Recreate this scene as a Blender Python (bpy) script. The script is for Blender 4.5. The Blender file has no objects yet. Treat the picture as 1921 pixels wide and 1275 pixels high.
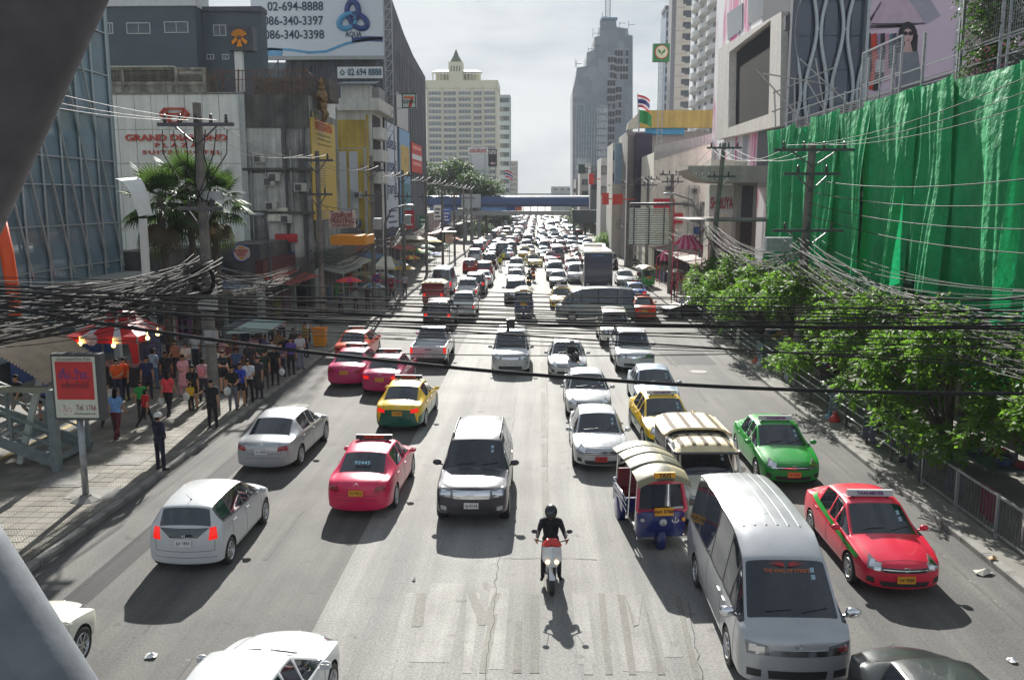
import bpy,bmesh,math,random
from mathutils import Vector,Matrix,Euler
from mathutils.bvhtree import BVHTree
import numpy as np
R = math.radians
random.seed(7)
SC = bpy.context.scene
COL = SC.collection

# ------------------------------------------------------------------ camera
CAM_H,PITCH,YAW,FPX = 8.0,R(9.09),R(1.66),1640.0
cam_d = bpy.data.cameras.new('camera')
cam = bpy.data.objects.new('camera',cam_d)
COL.objects.link(cam)
cam.location = (0,0,CAM_H)
cam.rotation_euler = (R(90)-PITCH,0,YAW)
cam_d.sensor_width = 36.0
cam_d.lens = FPX/1921*36
cam_d.clip_start = 0.05
cam_d.clip_end = 6000
SC.camera = cam

# ------------------------------------------------------------------ sky, sun, exposure
SUN_EL,SUN_AZ = R(29.0),R(-5.5)          # azimuth from +Y, negative = to the left
world = bpy.data.worlds.new('World')
SC.world = world
world.use_nodes = True
_n,_l = world.node_tree.nodes,world.node_tree.links
_n.clear()
w_out = _n.new('ShaderNodeOutputWorld')
w_bg = _n.new('ShaderNodeBackground')
w_sky = _n.new('ShaderNodeTexSky')
w_sky.sky_type = 'NISHITA'
w_sky.sun_disc = False
w_sky.sun_elevation = SUN_EL
w_sky.sun_rotation = SUN_AZ
w_sky.air_density = 1.0
w_sky.dust_density = 1.2
w_sky.ozone_density = 1.0
w_bw = _n.new('ShaderNodeRGBToBW')
w_mix = _n.new('ShaderNodeMixRGB')
w_cr = _n.new('ShaderNodeValToRGB')
w_no = _n.new('ShaderNodeTexNoise')
w_map = _n.new('ShaderNodeMapping')
w_tc = _n.new('ShaderNodeTexCoord')
w_mul = _n.new('ShaderNodeMixRGB')
w_map.inputs['Scale'].default_value = (1.6,1.6,6.0)
w_no.inputs['Scale'].default_value = 2.2
w_no.inputs['Detail'].default_value = 6
w_no.inputs['Roughness'].default_value = 0.55
w_cr.color_ramp.elements[0].position = 0.40
w_cr.color_ramp.elements[0].color = (0.68,0.755,0.84,1)
w_cr.color_ramp.elements[1].position = 0.58
w_cr.color_ramp.elements[1].color = (0.99,1.05,1.09,1)
w_mix.inputs['Fac'].default_value = 0.86
w_mul.blend_type = 'MULTIPLY'
w_mul.inputs['Fac'].default_value = 1.0
_l.new(w_tc.outputs['Generated'],w_map.inputs['Vector'])
_l.new(w_map.outputs['Vector'],w_no.inputs['Vector'])
_l.new(w_no.outputs['Fac'],w_cr.inputs['Fac'])
_l.new(w_sky.outputs['Color'],w_bw.inputs['Color'])
_l.new(w_sky.outputs['Color'],w_mix.inputs['Color1'])
_l.new(w_bw.outputs['Val'],w_mix.inputs['Color2'])
_l.new(w_mix.outputs['Color'],w_mul.inputs['Color1'])
_l.new(w_cr.outputs['Color'],w_mul.inputs['Color2'])
# thin bright overcast: the veil evens out the glare around the sun
w_k = _n.new('ShaderNodeMath'); w_k.operation = 'MULTIPLY_ADD'; w_k.inputs[1].default_value = 0.7; w_k.inputs[2].default_value = 1.0
w_dv = _n.new('ShaderNodeMath'); w_dv.operation = 'DIVIDE'; w_dv.inputs[0].default_value = 1.85
w_sc = _n.new('ShaderNodeVectorMath'); w_sc.operation = 'SCALE'
_l.new(w_bw.outputs['Val'],w_k.inputs[0])
_l.new(w_k.outputs[0],w_dv.inputs[1])
_l.new(w_mul.outputs['Color'],w_sc.inputs[0])
_l.new(w_dv.outputs[0],w_sc.inputs['Scale'])
_l.new(w_sc.outputs[0],w_bg.inputs['Color'])
w_bg.inputs['Strength'].default_value = 0.15
_l.new(w_bg.outputs['Background'],w_out.inputs['Surface'])

sun_d = bpy.data.lights.new('sun','SUN')
sun_d.energy = 5.0
sun_d.angle = R(0.5)
sun_d.color = (1.0,0.965,0.90)
sun = bpy.data.objects.new('sun',sun_d)
COL.objects.link(sun)
_sd = Vector((math.sin(SUN_AZ)*math.cos(SUN_EL),math.cos(SUN_AZ)*math.cos(SUN_EL),math.sin(SUN_EL)))
sun.rotation_euler = _sd.to_track_quat('Z','Y').to_euler()
sun.location = (-20,60,60)
SC.view_settings.view_transform = 'Standard'
SC.view_settings.look = 'None'
SC.view_settings.gamma = 1
SC.view_settings.exposure = 1.14
SC.cycles.max_bounces = 6
SC.cycles.diffuse_bounces = 3
SC.cycles.glossy_bounces = 3
SC.cycles.transmission_bounces = 4
SC.cycles.transparent_max_bounces = 6
SC.cycles.use_denoising = True
SC.cycles.sample_clamp_indirect = 6.0

# ------------------------------------------------------------------ pixel of the photograph -> point of the place
_fw = Vector((-math.sin(YAW)*math.cos(PITCH),math.cos(YAW)*math.cos(PITCH),-math.sin(PITCH)))
_rt = Vector((math.cos(YAW),math.sin(YAW),0))
_up = _rt.cross(_fw)
def ray(x,y):
 return (_fw+_rt*((x-960.5)/FPX)+_up*((637.5-y)/FPX))
def P(x,y,Y):                             # the point seen at (x, y) that lies Y metres down the street
 d = ray(x,y)
 return Vector((0,0,CAM_H))+d*(Y/d.y)
def PX(x,y,X):                            # ... that lies in the plane at street offset X
 d = ray(x,y)
 return Vector((0,0,CAM_H))+d*(X/d.x)
def G(x,y,z=0.0):                         # ... that lies at height z
 d = ray(x,y)
 return Vector((0,0,CAM_H))+d*((z-CAM_H)/d.z)

# ------------------------------------------------------------------ mesh helpers
def link(o,parent=None):
 COL.objects.link(o)
 if parent is not None:
  o.parent = parent
 return o
def tag(o,label=None,cat=None,group=None,kind=None):
 if label: o['label'] = label
 if cat: o['category'] = cat
 if group: o['group'] = group
 if kind: o['kind'] = kind
 return o
def empty(name,loc=(0,0,0),rz=0.0,parent=None):
 o = bpy.data.objects.new(name,None)
 o.location = loc
 o.rotation_euler = (0,0,rz)
 o.empty_display_size = 0.2
 return link(o,parent)
def thing(name,label,cat,loc=(0,0,0),rz=0.0,group=None):
 return tag(empty(name,loc,rz),label,cat,group)

class MB:
 def __init__(s):
  s.v,s.f,s.m,s.cur = [],[],[],0
 def add(s,vs,fs):
  b = len(s.v)
  s.v.extend([tuple(q) for q in vs])
  for f in fs:
   s.f.append(tuple(i+b for i in f))
   s.m.append(s.cur)
  return s
 def mat(s,i):
  s.cur = i
  return s
 def box(s,c,d,rot=None):
  hx,hy,hz = d[0]/2,d[1]/2,d[2]/2
  vs = [Vector((x,y,z)) for x in (-hx,hx) for y in (-hy,hy) for z in (-hz,hz)]
  if rot is not None:
   if not isinstance(rot,Matrix):
    rot = Euler(rot).to_matrix()
   vs = [rot @ q for q in vs]
  c = Vector(c)
  return s.add([q+c for q in vs],[(0,1,3,2),(4,6,7,5),(0,4,5,1),(2,3,7,6),(0,2,6,4),(1,5,7,3)])
 def bb(s,a,b):
  a,b = Vector(a),Vector(b)
  return s.box((a+b)/2,[abs(q) for q in (b-a)])
 def tube(s,pts,r,n=8,cap=True):
  pts = [Vector(p) for p in pts]
  rs = r if isinstance(r,(list,tuple)) else [r]*len(pts)
  vs,fs = [],[]
  T0 = None
  for i,p in enumerate(pts):
   t = (pts[min(i+1,len(pts)-1)]-pts[max(i-1,0)])
   t = t.normalized() if t.length > 1e-9 else Vector((0,0,1))
   if T0 is None:
    u = t.orthogonal().normalized()
   else:
    u = (u-t*u.dot(t))
    u = u.normalized() if u.length > 1e-6 else t.orthogonal().normalized()
   T0 = t
   w = t.cross(u)
   for k in range(n):
    a = 2*math.pi*k/n
    vs.append(p+(u*math.cos(a)+w*math.sin(a))*rs[i])
  for i in range(len(pts)-1):
   for k in range(n):
    k2 = (k+1) % n
    fs.append((i*n+k,i*n+k2,(i+1)*n+k2,(i+1)*n+k))
  if cap:
   fs.append(tuple(range(n-1,-1,-1)))
   b = (len(pts)-1)*n
   fs.append(tuple(b+k for k in range(n)))
  return s.add(vs,fs)
 def cyl(s,a,b,r0,r1=None,n=12):
  return s.tube([a,b],[r0,r0 if r1 is None else r1],n)
 def bar(s,a,b,w,h=None):
  a,b = Vector(a),Vector(b)
  d = b-a
  q = d.to_track_quat('Y','Z').to_matrix()
  return s.box((a+b)/2,(w,d.length,h if h else w),q)
 def quad(s,a,b,c,d):
  return s.add([a,b,c,d],[(0,1,2,3)])
 def poly(s,pts,d):                     # a flat outline with thickness vector d
  n = len(pts)
  pts = [Vector(p) for p in pts]
  d = Vector(d)
  return s.add(pts+[p+d for p in pts],[tuple(range(n-1,-1,-1)),tuple(range(n,2*n))]+
      [(i,(i+1) % n,n+(i+1) % n,n+i) for i in range(n)])
 def ball(s,c,r,nu=12,nv=8,sc=(1,1,1),rot=None,z0=-1.0,z1=1.0):
  c = Vector(c)
  vs,fs = [],[]
  a0,a1 = math.asin(max(-1,z0)),math.asin(min(1,z1))
  for j in range(nv+1):
   b = a0+(a1-a0)*j/nv
   for i in range(nu):
    a = 2*math.pi*i/nu
    q = Vector((math.cos(a)*math.cos(b)*sc[0],math.sin(a)*math.cos(b)*sc[1],math.sin(b)*sc[2]))*r
    if rot is not None:
     q = rot @ q
    vs.append(q+c)
  for j in range(nv):
   for i in range(nu):
    i2 = (i+1) % nu
    fs.append((j*nu+i,j*nu+i2,(j+1)*nu+i2,(j+1)*nu+i))
  fs.append(tuple(range(nu-1,-1,-1)))
  fs.append(tuple(nv*nu+i for i in range(nu)))
  return s.add(vs,fs)
 def lathe(s,prof,n=16,c=(0,0,0),axis='Z',cap=True):
  c = Vector(c)
  vs,fs = [],[]
  for (r,z) in prof:
   for k in range(n):
    a = 2*math.pi*k/n
    if axis == 'Z': q = Vector((r*math.cos(a),r*math.sin(a),z))
    elif axis == 'X': q = Vector((z,r*math.cos(a),r*math.sin(a)))
    else: q = Vector((r*math.sin(a),z,r*math.cos(a)))
    vs.append(q+c)
  for i in range(len(prof)-1):
   for k in range(n):
    k2 = (k+1) % n
    fs.append((i*n+k,i*n+k2,(i+1)*n+k2,(i+1)*n+k))
  if cap:
   fs.append(tuple(range(n-1,-1,-1)))
   b = (len(prof)-1)*n
   fs.append(tuple(b+k for k in range(n)))
  return s.add(vs,fs)
 def grid(s,fn,nu,nv):
  vs = [fn(i/nu,j/nv) for j in range(nv+1) for i in range(nu+1)]
  fs = [(j*(nu+1)+i,j*(nu+1)+i+1,(j+1)*(nu+1)+i+1,(j+1)*(nu+1)+i) for j in range(nv) for i in range(nu)]
  return s.add(vs,fs)
 def mesh(s,name,smooth=False,fix=True):
  me = bpy.data.meshes.new(name)
  me.from_pydata(s.v,[],s.f)
  if any(s.m):
   me.polygons.foreach_set('material_index',s.m)
  if fix:
   bm = bmesh.new()
   bm.from_mesh(me)
   bmesh.ops.recalc_face_normals(bm,faces=bm.faces)
   bm.to_mesh(me)
   bm.free()
  if smooth:
   me.polygons.foreach_set('use_smooth',[True]*len(me.polygons))
   if smooth == 'auto':
    me.set_sharp_from_angle(angle=R(40))
  me.update()
  return me
 def build(s,name,mats,parent=None,loc=None,rot=None,smooth=False,fix=True):
  me = s.mesh(name,smooth,fix)
  for m in (mats if isinstance(mats,(list,tuple)) else [mats]):
   me.materials.append(m)
  o = bpy.data.objects.new(name,me)
  if loc is not None: o.location = loc
  if rot is not None: o.rotation_euler = rot
  return link(o,parent)

def inst(name,me,parent=None,loc=None,rot=None,scale=None,mats=None):
 o = bpy.data.objects.new(name,me)
 if loc is not None: o.location = loc
 if rot is not None: o.rotation_euler = rot
 if scale is not None: o.scale = scale
 if mats is not None:
  for i,m in enumerate(mats):
   if m is not None and i < len(o.material_slots):
    o.material_slots[i].link = 'OBJECT'
    o.material_slots[i].material = m
 return link(o,parent)

WORK = bpy.data.scenes.new('workbench')          # meshes are evaluated here, away from the big scene, then it is removed
TMP = WORK.collection
def eval_mesh(o):
 WORK.view_layers[0].update()
 dg = WORK.view_layers[0].depsgraph
 dg.update()
 return bpy.data.meshes.new_from_object(o.evaluated_get(dg),preserve_all_data_layers=True,depsgraph=dg)

_txt = {}
def text_mesh(body,size=1.0,depth=0.01,bold=0.0,spacing=1.0,shear=0.0,lines=1.0):
 key = (body,size,depth,bold,spacing,shear,lines)
 if key not in _txt:
  cu = bpy.data.curves.new('lettering','FONT')
  cu.body = body
  cu.size = size
  cu.extrude = depth/2
  cu.offset = bold
  cu.align_x,cu.align_y = 'CENTER','CENTER'
  cu.space_character = spacing
  cu.space_line = lines
  cu.shear = shear
  cu.resolution_u = 3
  o = bpy.data.objects.new('lettering',cu)
  TMP.objects.link(o)
  me = eval_mesh(o)
  bpy.data.objects.remove(o)
  bpy.data.curves.remove(cu)
  _txt[key] = me
 return _txt[key]
FACE_CAM = (R(90),0,0)                     # lettering that is read by someone looking along +Y
FACE_RIGHT = (R(90),0,R(90))               # lettering on a wall that faces +X
FACE_LEFT = (R(90),0,R(-90))               # lettering on a wall that faces -X
def text(name,body,m,parent,loc,size,rot=FACE_CAM,depth=0.01,bold=0.0,sx=1.0,spacing=1.0,shear=0.0,fit=None,lines=1.0):
 me = text_mesh(body,1.0,depth/size,bold,spacing,shear,lines).copy()
 me.materials.clear()
 me.materials.append(m)
 if fit and len(me.vertices):
  xs = [q.co.x for q in me.vertices]
  sx = fit/((max(xs)-min(xs))*size)
 return inst(name,me,parent,loc,rot,(size*sx,size,size))

# ------------------------------------------------------------------ materials
def srgb(r,g,b):
 f = lambda c: (c/255/12.92) if c/255 <= 0.04045 else ((c/255+0.055)/1.055)**2.4
 return (f(r),f(g),f(b))
_mats = {}
def M(name,col=(0.5,0.5,0.5),rough=0.7,metal=0.0,var=0.12,scale=3.0,bump=0.0,bscale=None,coat=0.0,spec=0.5,emit=None,estr=0.0,streak=0.0,coords='Object',detail=5,hue=None):
 """Principled material; var = how much the colour wanders, streak = vertical weather streaks (stains), hue = second colour it wanders to."""
 if name in _mats: return _mats[name]
 m = bpy.data.materials.new(name)
 m.use_nodes = True
 nt = m.node_tree
 b = nt.nodes['Principled BSDF']
 b.inputs['Roughness'].default_value = rough
 b.inputs['Metallic'].default_value = metal
 b.inputs['Coat Weight'].default_value = coat
 b.inputs['Coat Roughness'].default_value = 0.05
 b.inputs['Specular IOR Level'].default_value = spec
 if emit:
  b.inputs['Emission Color'].default_value = (*emit,1)
  b.inputs['Emission Strength'].default_value = estr
 if var or bump or streak:
  tc = nt.nodes.new('ShaderNodeTexCoord')
  no = nt.nodes.new('ShaderNodeTexNoise')
  no.inputs['Scale'].default_value = scale
  no.inputs['Detail'].default_value = detail
  no.inputs['Roughness'].default_value = 0.6
  nt.links.new(tc.outputs[coords],no.inputs['Vector'])
  cr = nt.nodes.new('ShaderNodeValToRGB')
  e = cr.color_ramp.elements
  e[0].position,e[1].position = 0.32,0.68
  c2 = hue if hue else tuple(min(1,c*(1+var)) for c in col)
  e[0].color = (*[c*(1-var) for c in col],1)
  e[1].color = (*c2,1)
  nt.links.new(no.outputs['Fac'],cr.inputs['Fac'])
  out = cr.outputs['Color']
  if streak:
   mp = nt.nodes.new('ShaderNodeMapping')
   mp.inputs['Scale'].default_value = (2.2,2.2,0.12)
   n2 = nt.nodes.new('ShaderNodeTexNoise')
   n2.inputs['Scale'].default_value = 1.0
   n2.inputs['Detail'].default_value = 6
   n2.inputs['Roughness'].default_value = 0.7
   nt.links.new(tc.outputs[coords],mp.inputs['Vector'])
   nt.links.new(mp.outputs['Vector'],n2.inputs['Vector'])
   c3 = nt.nodes.new('ShaderNodeValToRGB')
   c3.color_ramp.elements[0].position,c3.color_ramp.elements[1].position = 0.40,0.60
   c3.color_ramp.elements[0].color = (1-streak,1-streak,1-streak*0.95,1)
   c3.color_ramp.elements[1].color = (1,1,1,1)
   nt.links.new(n2.outputs['Fac'],c3.inputs['Fac'])
   mx = nt.nodes.new('ShaderNodeMixRGB')
   mx.blend_type = 'MULTIPLY'
   mx.inputs['Fac'].default_value = 1
   nt.links.new(out,mx.inputs['Color1'])
   nt.links.new(c3.outputs['Color'],mx.inputs['Color2'])
   out = mx.outputs['Color']
  nt.links.new(out,b.inputs['Base Color'])
  if bump:
   n3 = nt.nodes.new('ShaderNodeTexNoise')
   n3.inputs['Scale'].default_value = bscale or scale*6
   n3.inputs['Detail'].default_value = 4
   nt.links.new(tc.outputs[coords],n3.inputs['Vector'])
   bp = nt.nodes.new('ShaderNodeBump')
   bp.inputs['Strength'].default_value = bump
   bp.inputs['Distance'].default_value = 0.02
   nt.links.new(n3.outputs['Fac'],bp.inputs['Height'])
   nt.links.new(bp.outputs['Normal'],b.inputs['Normal'])
 else:
  b.inputs['Base Color'].default_value = (*col,1)
 if name.startswith('paint_'):            # polish worn unevenly
  rn = nt.nodes.new('ShaderNodeTexNoise')
  rn.inputs['Scale'].default_value = 1.6
  rn.inputs['Detail'].default_value = 2
  rm = nt.nodes.new('ShaderNodeMapRange')
  rm.inputs['From Min'].default_value,rm.inputs['From Max'].default_value = .3,.7
  rm.inputs['To Min'].default_value,rm.inputs['To Max'].default_value = rough*.85,rough*1.2
  nt.links.new(tc.outputs['Object'],rn.inputs['Vector'])
  nt.links.new(rn.outputs['Fac'],rm.inputs['Value'])
  nt.links.new(rm.outputs[0],b.inputs['Roughness'])
 if name.startswith('paint_'):            # the inner side of a body panel is dark trim
  geo = nt.nodes.new('ShaderNodeNewGeometry')
  inn = nt.nodes.new('ShaderNodeBsdfDiffuse')
  inn.inputs['Color'].default_value = (.04,.04,.042,1)
  ms = nt.nodes.new('ShaderNodeMixShader')
  nt.links.new(geo.outputs['Backfacing'],ms.inputs['Fac'])
  nt.links.new(b.outputs[0],ms.inputs[1])
  nt.links.new(inn.outputs[0],ms.inputs[2])
  nt.links.new(ms.outputs[0],nt.nodes['Material Output'].inputs['Surface'])
 m.diffuse_color = (*col,1)
 _mats[name] = m
 return m
def S(name,r,g,b,**k):                   # the same from an 8-bit colour
 return M(name,srgb(r,g,b),**k)
def paint(name,r,g,b,metal=0.0,rough=0.32):
 return S('paint_'+name,r,g,b,rough=rough,metal=metal,var=0.06,scale=1.3,coat=0.55)

BLACK = M('black_rubber',(0.018,0.018,0.02),0.6,var=0.2)
BLACKP = M('black_plastic',(0.025,0.025,0.028),0.45,var=0.15)
DARK = M('dark_void',(0.02,0.02,0.022),0.8,var=0.2)
CHROME = M('chrome',(0.75,0.76,0.78),0.14,1.0,var=0.05)
ALLOY = M('alloy',(0.48,0.49,0.5),0.3,0.9,var=0.08)
STEEL = M('galvanised_steel',(0.34,0.36,0.37),0.45,0.6,var=0.2,scale=6)
DSTEEL = M('dark_painted_steel',(0.09,0.09,0.10),0.5,0.3,var=0.2,scale=5)
RUST = M('rusty_steel',(0.16,0.085,0.055),0.85,0.1,var=0.4,scale=5)
WHITE = M('white_paint',(0.72,0.72,0.70),0.55,var=0.06)
GLASS = M('tinted_glass',(0.022,0.026,0.034),0.045,var=0.25,scale=2.0,spec=0.75)
WGLASS = M('window_glass',(0.05,0.065,0.08),0.08,var=0.35,scale=0.5,spec=0.8)
CONC = M('pole_concrete',(0.20,0.185,0.165),0.9,var=0.25,scale=2.5,bump=0.25,bscale=30,streak=0.25)
RED_L = M('tail_lens',(0.28,0.006,0.010),0.12,var=0.2,scale=20,coat=1)
RED_ON = M('tail_lens_lit',(0.5,0.02,0.01),0.15,var=0,emit=(1.0,0.012,0.008),estr=0.32)
CLEAR_L = M('clear_lens',(0.42,0.44,0.46),0.08,0.3,var=0.45,scale=26,coat=1)
AMBER_L = M('amber_lens',(0.6,0.25,0.03),0.12,var=0.2,coat=1)
PLATE_W = M('plate_white',(0.70,0.70,0.68),0.4,var=0.06)
PLATE_Y = S('plate_yellow',225,160,40,rough=0.4,var=0.08)
PLATE_R = S('plate_red',200,45,40,rough=0.4,var=0.08)
INK = M('black_ink',(0.015,0.015,0.018),0.6,var=0)
# ================================================================== the ground, road and pavements
KL,KR,SEAM_L,SEAM_R = -10.95,10.05,-4.2,4.15
def road_mat(name,base,dark,speck,sc=0.35,wear=0.0):
 m = bpy.data.materials.new(name)
 m.use_nodes = True
 nt = m.node_tree
 b = nt.nodes['Principled BSDF']
 b.inputs['Roughness'].default_value = 0.8
 b.inputs['Specular IOR Level'].default_value = 0.22
 tc = nt.nodes.new('ShaderNodeTexCoord')
 def noise(scale,det,mapscale=None):
  n = nt.nodes.new('ShaderNodeTexNoise')
  n.inputs['Scale'].default_value = scale
  n.inputs['Detail'].default_value = det
  n.inputs['Roughness'].default_value = 0.65
  if mapscale:
   mp = nt.nodes.new('ShaderNodeMapping')
   mp.inputs['Scale'].default_value = mapscale
   nt.links.new(tc.outputs['Object'],mp.inputs['Vector'])
   nt.links.new(mp.outputs['Vector'],n.inputs['Vector'])
  else:
   nt.links.new(tc.outputs['Object'],n.inputs['Vector'])
  return n.outputs['Fac']
 def ramp(fac,p0,p1,c0,c1):
  r = nt.nodes.new('ShaderNodeValToRGB')
  r.color_ramp.elements[0].position,r.color_ramp.elements[1].position = p0,p1
  r.color_ramp.elements[0].color = (*c0,1)
  r.color_ramp.elements[1].color = (*c1,1)
  nt.links.new(fac,r.inputs['Fac'])
  return r.outputs['Color']
 def mul(a,b_,f=1.0):
  x = nt.nodes.new('ShaderNodeMixRGB')
  x.blend_type = 'MULTIPLY'
  x.inputs['Fac'].default_value = f
  nt.links.new(a,x.inputs['Color1'])
  nt.links.new(b_,x.inputs['Color2'])
  return x.outputs['Color']
 c = ramp(noise(sc,8),0.36,0.64,dark,base)
 tracks = ramp(noise(1.0,6,(0.9,0.035,1)),0.38,0.60,(0.70,0.70,0.71),(1.06,1.06,1.05))   # tyre-polished bands along the lanes
 grain = ramp(noise(22,3),0.36,0.64,(1-speck*1.6,)*3,(1+speck*1.3,)*3)
 fine = ramp(noise(75,2),0.35,0.65,(1-speck*1.3,)*3,(1+speck,)*3)
 spots = ramp(noise(1.7,4),0.28,0.38,(0.62,0.61,0.62),(1,1,1))     # oil drips
 c = mul(mul(mul(mul(c,tracks),grain),fine),spots)
 nt.links.new(c,b.inputs['Base Color'])
 bp = nt.nodes.new('ShaderNodeBump')
 bp.inputs['Strength'].default_value = 0.5
 bp.inputs['Distance'].default_value = 0.012
 nt.links.new(noise(70,3),bp.inputs['Height'])
 nt.links.new(bp.outputs['Normal'],b.inputs['Normal'])
 return m
CONCRETE_ROAD = road_mat('concrete_road',(0.30,0.297,0.28),(0.235,0.232,0.22),0.16)
ASPHALT = road_mat('worn_asphalt',(0.152,0.148,0.139),(0.108,0.106,0.101),0.14)
PATCH = road_mat('asphalt_and_shadow_patch',(0.055,0.054,0.056),(0.043,0.042,0.045),0.15)
GHOST = road_mat('ground_off_marking',(0.235,0.23,0.207),(0.19,0.186,0.168),0.14,0.9)
GHOST_L = road_mat('pale_ghost_marking',(0.345,0.34,0.322),(0.27,0.266,0.25),0.12,0.9)

def flat(name,quads,m,z,parent=None,kind=None):
 b = MB()
 for q in quads:
  b.add([(p[0],p[1],z) for p in q],[tuple(range(len(q)))])
 o = b.build(name,m,parent)
 for p in o.data.polygons:
  if p.normal.z < 0: p.flip()
 if kind: tag(o,kind=kind)
 return o
def rect(x0,x1,y0,y1):
 return [(x0,y0),(x1,y0),(x1,y1),(x0,y1)]
GROUND = M('city_ground',(0.16,0.155,0.14),0.9,var=0.3,scale=0.05)
flat('ground',[rect(-2500,2500,-300,5000)],GROUND,-0.03,kind='structure')
rb = MB()
def strip(x0,x1,mi):
 rb.mat(mi)
 ys = [-40,0,40,100,250,600,2500]
 for a,b_ in zip(ys[:-1],ys[1:]):
  rb.add([(x0,a,0),(x1,a,0),(x1,b_,0),(x0,b_,0)],[(0,1,2,3)])
strip(KL,SEAM_L,0)
strip(SEAM_L,SEAM_R,1)
strip(SEAM_R,KR,0)
road = rb.build('road',[ASPHALT,CONCRETE_ROAD],fix=False)
tag(road,kind='structure')

# worn paint: lane dashes with bare patches
def worn_paint(name,col,under,amount=0.5):
 m = bpy.data.materials.new(name)
 m.use_nodes = True
 nt = m.node_tree
 b = nt.nodes['Principled BSDF']
 b.inputs['Roughness'].default_value = 0.85
 b.inputs['Specular IOR Level'].default_value = 0.2
 tc = nt.nodes.new('ShaderNodeTexCoord')
 n = nt.nodes.new('ShaderNodeTexNoise')
 n.inputs['Scale'].default_value = 9
 n.inputs['Detail'].default_value = 7
 n.inputs['Roughness'].default_value = 0.75
 nt.links.new(tc.outputs['Object'],n.inputs['Vector'])
 r = nt.nodes.new('ShaderNodeValToRGB')
 r.color_ramp.elements[0].position,r.color_ramp.elements[1].position = amount-0.03,amount+0.05
 r.color_ramp.elements[0].color = (*under,1)
 r.color_ramp.elements[1].color = (*col,1)
 nt.links.new(n.outputs['Fac'],r.inputs['Fac'])
 nt.links.new(r.outputs['Color'],b.inputs['Base Color'])
 return m
PAINT_W = worn_paint('worn_white_line',(0.34,0.33,0.31),(0.115,0.112,0.106),0.60)
PAINT_WC = worn_paint('worn_white_line_on_concrete',(0.36,0.355,0.33),(0.25,0.247,0.233),0.56)
def px_poly(pts): return [tuple(G(x,y)[:2]) for x,y in pts]
Y0 = 11.0
while Y0 < 160:
 flat('lane_dash',[rect(-6.16,-6.05,Y0,Y0+3.2)],PAINT_W,0.006,road)
 flat('lane_dash',[rect(6.75,6.87,Y0+1,Y0+4)],PAINT_W,0.006,road)
 if Y0 > 40:
  flat('lane_dash',[rect(-2.95,-2.85,Y0,Y0+3)],PAINT_WC,0.006,road)
  flat('lane_dash',[rect(3.45,3.55,Y0,Y0+3)],PAINT_WC,0.006,road)
 Y0 += 7.5
flat('edge_line',[rect(9.22,9.30,6,140)],PAINT_W,0.006,road)
for a,b_ in ((16.5,19.6),(21.4,25.2),(25.7,28.2),(29.0,36.0),(37,43),(45,51),(54,60)):
 flat('ground_off_dash',[rect(0.16,0.36,a,b_)],GHOST,0.006,road)
# the ghost of old lettering that was milled off the concrete
ghost = [[(868,1262),(876,1112),(900,1112),(884,1262)],[(876,1112),(892,1112),(912,1150),(898,1172)],[(898,1172),(912,1150),(926,1112),(940,1112),(914,1172)],
   [(898,1262),(918,1152),(934,1152),(914,1262)],[(716,1275),(764,1112),(776,1112),(732,1275)],[(772,1175),(782,1112),(800,1112),(794,1175)],
   [(963,1262),(967,1165),(980,1165),(978,1262)],[(994,1262),(1012,1262),(1012,1115),(996,1115)],[(1095,1265),(1098,1195),(1110,1195),(1112,1265)],
   [(1122,1112),(1134,1112),(1150,1265),(1136,1265)],[(1158,1115),(1172,1115),(1194,1265),(1180,1265)],[(1172,1115),(1186,1150),(1196,1172),(1188,1176)],
   [(1196,1115),(1206,1115),(1198,1172),(1188,1172)],[(1206,1115),(1218,1160),(1248,1265),(1234,1265)],[(1266,1118),(1276,1118),(1316,1275),(1302,1275)]]
for i,g in enumerate(ghost):
 flat('milled_mark',[px_poly(g)],GHOST if i % 4 else GHOST_L,0.005+0.00025*i,road)
for x0,x1,y0,y1 in ((-2.2,-1.5,14.2,17.4),(-0.95,-0.55,14.0,17.2),(0.75,1.05,14.2,17),(1.5,2.0,14.0,15.2),(2.3,2.6,14.5,17.3)):
 flat('milled_mark',[rect(x0,x1,y0,y1)],GHOST_L,0.004,road)
flat('tar_and_shadow_patch',[px_poly([(1236,661),(1320,661),(1346,684),(1258,684)])],PATCH,0.005,road)
flat('tar_and_shadow_patch',[rect(5.6,7.4,60,66)],PATCH,0.005,road)
flat('tar_and_shadow_patch',[rect(-9.6,-9.0,14,33)],PATCH,0.004,road)  # long dark strip: a shadow painted onto the left lane
# cracks: thin ribbons of tar
def crack(pts,w=0.012):
 rng = random.Random(int(pts[0][0]*7+pts[0][1]))
 b = MB()
 P0 = [Vector((*p,0)) for p in pts]
 line = []
 for a,c in zip(P0[:-1],P0[1:]):
  n = max(2,int((c-a).length/0.16))
  for i in range(n):
   q = a.lerp(c,i/n)
   line.append(q+Vector((rng.uniform(-.03,.03),rng.uniform(-.04,.04),0)))
 line.append(P0[-1])
 for a,c in zip(line[:-1],line[1:]):
  d = (c-a).normalized()
  s = Vector((-d.y,d.x,0))*w*rng.uniform(0.5,1.2)
  b.add([(*(a-s)[:2],0.007),(*(a+s)[:2],0.007),(*(c+s)[:2],0.007),(*(c-s)[:2],0.007)],[(0,3,2,1)])
 o = b.build('crack',DARK,road,fix=False)
for c in ([(938,1040),(930,1090),(926,1160),(915,1230),(912,1275)],[(1024,700),(1028,780),(1026,905)],[(968,740),(962,800),(955,830)],
    [(1290,1130),(1300,1180),(1318,1275)],[(942,1048),(1010,1046),(1120,1050)]):
 crack([tuple(G(x,y)[:2]) for x,y in c],0.009)
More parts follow.
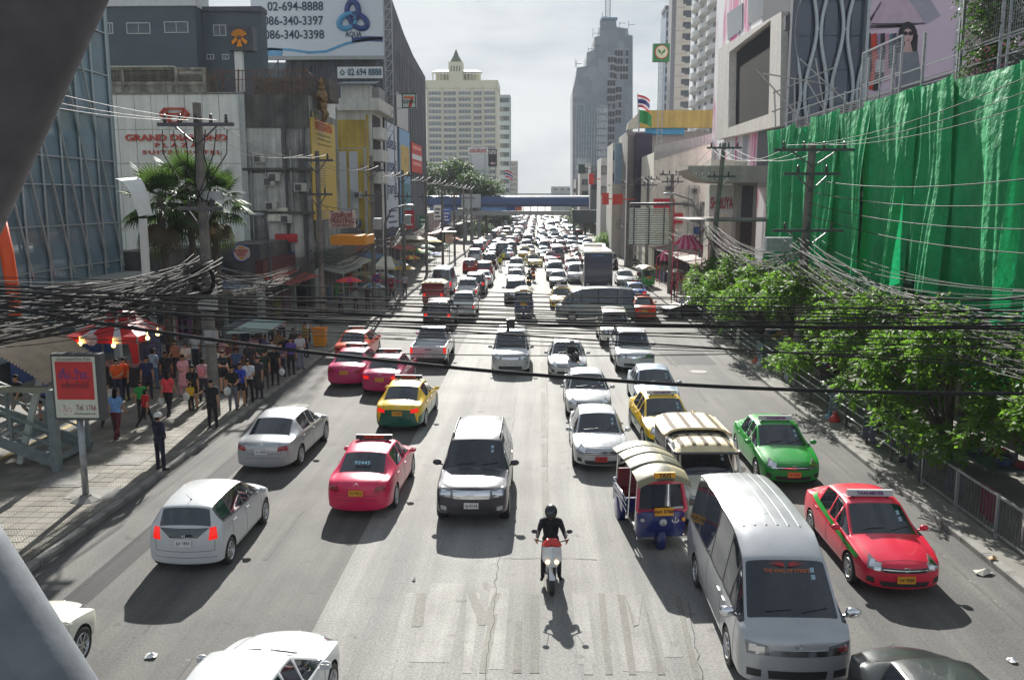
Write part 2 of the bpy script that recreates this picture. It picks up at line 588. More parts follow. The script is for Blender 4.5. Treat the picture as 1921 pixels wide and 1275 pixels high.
# manholes
IRON = M('cast_iron_cover',(0.10,0.095,0.088),0.65,0.3,var=0.3,scale=12,bump=0.8,bscale=60)
for (x,y,r) in ((1310,697,0.42),(558,762,0.45)):
 g = G(x,y)
 b = MB()
 b.lathe([(r,0.0),(r,0.012),(r*.9,0.012),(r*.88,0.006),(0.02,0.008)],28,(g.x,g.y,0.002))
 o = b.build('manhole_cover',IRON,road)

# ---- pavements, kerbs
SLAB = bpy.data.materials.new('paving_slab_arcs')
SLAB.use_nodes = True
def _slab():
 nt = SLAB.node_tree
 b = nt.nodes['Principled BSDF']
 b.inputs['Roughness'].default_value = 0.85
 tc = nt.nodes.new('ShaderNodeTexCoord')
 mp = nt.nodes.new('ShaderNodeMapping')
 mp.inputs['Location'].default_value = (0.2,0.2,0)
 wv = nt.nodes.new('ShaderNodeTexWave')
 wv.wave_type = 'RINGS'
 wv.rings_direction = 'Z'
 wv.inputs['Scale'].default_value = 5.2
 wv.inputs['Distortion'].default_value = 0.6
 nt.links.new(tc.outputs['Object'],mp.inputs['Vector'])
 nt.links.new(mp.outputs['Vector'],wv.inputs['Vector'])
 oi = nt.nodes.new('ShaderNodeObjectInfo')
 ge = nt.nodes.new('ShaderNodeNewGeometry')
 no = nt.nodes.new('ShaderNodeTexNoise')
 no.inputs['Scale'].default_value = 0.9
 no.inputs['Detail'].default_value = 8
 nt.links.new(ge.outputs['Position'],no.inputs['Vector'])
 r1 = nt.nodes.new('ShaderNodeValToRGB')
 r1.color_ramp.elements[0].position,r1.color_ramp.elements[1].position = 0.3,0.7
 r1.color_ramp.elements[0].color = (0.15,0.138,0.11,1)
 r1.color_ramp.elements[1].color = (0.30,0.285,0.245,1)
 nt.links.new(no.outputs['Fac'],r1.inputs['Fac'])
 r2 = nt.nodes.new('ShaderNodeValToRGB')
 r2.color_ramp.elements[0].color = (0.55,0.55,0.55,1)
 r2.color_ramp.elements[1].color = (1.1,1.1,1.1,1)
 nt.links.new(wv.outputs['Fac'],r2.inputs['Fac'])
 m1 = nt.nodes.new('ShaderNodeMixRGB'); m1.blend_type = 'MULTIPLY'; m1.inputs['Fac'].default_value = 1
 nt.links.new(r1.outputs['Color'],m1.inputs['Color1']); nt.links.new(r2.outputs['Color'],m1.inputs['Color2'])
 r3 = nt.nodes.new('ShaderNodeValToRGB')
 r3.color_ramp.elements[0].color = (0.82,0.82,0.82,1)
 r3.color_ramp.elements[1].color = (1.12,1.1,1.06,1)
 nt.links.new(oi.outputs['Random'],r3.inputs['Fac'])
 m2 = nt.nodes.new('ShaderNodeMixRGB'); m2.blend_type = 'MULTIPLY'; m2.inputs['Fac'].default_value = 1
 nt.links.new(m1.outputs['Color'],m2.inputs['Color1']); nt.links.new(r3.outputs['Color'],m2.inputs['Color2'])
 nt.links.new(m2.outputs['Color'],b.inputs['Base Color'])
 bp = nt.nodes.new('ShaderNodeBump')
 bp.inputs['Strength'].default_value = 0.6
 bp.inputs['Distance'].default_value = 0.01
 nt.links.new(wv.outputs['Fac'],bp.inputs['Height'])
 nt.links.new(bp.outputs['Normal'],b.inputs['Normal'])
_slab()
PAVE = M('pavement_concrete',(0.19,0.183,0.16),0.9,var=0.22,scale=0.8,bump=0.3,bscale=20)
KERB = M('kerb_concrete',(0.20,0.195,0.18),0.9,var=0.3,scale=1.5,bump=0.3,bscale=25)
TACT = S('tactile_paving',165,145,85,rough=0.85,var=0.2,scale=4,bump=0.6,bscale=40)
b = MB().bb((-60,-40,-0.02),(KL-0.22,2500,0.11))
pave_l = tag(b.build('pavement',PAVE),kind='structure')
b = MB().bb((KR+0.22,-40,-0.02),(60,2500,0.11))
pave_r = tag(b.build('pavement',PAVE),kind='structure')
sl = MB()
w_,t_,e_ = 0.395,0.035,0.012
vs = [(-w_/2,-w_/2,0),(w_/2,-w_/2,0),(w_/2,w_/2,0),(-w_/2,w_/2,0)]
top = [(x*(1-2*e_/w_),y*(1-2*e_/w_),t_) for x,y,z in vs]
mid = [(x,y,t_-e_) for x,y,z in vs]
sl.add(vs+mid+top,[(i,(i+1) % 4,4+(i+1) % 4,4+i) for i in range(4)]+[(4+i,4+(i+1) % 4,8+(i+1) % 4,8+i) for i in range(4)]+[(8,9,10,11)])
slab_me = sl.mesh('paving_slab')
slab_me.materials.append(SLAB)
cells = []
for i in range(13):
 for j in range(70):
  x,y = KL-0.45-i*0.4,13.2+j*0.4
  px = 1008+x*1640/math.hypot(y,8)
  if px < -30: continue
  cells.append((math.hypot(x,y),x,y))
cells.sort()
rest = MB()
rng = random.Random(3)
for k,(d,x,y) in enumerate(cells):
 z = 0.108+rng.uniform(0,0.006)
 if k < 290:
  inst('paving_slab',slab_me,pave_l,(x,y,z),(rng.uniform(-.006,.006),rng.uniform(-.006,.006),rng.choice((0,R(90)))))
 else:
  rest.add([(a+x,c+y,e+z) for a,c,e in vs+mid+top],sl.f)
o = rest.build('paving_slabs_beyond',SLAB,pave_l)
tag(o,kind='stuff')
o = MB()
for j in range(60):
 o.box((-16.4,14+j*0.4,0.125),(0.38,0.38,0.036))
tag(o.build('tactile_strip',TACT,pave_l),kind='stuff')
ks = MB().poly([(0,0,0),(0.22,0,0),(0.22,0,0.125),(0.19,0,0.15),(0.02,0,0.15),(0,0,0.14)],(0,0.985,0))
kerb_me = ks.mesh('kerb_stone')
kerb_me.materials.append(KERB)
for j in range(75):
 inst('kerb_stone',kerb_me,pave_l,(KL-0.22+rng.uniform(-.006,.006),11+j,rng.uniform(-.008,.006)))
 if j < 65:
  inst('kerb_stone',kerb_me,pave_r,(KR+0.22+rng.uniform(-.006,.006),12+j,rng.uniform(-.008,.006)),(0,0,R(180)))
b = MB().bb((KL-0.2,86,-0.01),(KL,1500,0.14)).bb((KL-0.2,-30,-0.01),(KL,11,0.14))
tag(b.build('kerb',KERB,pave_l),kind='structure')
b = MB().bb((KR,77,-0.01),(KR+0.2,1500,0.14)).bb((KR,-30,-0.01),(KR+0.2,11,0.14))
tag(b.build('kerb',KERB,pave_r),kind='structure')
# service covers set into the left pavement
for (x,y,sx,sy) in ((245,862,1.0,1.1),(185,925,1.5,0.9),(130,900,1.2,1.2)):
 g = G(x,y,0.15)
 b = MB().box((g.x,g.y,0.145),(sx,sy,0.03)).box((g.x,g.y,0.152),(sx*.78,sy*.78,0.03))
 for dx,dy in ((-.25,-.2),(.25,-.2),(.25,.2),(-.25,.2)):
  b.box((g.x+dx*sx,g.y+dy*sy,0.166),(0.06,0.06,0.008))
 b.build('service_cover',KERB,pave_l)
# ================================================================== buildings
WFR = M('window_frame_white',(.55,.56,.55),.5,var=.08)
WFD = M('window_frame_dark',(.07,.075,.08),.5,var=.1)
_winm = {}
def window(parent,pos,w,h,rot=0.0,mull=1,frame=WFR,glass=WGLASS,kids=True,d=.06,fw=.06,trans=0):
 key = (round(w,2),round(h,2),mull,d,fw,trans)
 if key not in _winm:
  f = MB()
  f.bb((-w/2,-d,-h/2),(w/2,.02,-h/2+fw)).bb((-w/2,-d,h/2-fw),(w/2,.02,h/2))
  f.bb((-w/2,-d,-h/2+fw),(-w/2+fw,.02,h/2-fw)).bb((w/2-fw,-d,-h/2+fw),(w/2,.02,h/2-fw))
  for i in range(mull):
   x = -w/2+w*(i+1)/(mull+1)
   f.bb((x-fw*.35,-d*.8,-h/2+fw),(x+fw*.35,.0,h/2-fw))
  for i in range(trans):
   z = -h/2+h*(i+1)/(trans+1)
   f.bb((-w/2+fw,-d*.75,z-fw*.3),(w/2-fw,.0,z+fw*.3))
  p = MB().bb((-w/2+fw*.5,-d*.45,-h/2+fw*.5),(w/2-fw*.5,-d*.3,h/2-fw*.5))
  fm,pm = f.mesh('window'),p.mesh('pane')
  fm.materials.append(WFR)
  pm.materials.append(WGLASS)
  _winm[key] = (fm,pm)
 fm,pm = _winm[key]
 o = inst('window',fm,parent,pos,(0,0,rot),mats=[frame])
 inst('pane',pm,o,mats=[glass])
 return o
def bx(name,a,b,m,parent=None):
 return MB().bb(a,b).build(name,m,parent)
def bld(name,label,cat='building',group=None): return thing(name,label,cat,(0,0,0),0,group)
def pane_glass(name,c0,c1,rough=.06):
 m = bpy.data.materials.new(name)
 m.use_nodes = True
 nt = m.node_tree
 b = nt.nodes['Principled BSDF']
 b.inputs['Roughness'].default_value = rough
 b.inputs['Specular IOR Level'].default_value = .9
 oi = nt.nodes.new('ShaderNodeObjectInfo')
 r = nt.nodes.new('ShaderNodeValToRGB')
 r.color_ramp.elements[0].color = (*c0,1)
 r.color_ramp.elements[1].color = (*c1,1)
 ge = nt.nodes.new('ShaderNodeNewGeometry')
 no = nt.nodes.new('ShaderNodeTexNoise')
 no.inputs['Scale'].default_value = .7
 nt.links.new(ge.outputs['Position'],no.inputs['Vector'])
 ad = nt.nodes.new('ShaderNodeMath'); ad.operation = 'MULTIPLY_ADD'; ad.inputs[1].default_value = .6; ad.inputs[2].default_value = 0
 nt.links.new(no.outputs['Fac'],ad.inputs[0])
 a2 = nt.nodes.new('ShaderNodeMath'); a2.operation = 'MULTIPLY_ADD'; a2.inputs[1].default_value = .5
 nt.links.new(oi.outputs['Random'],a2.inputs[0]); nt.links.new(ad.outputs[0],a2.inputs[2])
 nt.links.new(a2.outputs[0],r.inputs['Fac'])
 nt.links.new(r.outputs['Color'],b.inputs['Base Color'])
 bp = nt.nodes.new('ShaderNodeBump'); bp.inputs['Strength'].default_value = .05
 nt.links.new(no.outputs['Fac'],bp.inputs['Height']); nt.links.new(bp.outputs['Normal'],b.inputs['Normal'])
 return m
# ---------------------------------------------------------------- left: glass hall with leaning mullions
GL1 = pane_glass('hall_glass',(.06,.11,.14),(.24,.35,.42))
MULL = M('mullion_aluminium',(.40,.44,.46),.4,.5,var=.1)
gh = bld('glass_hall','blue grey glass hall with slanting mullions behind the dark strut at left')
XG,YA,YB = -22.5,21.5,46.7
ZG = lambda z: 8+(z-8)*1.184
bx('core',(XG-12,YA,.1),(XG-.25,YB,20.6),M('hall_interior',(.05,.06,.065),.9,var=.4,scale=.6),gh)
levels = [ZG(z) for z in (2.2,5.3,7.0,8.6,9.7,11.6,13.4,15.2,17.0,18.8)]
cols = [YB-1.717*i for i in range(15)]
_pm2 = {}
for za,zb in zip(levels[:-1],levels[1:]):
 h = zb-za
 if h not in _pm2:
  _pm2[h] = MB().bb((-.012,-.83,.03),(.012,.83,h-.03)).mesh('pane')
  _pm2[h].materials.append(GL1)
 for y in cols[:-1]:
  inst('pane',_pm2[h],gh,(XG-.1,y-.858,za))
for i,y in enumerate(cols):
 MB().cyl((XG,y,1.2),(XG,y,20.8),.06,n=6).build('mullion',MULL,gh)
 MB().cyl((XG+.04,y+.2,4.5),(XG+.04,y-4.5,20.8),.065,n=6).build('slanting_mullion',MULL,gh)
for z in levels[1:]:
 bx('transom',(XG-.05,cols[-1],z-.03),(XG+.03,YB,z+.03),MULL,gh)
bx('corner_fin',(XG-.3,YB,2),(XG+.05,YB+.25,20.9),M('hall_fin',(.22,.30,.32),.3,.3,var=.1),gh)
bx('return_wall',(XG-12,YB+.02,.1),(XG-.3,YB+.22,20.9),M('hall_return',(.16,.19,.20),.5,var=.1),gh)
bx('canopy',(XG-.2,40,3.6),(XG+1.8,YB+1.2,4.15),M('canopy_concrete',(.30,.30,.27),.8,var=.15),gh)
for y in (43,YB+.6): bx('canopy_post',(XG+1.1,y,.1),(XG+1.4,y+.3,3.6),WHITE,gh)
bx('shop_panel',(XG+.02,36,.1),(XG+.08,46,1.2),S('shop_blue',60,85,140,var=.3,scale=1),gh)
orange = MB().tube([P(-8,380,27),P(14,480,27.0),P(26,560,27),P(34,680,27)],.2,12).build('orange_column',S('orange_paint',225,80,20,var=.06,rough=.5),smooth=True)
tag(orange,'bright orange slanting column at the left edge','column')

# ---------------------------------------------------------------- the diamond hotel
PANEL = M('cladding_panel',(.74,.745,.69),.6,var=.06,scale=1.2,streak=.16)
gd = bld('hotel_building','white panelled hotel front with red lettering and a red diamond')
YG = 62.8
xs = [P(x,240,YG).x for x in (222,255,286,318,349,382,413,450)]
ztop = P(330,177,YG).z
bx('core',(xs[0]-3,YG+.06,.1),(xs[-1]+.35,YG+5,ztop-.1),M('hotel_core',(.30,.31,.29),.8,var=.2,streak=.3),gd)
rows = [ztop,P(330,243,YG).z,P(330,307,YG).z]
while rows[-1] > 3: rows.append(rows[-1]-2.05)
for i in range(7):
 for j in range(len(rows)-1):
  bx('cladding_panel',(xs[i]+.018,YG-.03,rows[j+1]+.018),(xs[i+1]-.018,YG+.05,rows[j]-.018),PANEL,gd)
for j in range(len(rows)-1):
 bx('cladding_panel',(xs[0]-1.1,YG-.03,rows[j+1]+.018),(xs[0]-.018,YG+.05,rows[j]-.018),PANEL,gd)
bx('corner_pilaster',(xs[-1],YG-.10,.1),(xs[-1]+.42,YG+.3,ztop+.15),M('pilaster_grey',(.42,.44,.43),.7,var=.1,streak=.2),gd)
bx('coping',(xs[0]-3,YG-.12,ztop),(xs[-1]+.42,YG+.4,ztop+.12),M('coping_dirty',(.26,.25,.22),.9,var=.3,streak=.3),gd)
HRED = S('hotel_red',190,62,40,var=.1,rough=.5)
text('lettering','GRAND DIAMOND',HRED,gd,P(330,259,YG-.10),.62,FACE_CAM,.10,.02,fit=(P(425,259,YG).x-P(235,259,YG).x))
text('lettering','PLAZA',HRED,gd,P(330,273,YG-.10),.42,FACE_CAM,.10,.012,fit=(P(370,259,YG).x-P(290,259,YG).x),spacing=1.6)
text('lettering','SUITES HOTEL',HRED,gd,P(341,286,YG-.10),.36,FACE_CAM,.10,.012,fit=(P(415,259,YG).x-P(267,259,YG).x),spacing=1.3)
dm = MB()
q = lambda x,y: P(x,y,YG-.15)
D_ = {'a': q(299,215),'b': q(308,204),'c': q(344,204),'d': q(355,215),'e': q(333,230),'f': q(320,230),'g': q(315,214),'h': q(340,214)}
for a,b_ in ('ab','bc','cd','de','ef','fa','gh','bg','ch','hd','ag','gf','he'): dm.bar(D_[a],D_[b_],.13)
dm.build('diamond_emblem',HRED,gd)
# roof terrace: breeze block screen and stained bands
TERR = M('stained_terrace',(.34,.32,.26),.9,var=.35,scale=1.5,streak=.45)
zt0,zt1,zt2 = ztop+.12,P(300,152,YG).z,P(300,127,YG).z
x0,x1 = xs[0]-.9,P(381,150,YG).x
bx('parapet',(x0-2,YG+.3,zt0),(x1,YG+.6,zt1),TERR,gd)
bx('parapet_ledge',(x0-2,YG+.2,zt0+.55),(x1+.1,YG+.6,zt0+.66),TERR,gd)
bx('screen_top',(x0-2,YG+.3,zt2-.1),(x1+.1,YG+.62,zt2+.05),TERR,gd)
for x in (x0-1.95,P(224,150,YG).x,P(325,150,YG).x,x1-.1): bx('terrace_post',(x,YG+.22,zt0),(x+.22,YG+.62,zt2),TERR,gd)
sc = MB()
nx = int((x1-x0)/.16)
for i in range(nx):
 for j in range(5):
  cx,cz = x0+.1+i*.16,zt1+.07+j*((zt2-zt1-.15)/5)
  sc.box((cx,YG+.45,cz+.06),(.03,.1,.14),(0,R(45),0)).box((cx,YG+.45,cz+.06),(.03,.1,.14),(0,R(-45),0))
tag(sc.build('breeze_blocks',TERR,gd),kind='stuff')
bx('terrace_back',(x0-2,YG+2.6,zt0),(x1,YG+2.8,zt2-.1),M('terrace_back_dark',(.12,.11,.10),.9,var=.3),gd)  # back wall in one even dark colour
bx('roof_sheet',(x0-2,YG+.1,zt2+.05),(P(322,120,YG).x,YG+4,zt2+.14),M('pale_sheet',(.5,.48,.42),.6,var=.2),gd)
# bank pylon on the roof
py = thing('sign_pylon','dark roof sign with an orange round emblem on a white post','sign',(0,0,0))
bx('post',tuple(P(443,176,64)),(P(457,176,64).x,64.4,P(450,95,64).z),WHITE,py)
bx('sign_box',(P(427,50,63.7).x,63.7,P(450,95,63.7).z),(P(473,50,63.7).x,64.7,P(450,49,63.7).z),M('sign_box_grey',(.055,.06,.07),.5,var=.1),py)
e = MB()
ec = P(449,72,63.66)
er = (P(465,72,63.66).x-P(433,72,63.66).x)/2
for k_ in range(7):                            # petals of the emblem
 a0,a1 = R(25+k_*20),R(25+k_*20+14)
 w_in = .35 if k_ % 2 else .2
 e.poly([ec+Vector((math.cos(a)*r_,0,math.sin(a)*r_))*er for a,r_ in ((a0,w_in),(a0,1),((a0+a1)/2,1.02),(a1,1),(a1,w_in))],(0,-.05,0))
e.poly([ec+Vector(v)*er for v in ((-.35,0,-.95),(.35,0,-.95),(.12,0,-.15),(-.12,0,-.15))],(0,-.05,0))
for s_ in (-1,1):
 e.poly([ec+Vector((s_*a,0,b_))*er for a,b_ in ((.2,-.2),(.75,-.75),(.95,-.35),(.35,.12))],(0,-.05,0))
e.build('emblem',S('bank_orange',225,140,30,var=.05),py)
# ---------------------------------------------------------------- dark grey block behind
db = bld('apartment_block','dark slate block with white window frames behind the hotel terrace')
YD = 75
SLATE = S('slate_render',84,95,103,rough=.85,var=.08,scale=.7)
zt = P(300,12,YD).z
bx('wall',(P(150,50,YD).x,YD,6),(P(367,50,YD).x,YD+3,zt),SLATE,db)
bx('wall',(P(367,50,YD).x,YD+1.6,6),(P(480,50,YD).x,YD+3,zt-.15),SLATE,db)
bx('cornice',(P(150,50,YD).x,YD-.15,zt),(P(367,50,YD).x+.1,YD+3,zt+4),M('upper_white',(.6,.61,.6),.7,var=.06),db)
bx('cornice',(P(367,50,YD).x+.1,YD+1.4,zt-.15),(P(482,50,YD).x,YD+3,zt+.25),M('cornice_slate',(.09,.10,.12),.8,var=.1),db)
for (xa,xb,ya,yb) in ((237,283,43,64),(308,354,41,62),(200,213,43,64)):
 a,b_ = P(xa,ya,YD),P(xb,yb,YD)
 window(db,((a.x+b_.x)/2,YD,(a.z+b_.z)/2),b_.x-a.x,a.z-b_.z,0,1)
for (xa,xb,ya,yb) in ((400,425,47,68),(388,402,102,112),(417,430,102,112)):
 a,b_ = P(xa,ya,YD+1.6),P(xb,yb,YD+1.6)
 window(db,((a.x+b_.x)/2,YD+1.6,(a.z+b_.z)/2),b_.x-a.x,a.z-b_.z,0,1)
# ---------------------------------------------------------------- grimy shophouse
GRIME = M('grimy_concrete',(.30,.295,.275),.95,var=.45,scale=.6,streak=.55,bump=.3,bscale=8)
GRIME2 = M('grimy_plaster',(.56,.56,.52),.9,var=.2,scale=.8,streak=.4)
DGRIME = M('sooty_concrete',(.11,.107,.10),.95,var=.4,scale=.7,streak=.4)
gs = bld('shophouse','soot stained concrete shophouse with louvred side windows')
YS,XS = 63.0,-16.2
xl = P(456,300,YS).x
zt = P(520,178,YS).z
bx('wall',(xl-2,YS,.1),(XS,YS+9,zt),GRIME,gs)
zb_ = P(520,240,YS).z
bx('upper_band',(xl-2,YS-.12,zb_),(XS+.05,YS,zt),DGRIME,gs)
def panel(xa,ya,xb,yb,m,d=.04):
 a,b_ = P(xa,ya,YS),P(xb,yb,YS)
 bx('plaster_panel',(a.x,YS-d,b_.z),(b_.x,YS+.01,a.z),m,gs)
panel(463,240,530,315,GRIME2)
panel(540,245,565,395,GRIME)
panel(465,325,538,395,GRIME2)
panel(500,405,540,480,GRIME2)
panel(545,402,572,482,GRIME2)
for y_ in (318,399):
 z = P(520,y_,YS).z
 bx('ledge',(xl,YS-.3,z-.1),(XS+.25,YS,z+.1),DGRIME,gs)
for x_ in (458,534,570):
 x = P(x_,300,YS).x
 bx('downpipe',(x,YS-.16,.1),(x+.14,YS-.02,zt-2),DSTEEL,gs)
for (yc,ph) in ((64.6,0),(64.6,1),(64.6,2),(64.6,3)):
 z0 = P(575,238+ph*92,63.6).z
 fr = empty('louvred_window',(XS,yc,z0),R(90),gs)
 MB().bb((-1.0,-.06,-1.05),(1.0,.0,1.05)).build('backing',M('yellow_blind',(.33,.28,.13),.8,var=.2),fr)
 lou = MB().bb((-.9,-.085,-.95),(.9,-.07,-.90)).mesh('louvre')
 lou.materials.append(WFD)
 for k_ in range(12): inst('louvre',lou,fr,(0,-.03,.05+k_*.16),(R(-25),0,0))
 MB().bb((-1.08,-.1,-1.12),(-.98,-.02,1.12)).bb((.98,-.1,-1.12),(1.08,-.02,1.12)).bb((-.05,-.1,-1.1),(.05,-.02,1.1)).build('frame',WFD,fr)
# rusty roof railing
rr = tag(empty('roof_railing'),'rusty steel railing and frame along the shophouse roof','railing')
ya = YS+.2
def PZ(x,y): return P(x,y,ya)
for yy in (133,150,178):
 MB().bar(PZ(385,yy),PZ(578,yy),.05).build('rail',RUST,rr)
for i in range(26):
 x = 388+i*7.4
 MB().bar(PZ(x,130),PZ(x,182),.045 if i % 4 else .09).build('upright',RUST,rr)
for a,b_ in (((395,150),(430,132)),((480,132),(520,178)),((560,130),(600,150)),((570,128),(598,152))):
 MB().bar(PZ(*a),PZ(*b_),.06).build('brace',RUST,rr)
MB().bar(PX(592,150,XS),PX(610,185,XS),.05).bar(PX(585,180,XS),PX(612,200,XS),.05).build('rail',RUST,rr)
bx('roof_hut',(PZ(455,150).x,YS+3,zt),(PZ(600,150).x,YS+6,P(500,147,YS+3).z),M('hut_dark',(.10,.085,.075),.9,var=.4),gs)
# side banner in yellow with red script, the printed animal left out
yb0,yb1 = PX(586,300,XS+.1),PX(630,300,XS+.1)
bn = bx('banner',(XS+.02,yb0.y,PX(600,330,XS+.1).z-3.2),(XS+.10,yb1.y,PX(590,222,XS+.1).z),S('banner_yellow',205,172,66,var=.05,rough=.5),None)
tag(bn,'tall yellow banner on the side of the sooty shophouse','banner')
text('lettering','ยินดีต้อนรับ',S('script_red',205,80,60,var=0),bn,(XS+.12,(yb0.y+yb1.y)/2,PX(610,240,XS+.1).z),1.0,FACE_RIGHT,.02,.01,fit=(yb1.y-yb0.y)*.7)
for k_ in range(3):
 bx('printed_line',(XS+.105,yb0.y+1.5,PX(610,258,XS).z-k_*.35),(XS+.115,yb1.y-1.5,PX(610,258,XS).z-k_*.35+.12),S('print_olive',150,130,50,var=0),bn)
# gilded mythic figure on a white board
gbd = bx('emblem_board',(XS-.1,68.6,PX(614,218,XS).z),(XS+.02,71.4,PX(614,160,XS).z),WHITE,None)
tag(gbd,'white board on the shophouse roof edge carrying a bronze figure','board')
fg = MB()
c = PX(604,190,XS+.5)
fg.ball(c+Vector((0,0,.95)),.24,10,8).cyl(c+Vector((0,0,1.1)),c+Vector((0,0,1.75)),.22,.02,8).ball(c+Vector((0,0,.35)),.42,10,8,(1,.8,1.2)).ball(c+Vector((0,0,-.35)),.38,10,8,(1,.9,1))
for s_ in (-1,1):
 fg.tube([c+Vector((0,s_*.3,.6)),c+Vector((.1,s_*.75,.25)),c+Vector((.3,s_*.45,-.1))],[.13,.11,.07],7)
 fg.tube([c+Vector((0,s_*.2,-.4)),c+Vector((.25,s_*.5,-.9)),c+Vector((.05,s_*.3,-1.45))],[.18,.16,.08],7)
tag(fg.build('statue',M('aged_bronze',(.22,.13,.05),.4,.6,var=.4,scale=6),smooth=True),'dark gilded guardian figure fixed to the white roof board','statue')
# ---------------------------------------------------------------- yellow walled building
YY = 86.0
yw = bld('corner_building','building with a peeling yellow wall and white cornice beyond the shophouse')
CREAM = M('aged_cream',(.64,.63,.57),.85,var=.12,scale=.6,streak=.25)
YELW = M('peeling_yellow',(.50,.34,.05),.85,var=.22,scale=.5,streak=.2,hue=(.62,.45,.10))
XC = -16.0
xa = P(612,300,YY).x
bx('wall',(xa-4,YY,.1),(XC,YY+6,P(650,205,YY).z),CREAM,yw)
def yp(nm,x0,y0,x1,y1,m,d=.05):
 a,b_ = P(x0,y0,YY),P(x1,y1,YY)
 return bx(nm,(a.x,YY-d,b_.z),(b_.x,YY+.01,a.z),m,yw)
yp('yellow_wall',625,225,686,277,YELW)
yp('yellow_wall',625,279,686,450,YELW)
yp('pilaster',687,216,697,470,YELW,.25)
yp('white_panel',636,284,654,440,M('pale_blue_panel',(.48,.50,.52),.7,var=.05),.12)
yp('white_panel',655,284,675,440,M('pale_blue_panel2',(.50,.52,.54),.7,var=.05),.12)
a,b_ = P(614,186,YY),P(742,208,YY)
bx('cornice',(a.x,YY-.7,b_.z),(XC+.9,YY+8,a.z),CREAM,yw)
bx('penthouse',(P(636,165,YY).x,YY+.6,a.z),(P(692,165,YY).x,YY+5,P(650,158,YY).z),CREAM,yw)
bx('penthouse_side',(P(692,165,YY).x,YY+1.6,a.z),(P(705,165,YY).x,YY+5,P(650,160,YY).z),M('side_grey',(.3,.3,.3),.8,var=.1),yw)  # side block in plain grey
aw = MB()
a0,a1 = P(632,146,YY),P(702,158,YY)
n = 22
for i in range(n):
 u0,u1 = i/n,(i+1)/n
 x0_,x1_ = a0.x+(a1.x-a0.x)*u0,a0.x+(a1.x-a0.x)*u1
 aw.add([(x0_,YY-.2,a1.z),((x0_+x1_)/2,YY-.2,a1.z+.05),((x0_+x1_)/2,YY+3,a0.z+.05),(x0_,YY+3,a0.z)],[(0,1,2,3)])
 aw.add([((x0_+x1_)/2,YY-.2,a1.z+.05),(x1_,YY-.2,a1.z),(x1_,YY+3,a0.z),((x0_+x1_)/2,YY+3,a0.z+.05)],[(0,1,2,3)])
aw.build('awning',M('awning_sheet',(.36,.38,.40),.5,.3,var=.1),yw,fix=False)
for k_,yy in enumerate((250,290,330)):
 bp_ = PX(711,yy+15,XC)
 bx('balcony',(XC,YY+.3,bp_.z),(XC+.9,YY+3.6,bp_.z+1.1),CREAM,yw)
bx('balcony_backing',(XC-.2,YY+.2,.1),(XC+.01,YY+4.6,P(700,214,YY).z),M('balcony_dark',(.06,.055,.06),.9,var=.3),yw)  # near-black sheet on the wall behind the balconies
sg = thing('phone_sign','white sign reading a phone number under the big billboard','sign')
a,b_ = P(633,126,YY+3),P(718,147,YY+3)
bx('sign_board',(a.x,YY+2.9,b_.z),(b_.x,YY+3.1,a.z),WHITE,sg)
TEAL = S('print_teal',40,90,110,var=0)
text('lettering','02 694 8888',TEAL,sg,P(684,136,YY+2.86),.9,FACE_CAM,.03,.02,fit=(P(717,136,YY).x-P(651,136,YY).x))
MB().tube([P(641,141,YY+2.86),P(638,136,YY+2.86),P(642,131,YY+2.86),P(646,136,YY+2.86),P(643,141,YY+2.86)],.06,6).build('phone_mark',TEAL,sg)
# ---------------------------------------------------------------- the great billboard
YBB = 92.0
bb_ = thing('billboard','large white billboard with phone numbers and a blue knot emblem','billboard')
a,b_ = P(467,-60,YBB),P(720,105,YBB)
BBW = M('billboard_sheet',(.62,.66,.71),.6,var=.04)
bx('sheet',(a.x,YBB,b_.z),(b_.x,YBB+.2,a.z),BBW,bb_)
bx('bottom_edge',(a.x,YBB-.15,b_.z-.35),(b_.x+.1,YBB+.3,b_.z),M('bb_edge',(.35,.36,.35),.6,var=.1),bb_)
INKB = S('ink_slate',52,66,88,var=0)
for body,px in (('02-694-8888',(554,13)),('086-340-3397',(550,40)),('086-340-3398',(552,66))):
 text('lettering',body,INKB,bb_,P(*px,YBB-.05),1.2,FACE_CAM,.03,.012,fit=(P(608,40,YBB).x-P(496,40,YBB).x)*(.93 if body[1] == '2' else 1))
text('lettering','AQUA',INKB,bb_,P(663,65,YBB-.05),.72,FACE_CAM,.03,.02,fit=(P(679,40,YBB).x-P(648,40,YBB).x))
kc = P(662,34,YBB-.1)
ku = (P(690,34,YBB).x-P(634,34,YBB).x)/2
K1,K2 = S('knot_navy',30,60,120,var=.2,scale=1,rough=.3),S('knot_sky',80,150,190,var=.2,scale=1,rough=.3)
for i in range(3):
 kn = MB()
 a0 = R(90+i*120)
 pts,rs = [],[]
 for t in range(21):
  s_ = t/20*2*math.pi
  lx,lz = math.sin(s_)*.40 ,-math.cos(s_)*.62+.42
  u = Vector((math.cos(a0-math.pi/2)*lx+math.cos(a0)*lz,-.08*math.sin(s_+i),math.sin(a0-math.pi/2)*lx+math.sin(a0)*lz))
  pts.append(kc+u*ku)
  rs.append(.20+.10*math.sin(s_/2))
 kn.tube(pts,rs,10).build('knot_loop',K1 if i != 1 else K2,bb_,smooth=True)
def swoosh(pts,w,m):
 b = MB()
 q = [P(x,y,YBB-.03) for x,y in pts]
 for u,v in zip(q[:-1],q[1:]): b.bar(u,v,.02,w)
 b.build('print_swoosh',m,bb_)
swoosh([(474,99),(510,92),(545,94),(580,99),(612,97),(650,82),(690,74),(718,72)],.25,K2)
swoosh([(472,102),(500,97),(530,100)],.8,K2)
swoosh([(660,76),(690,73),(718,74)],.5,K1)
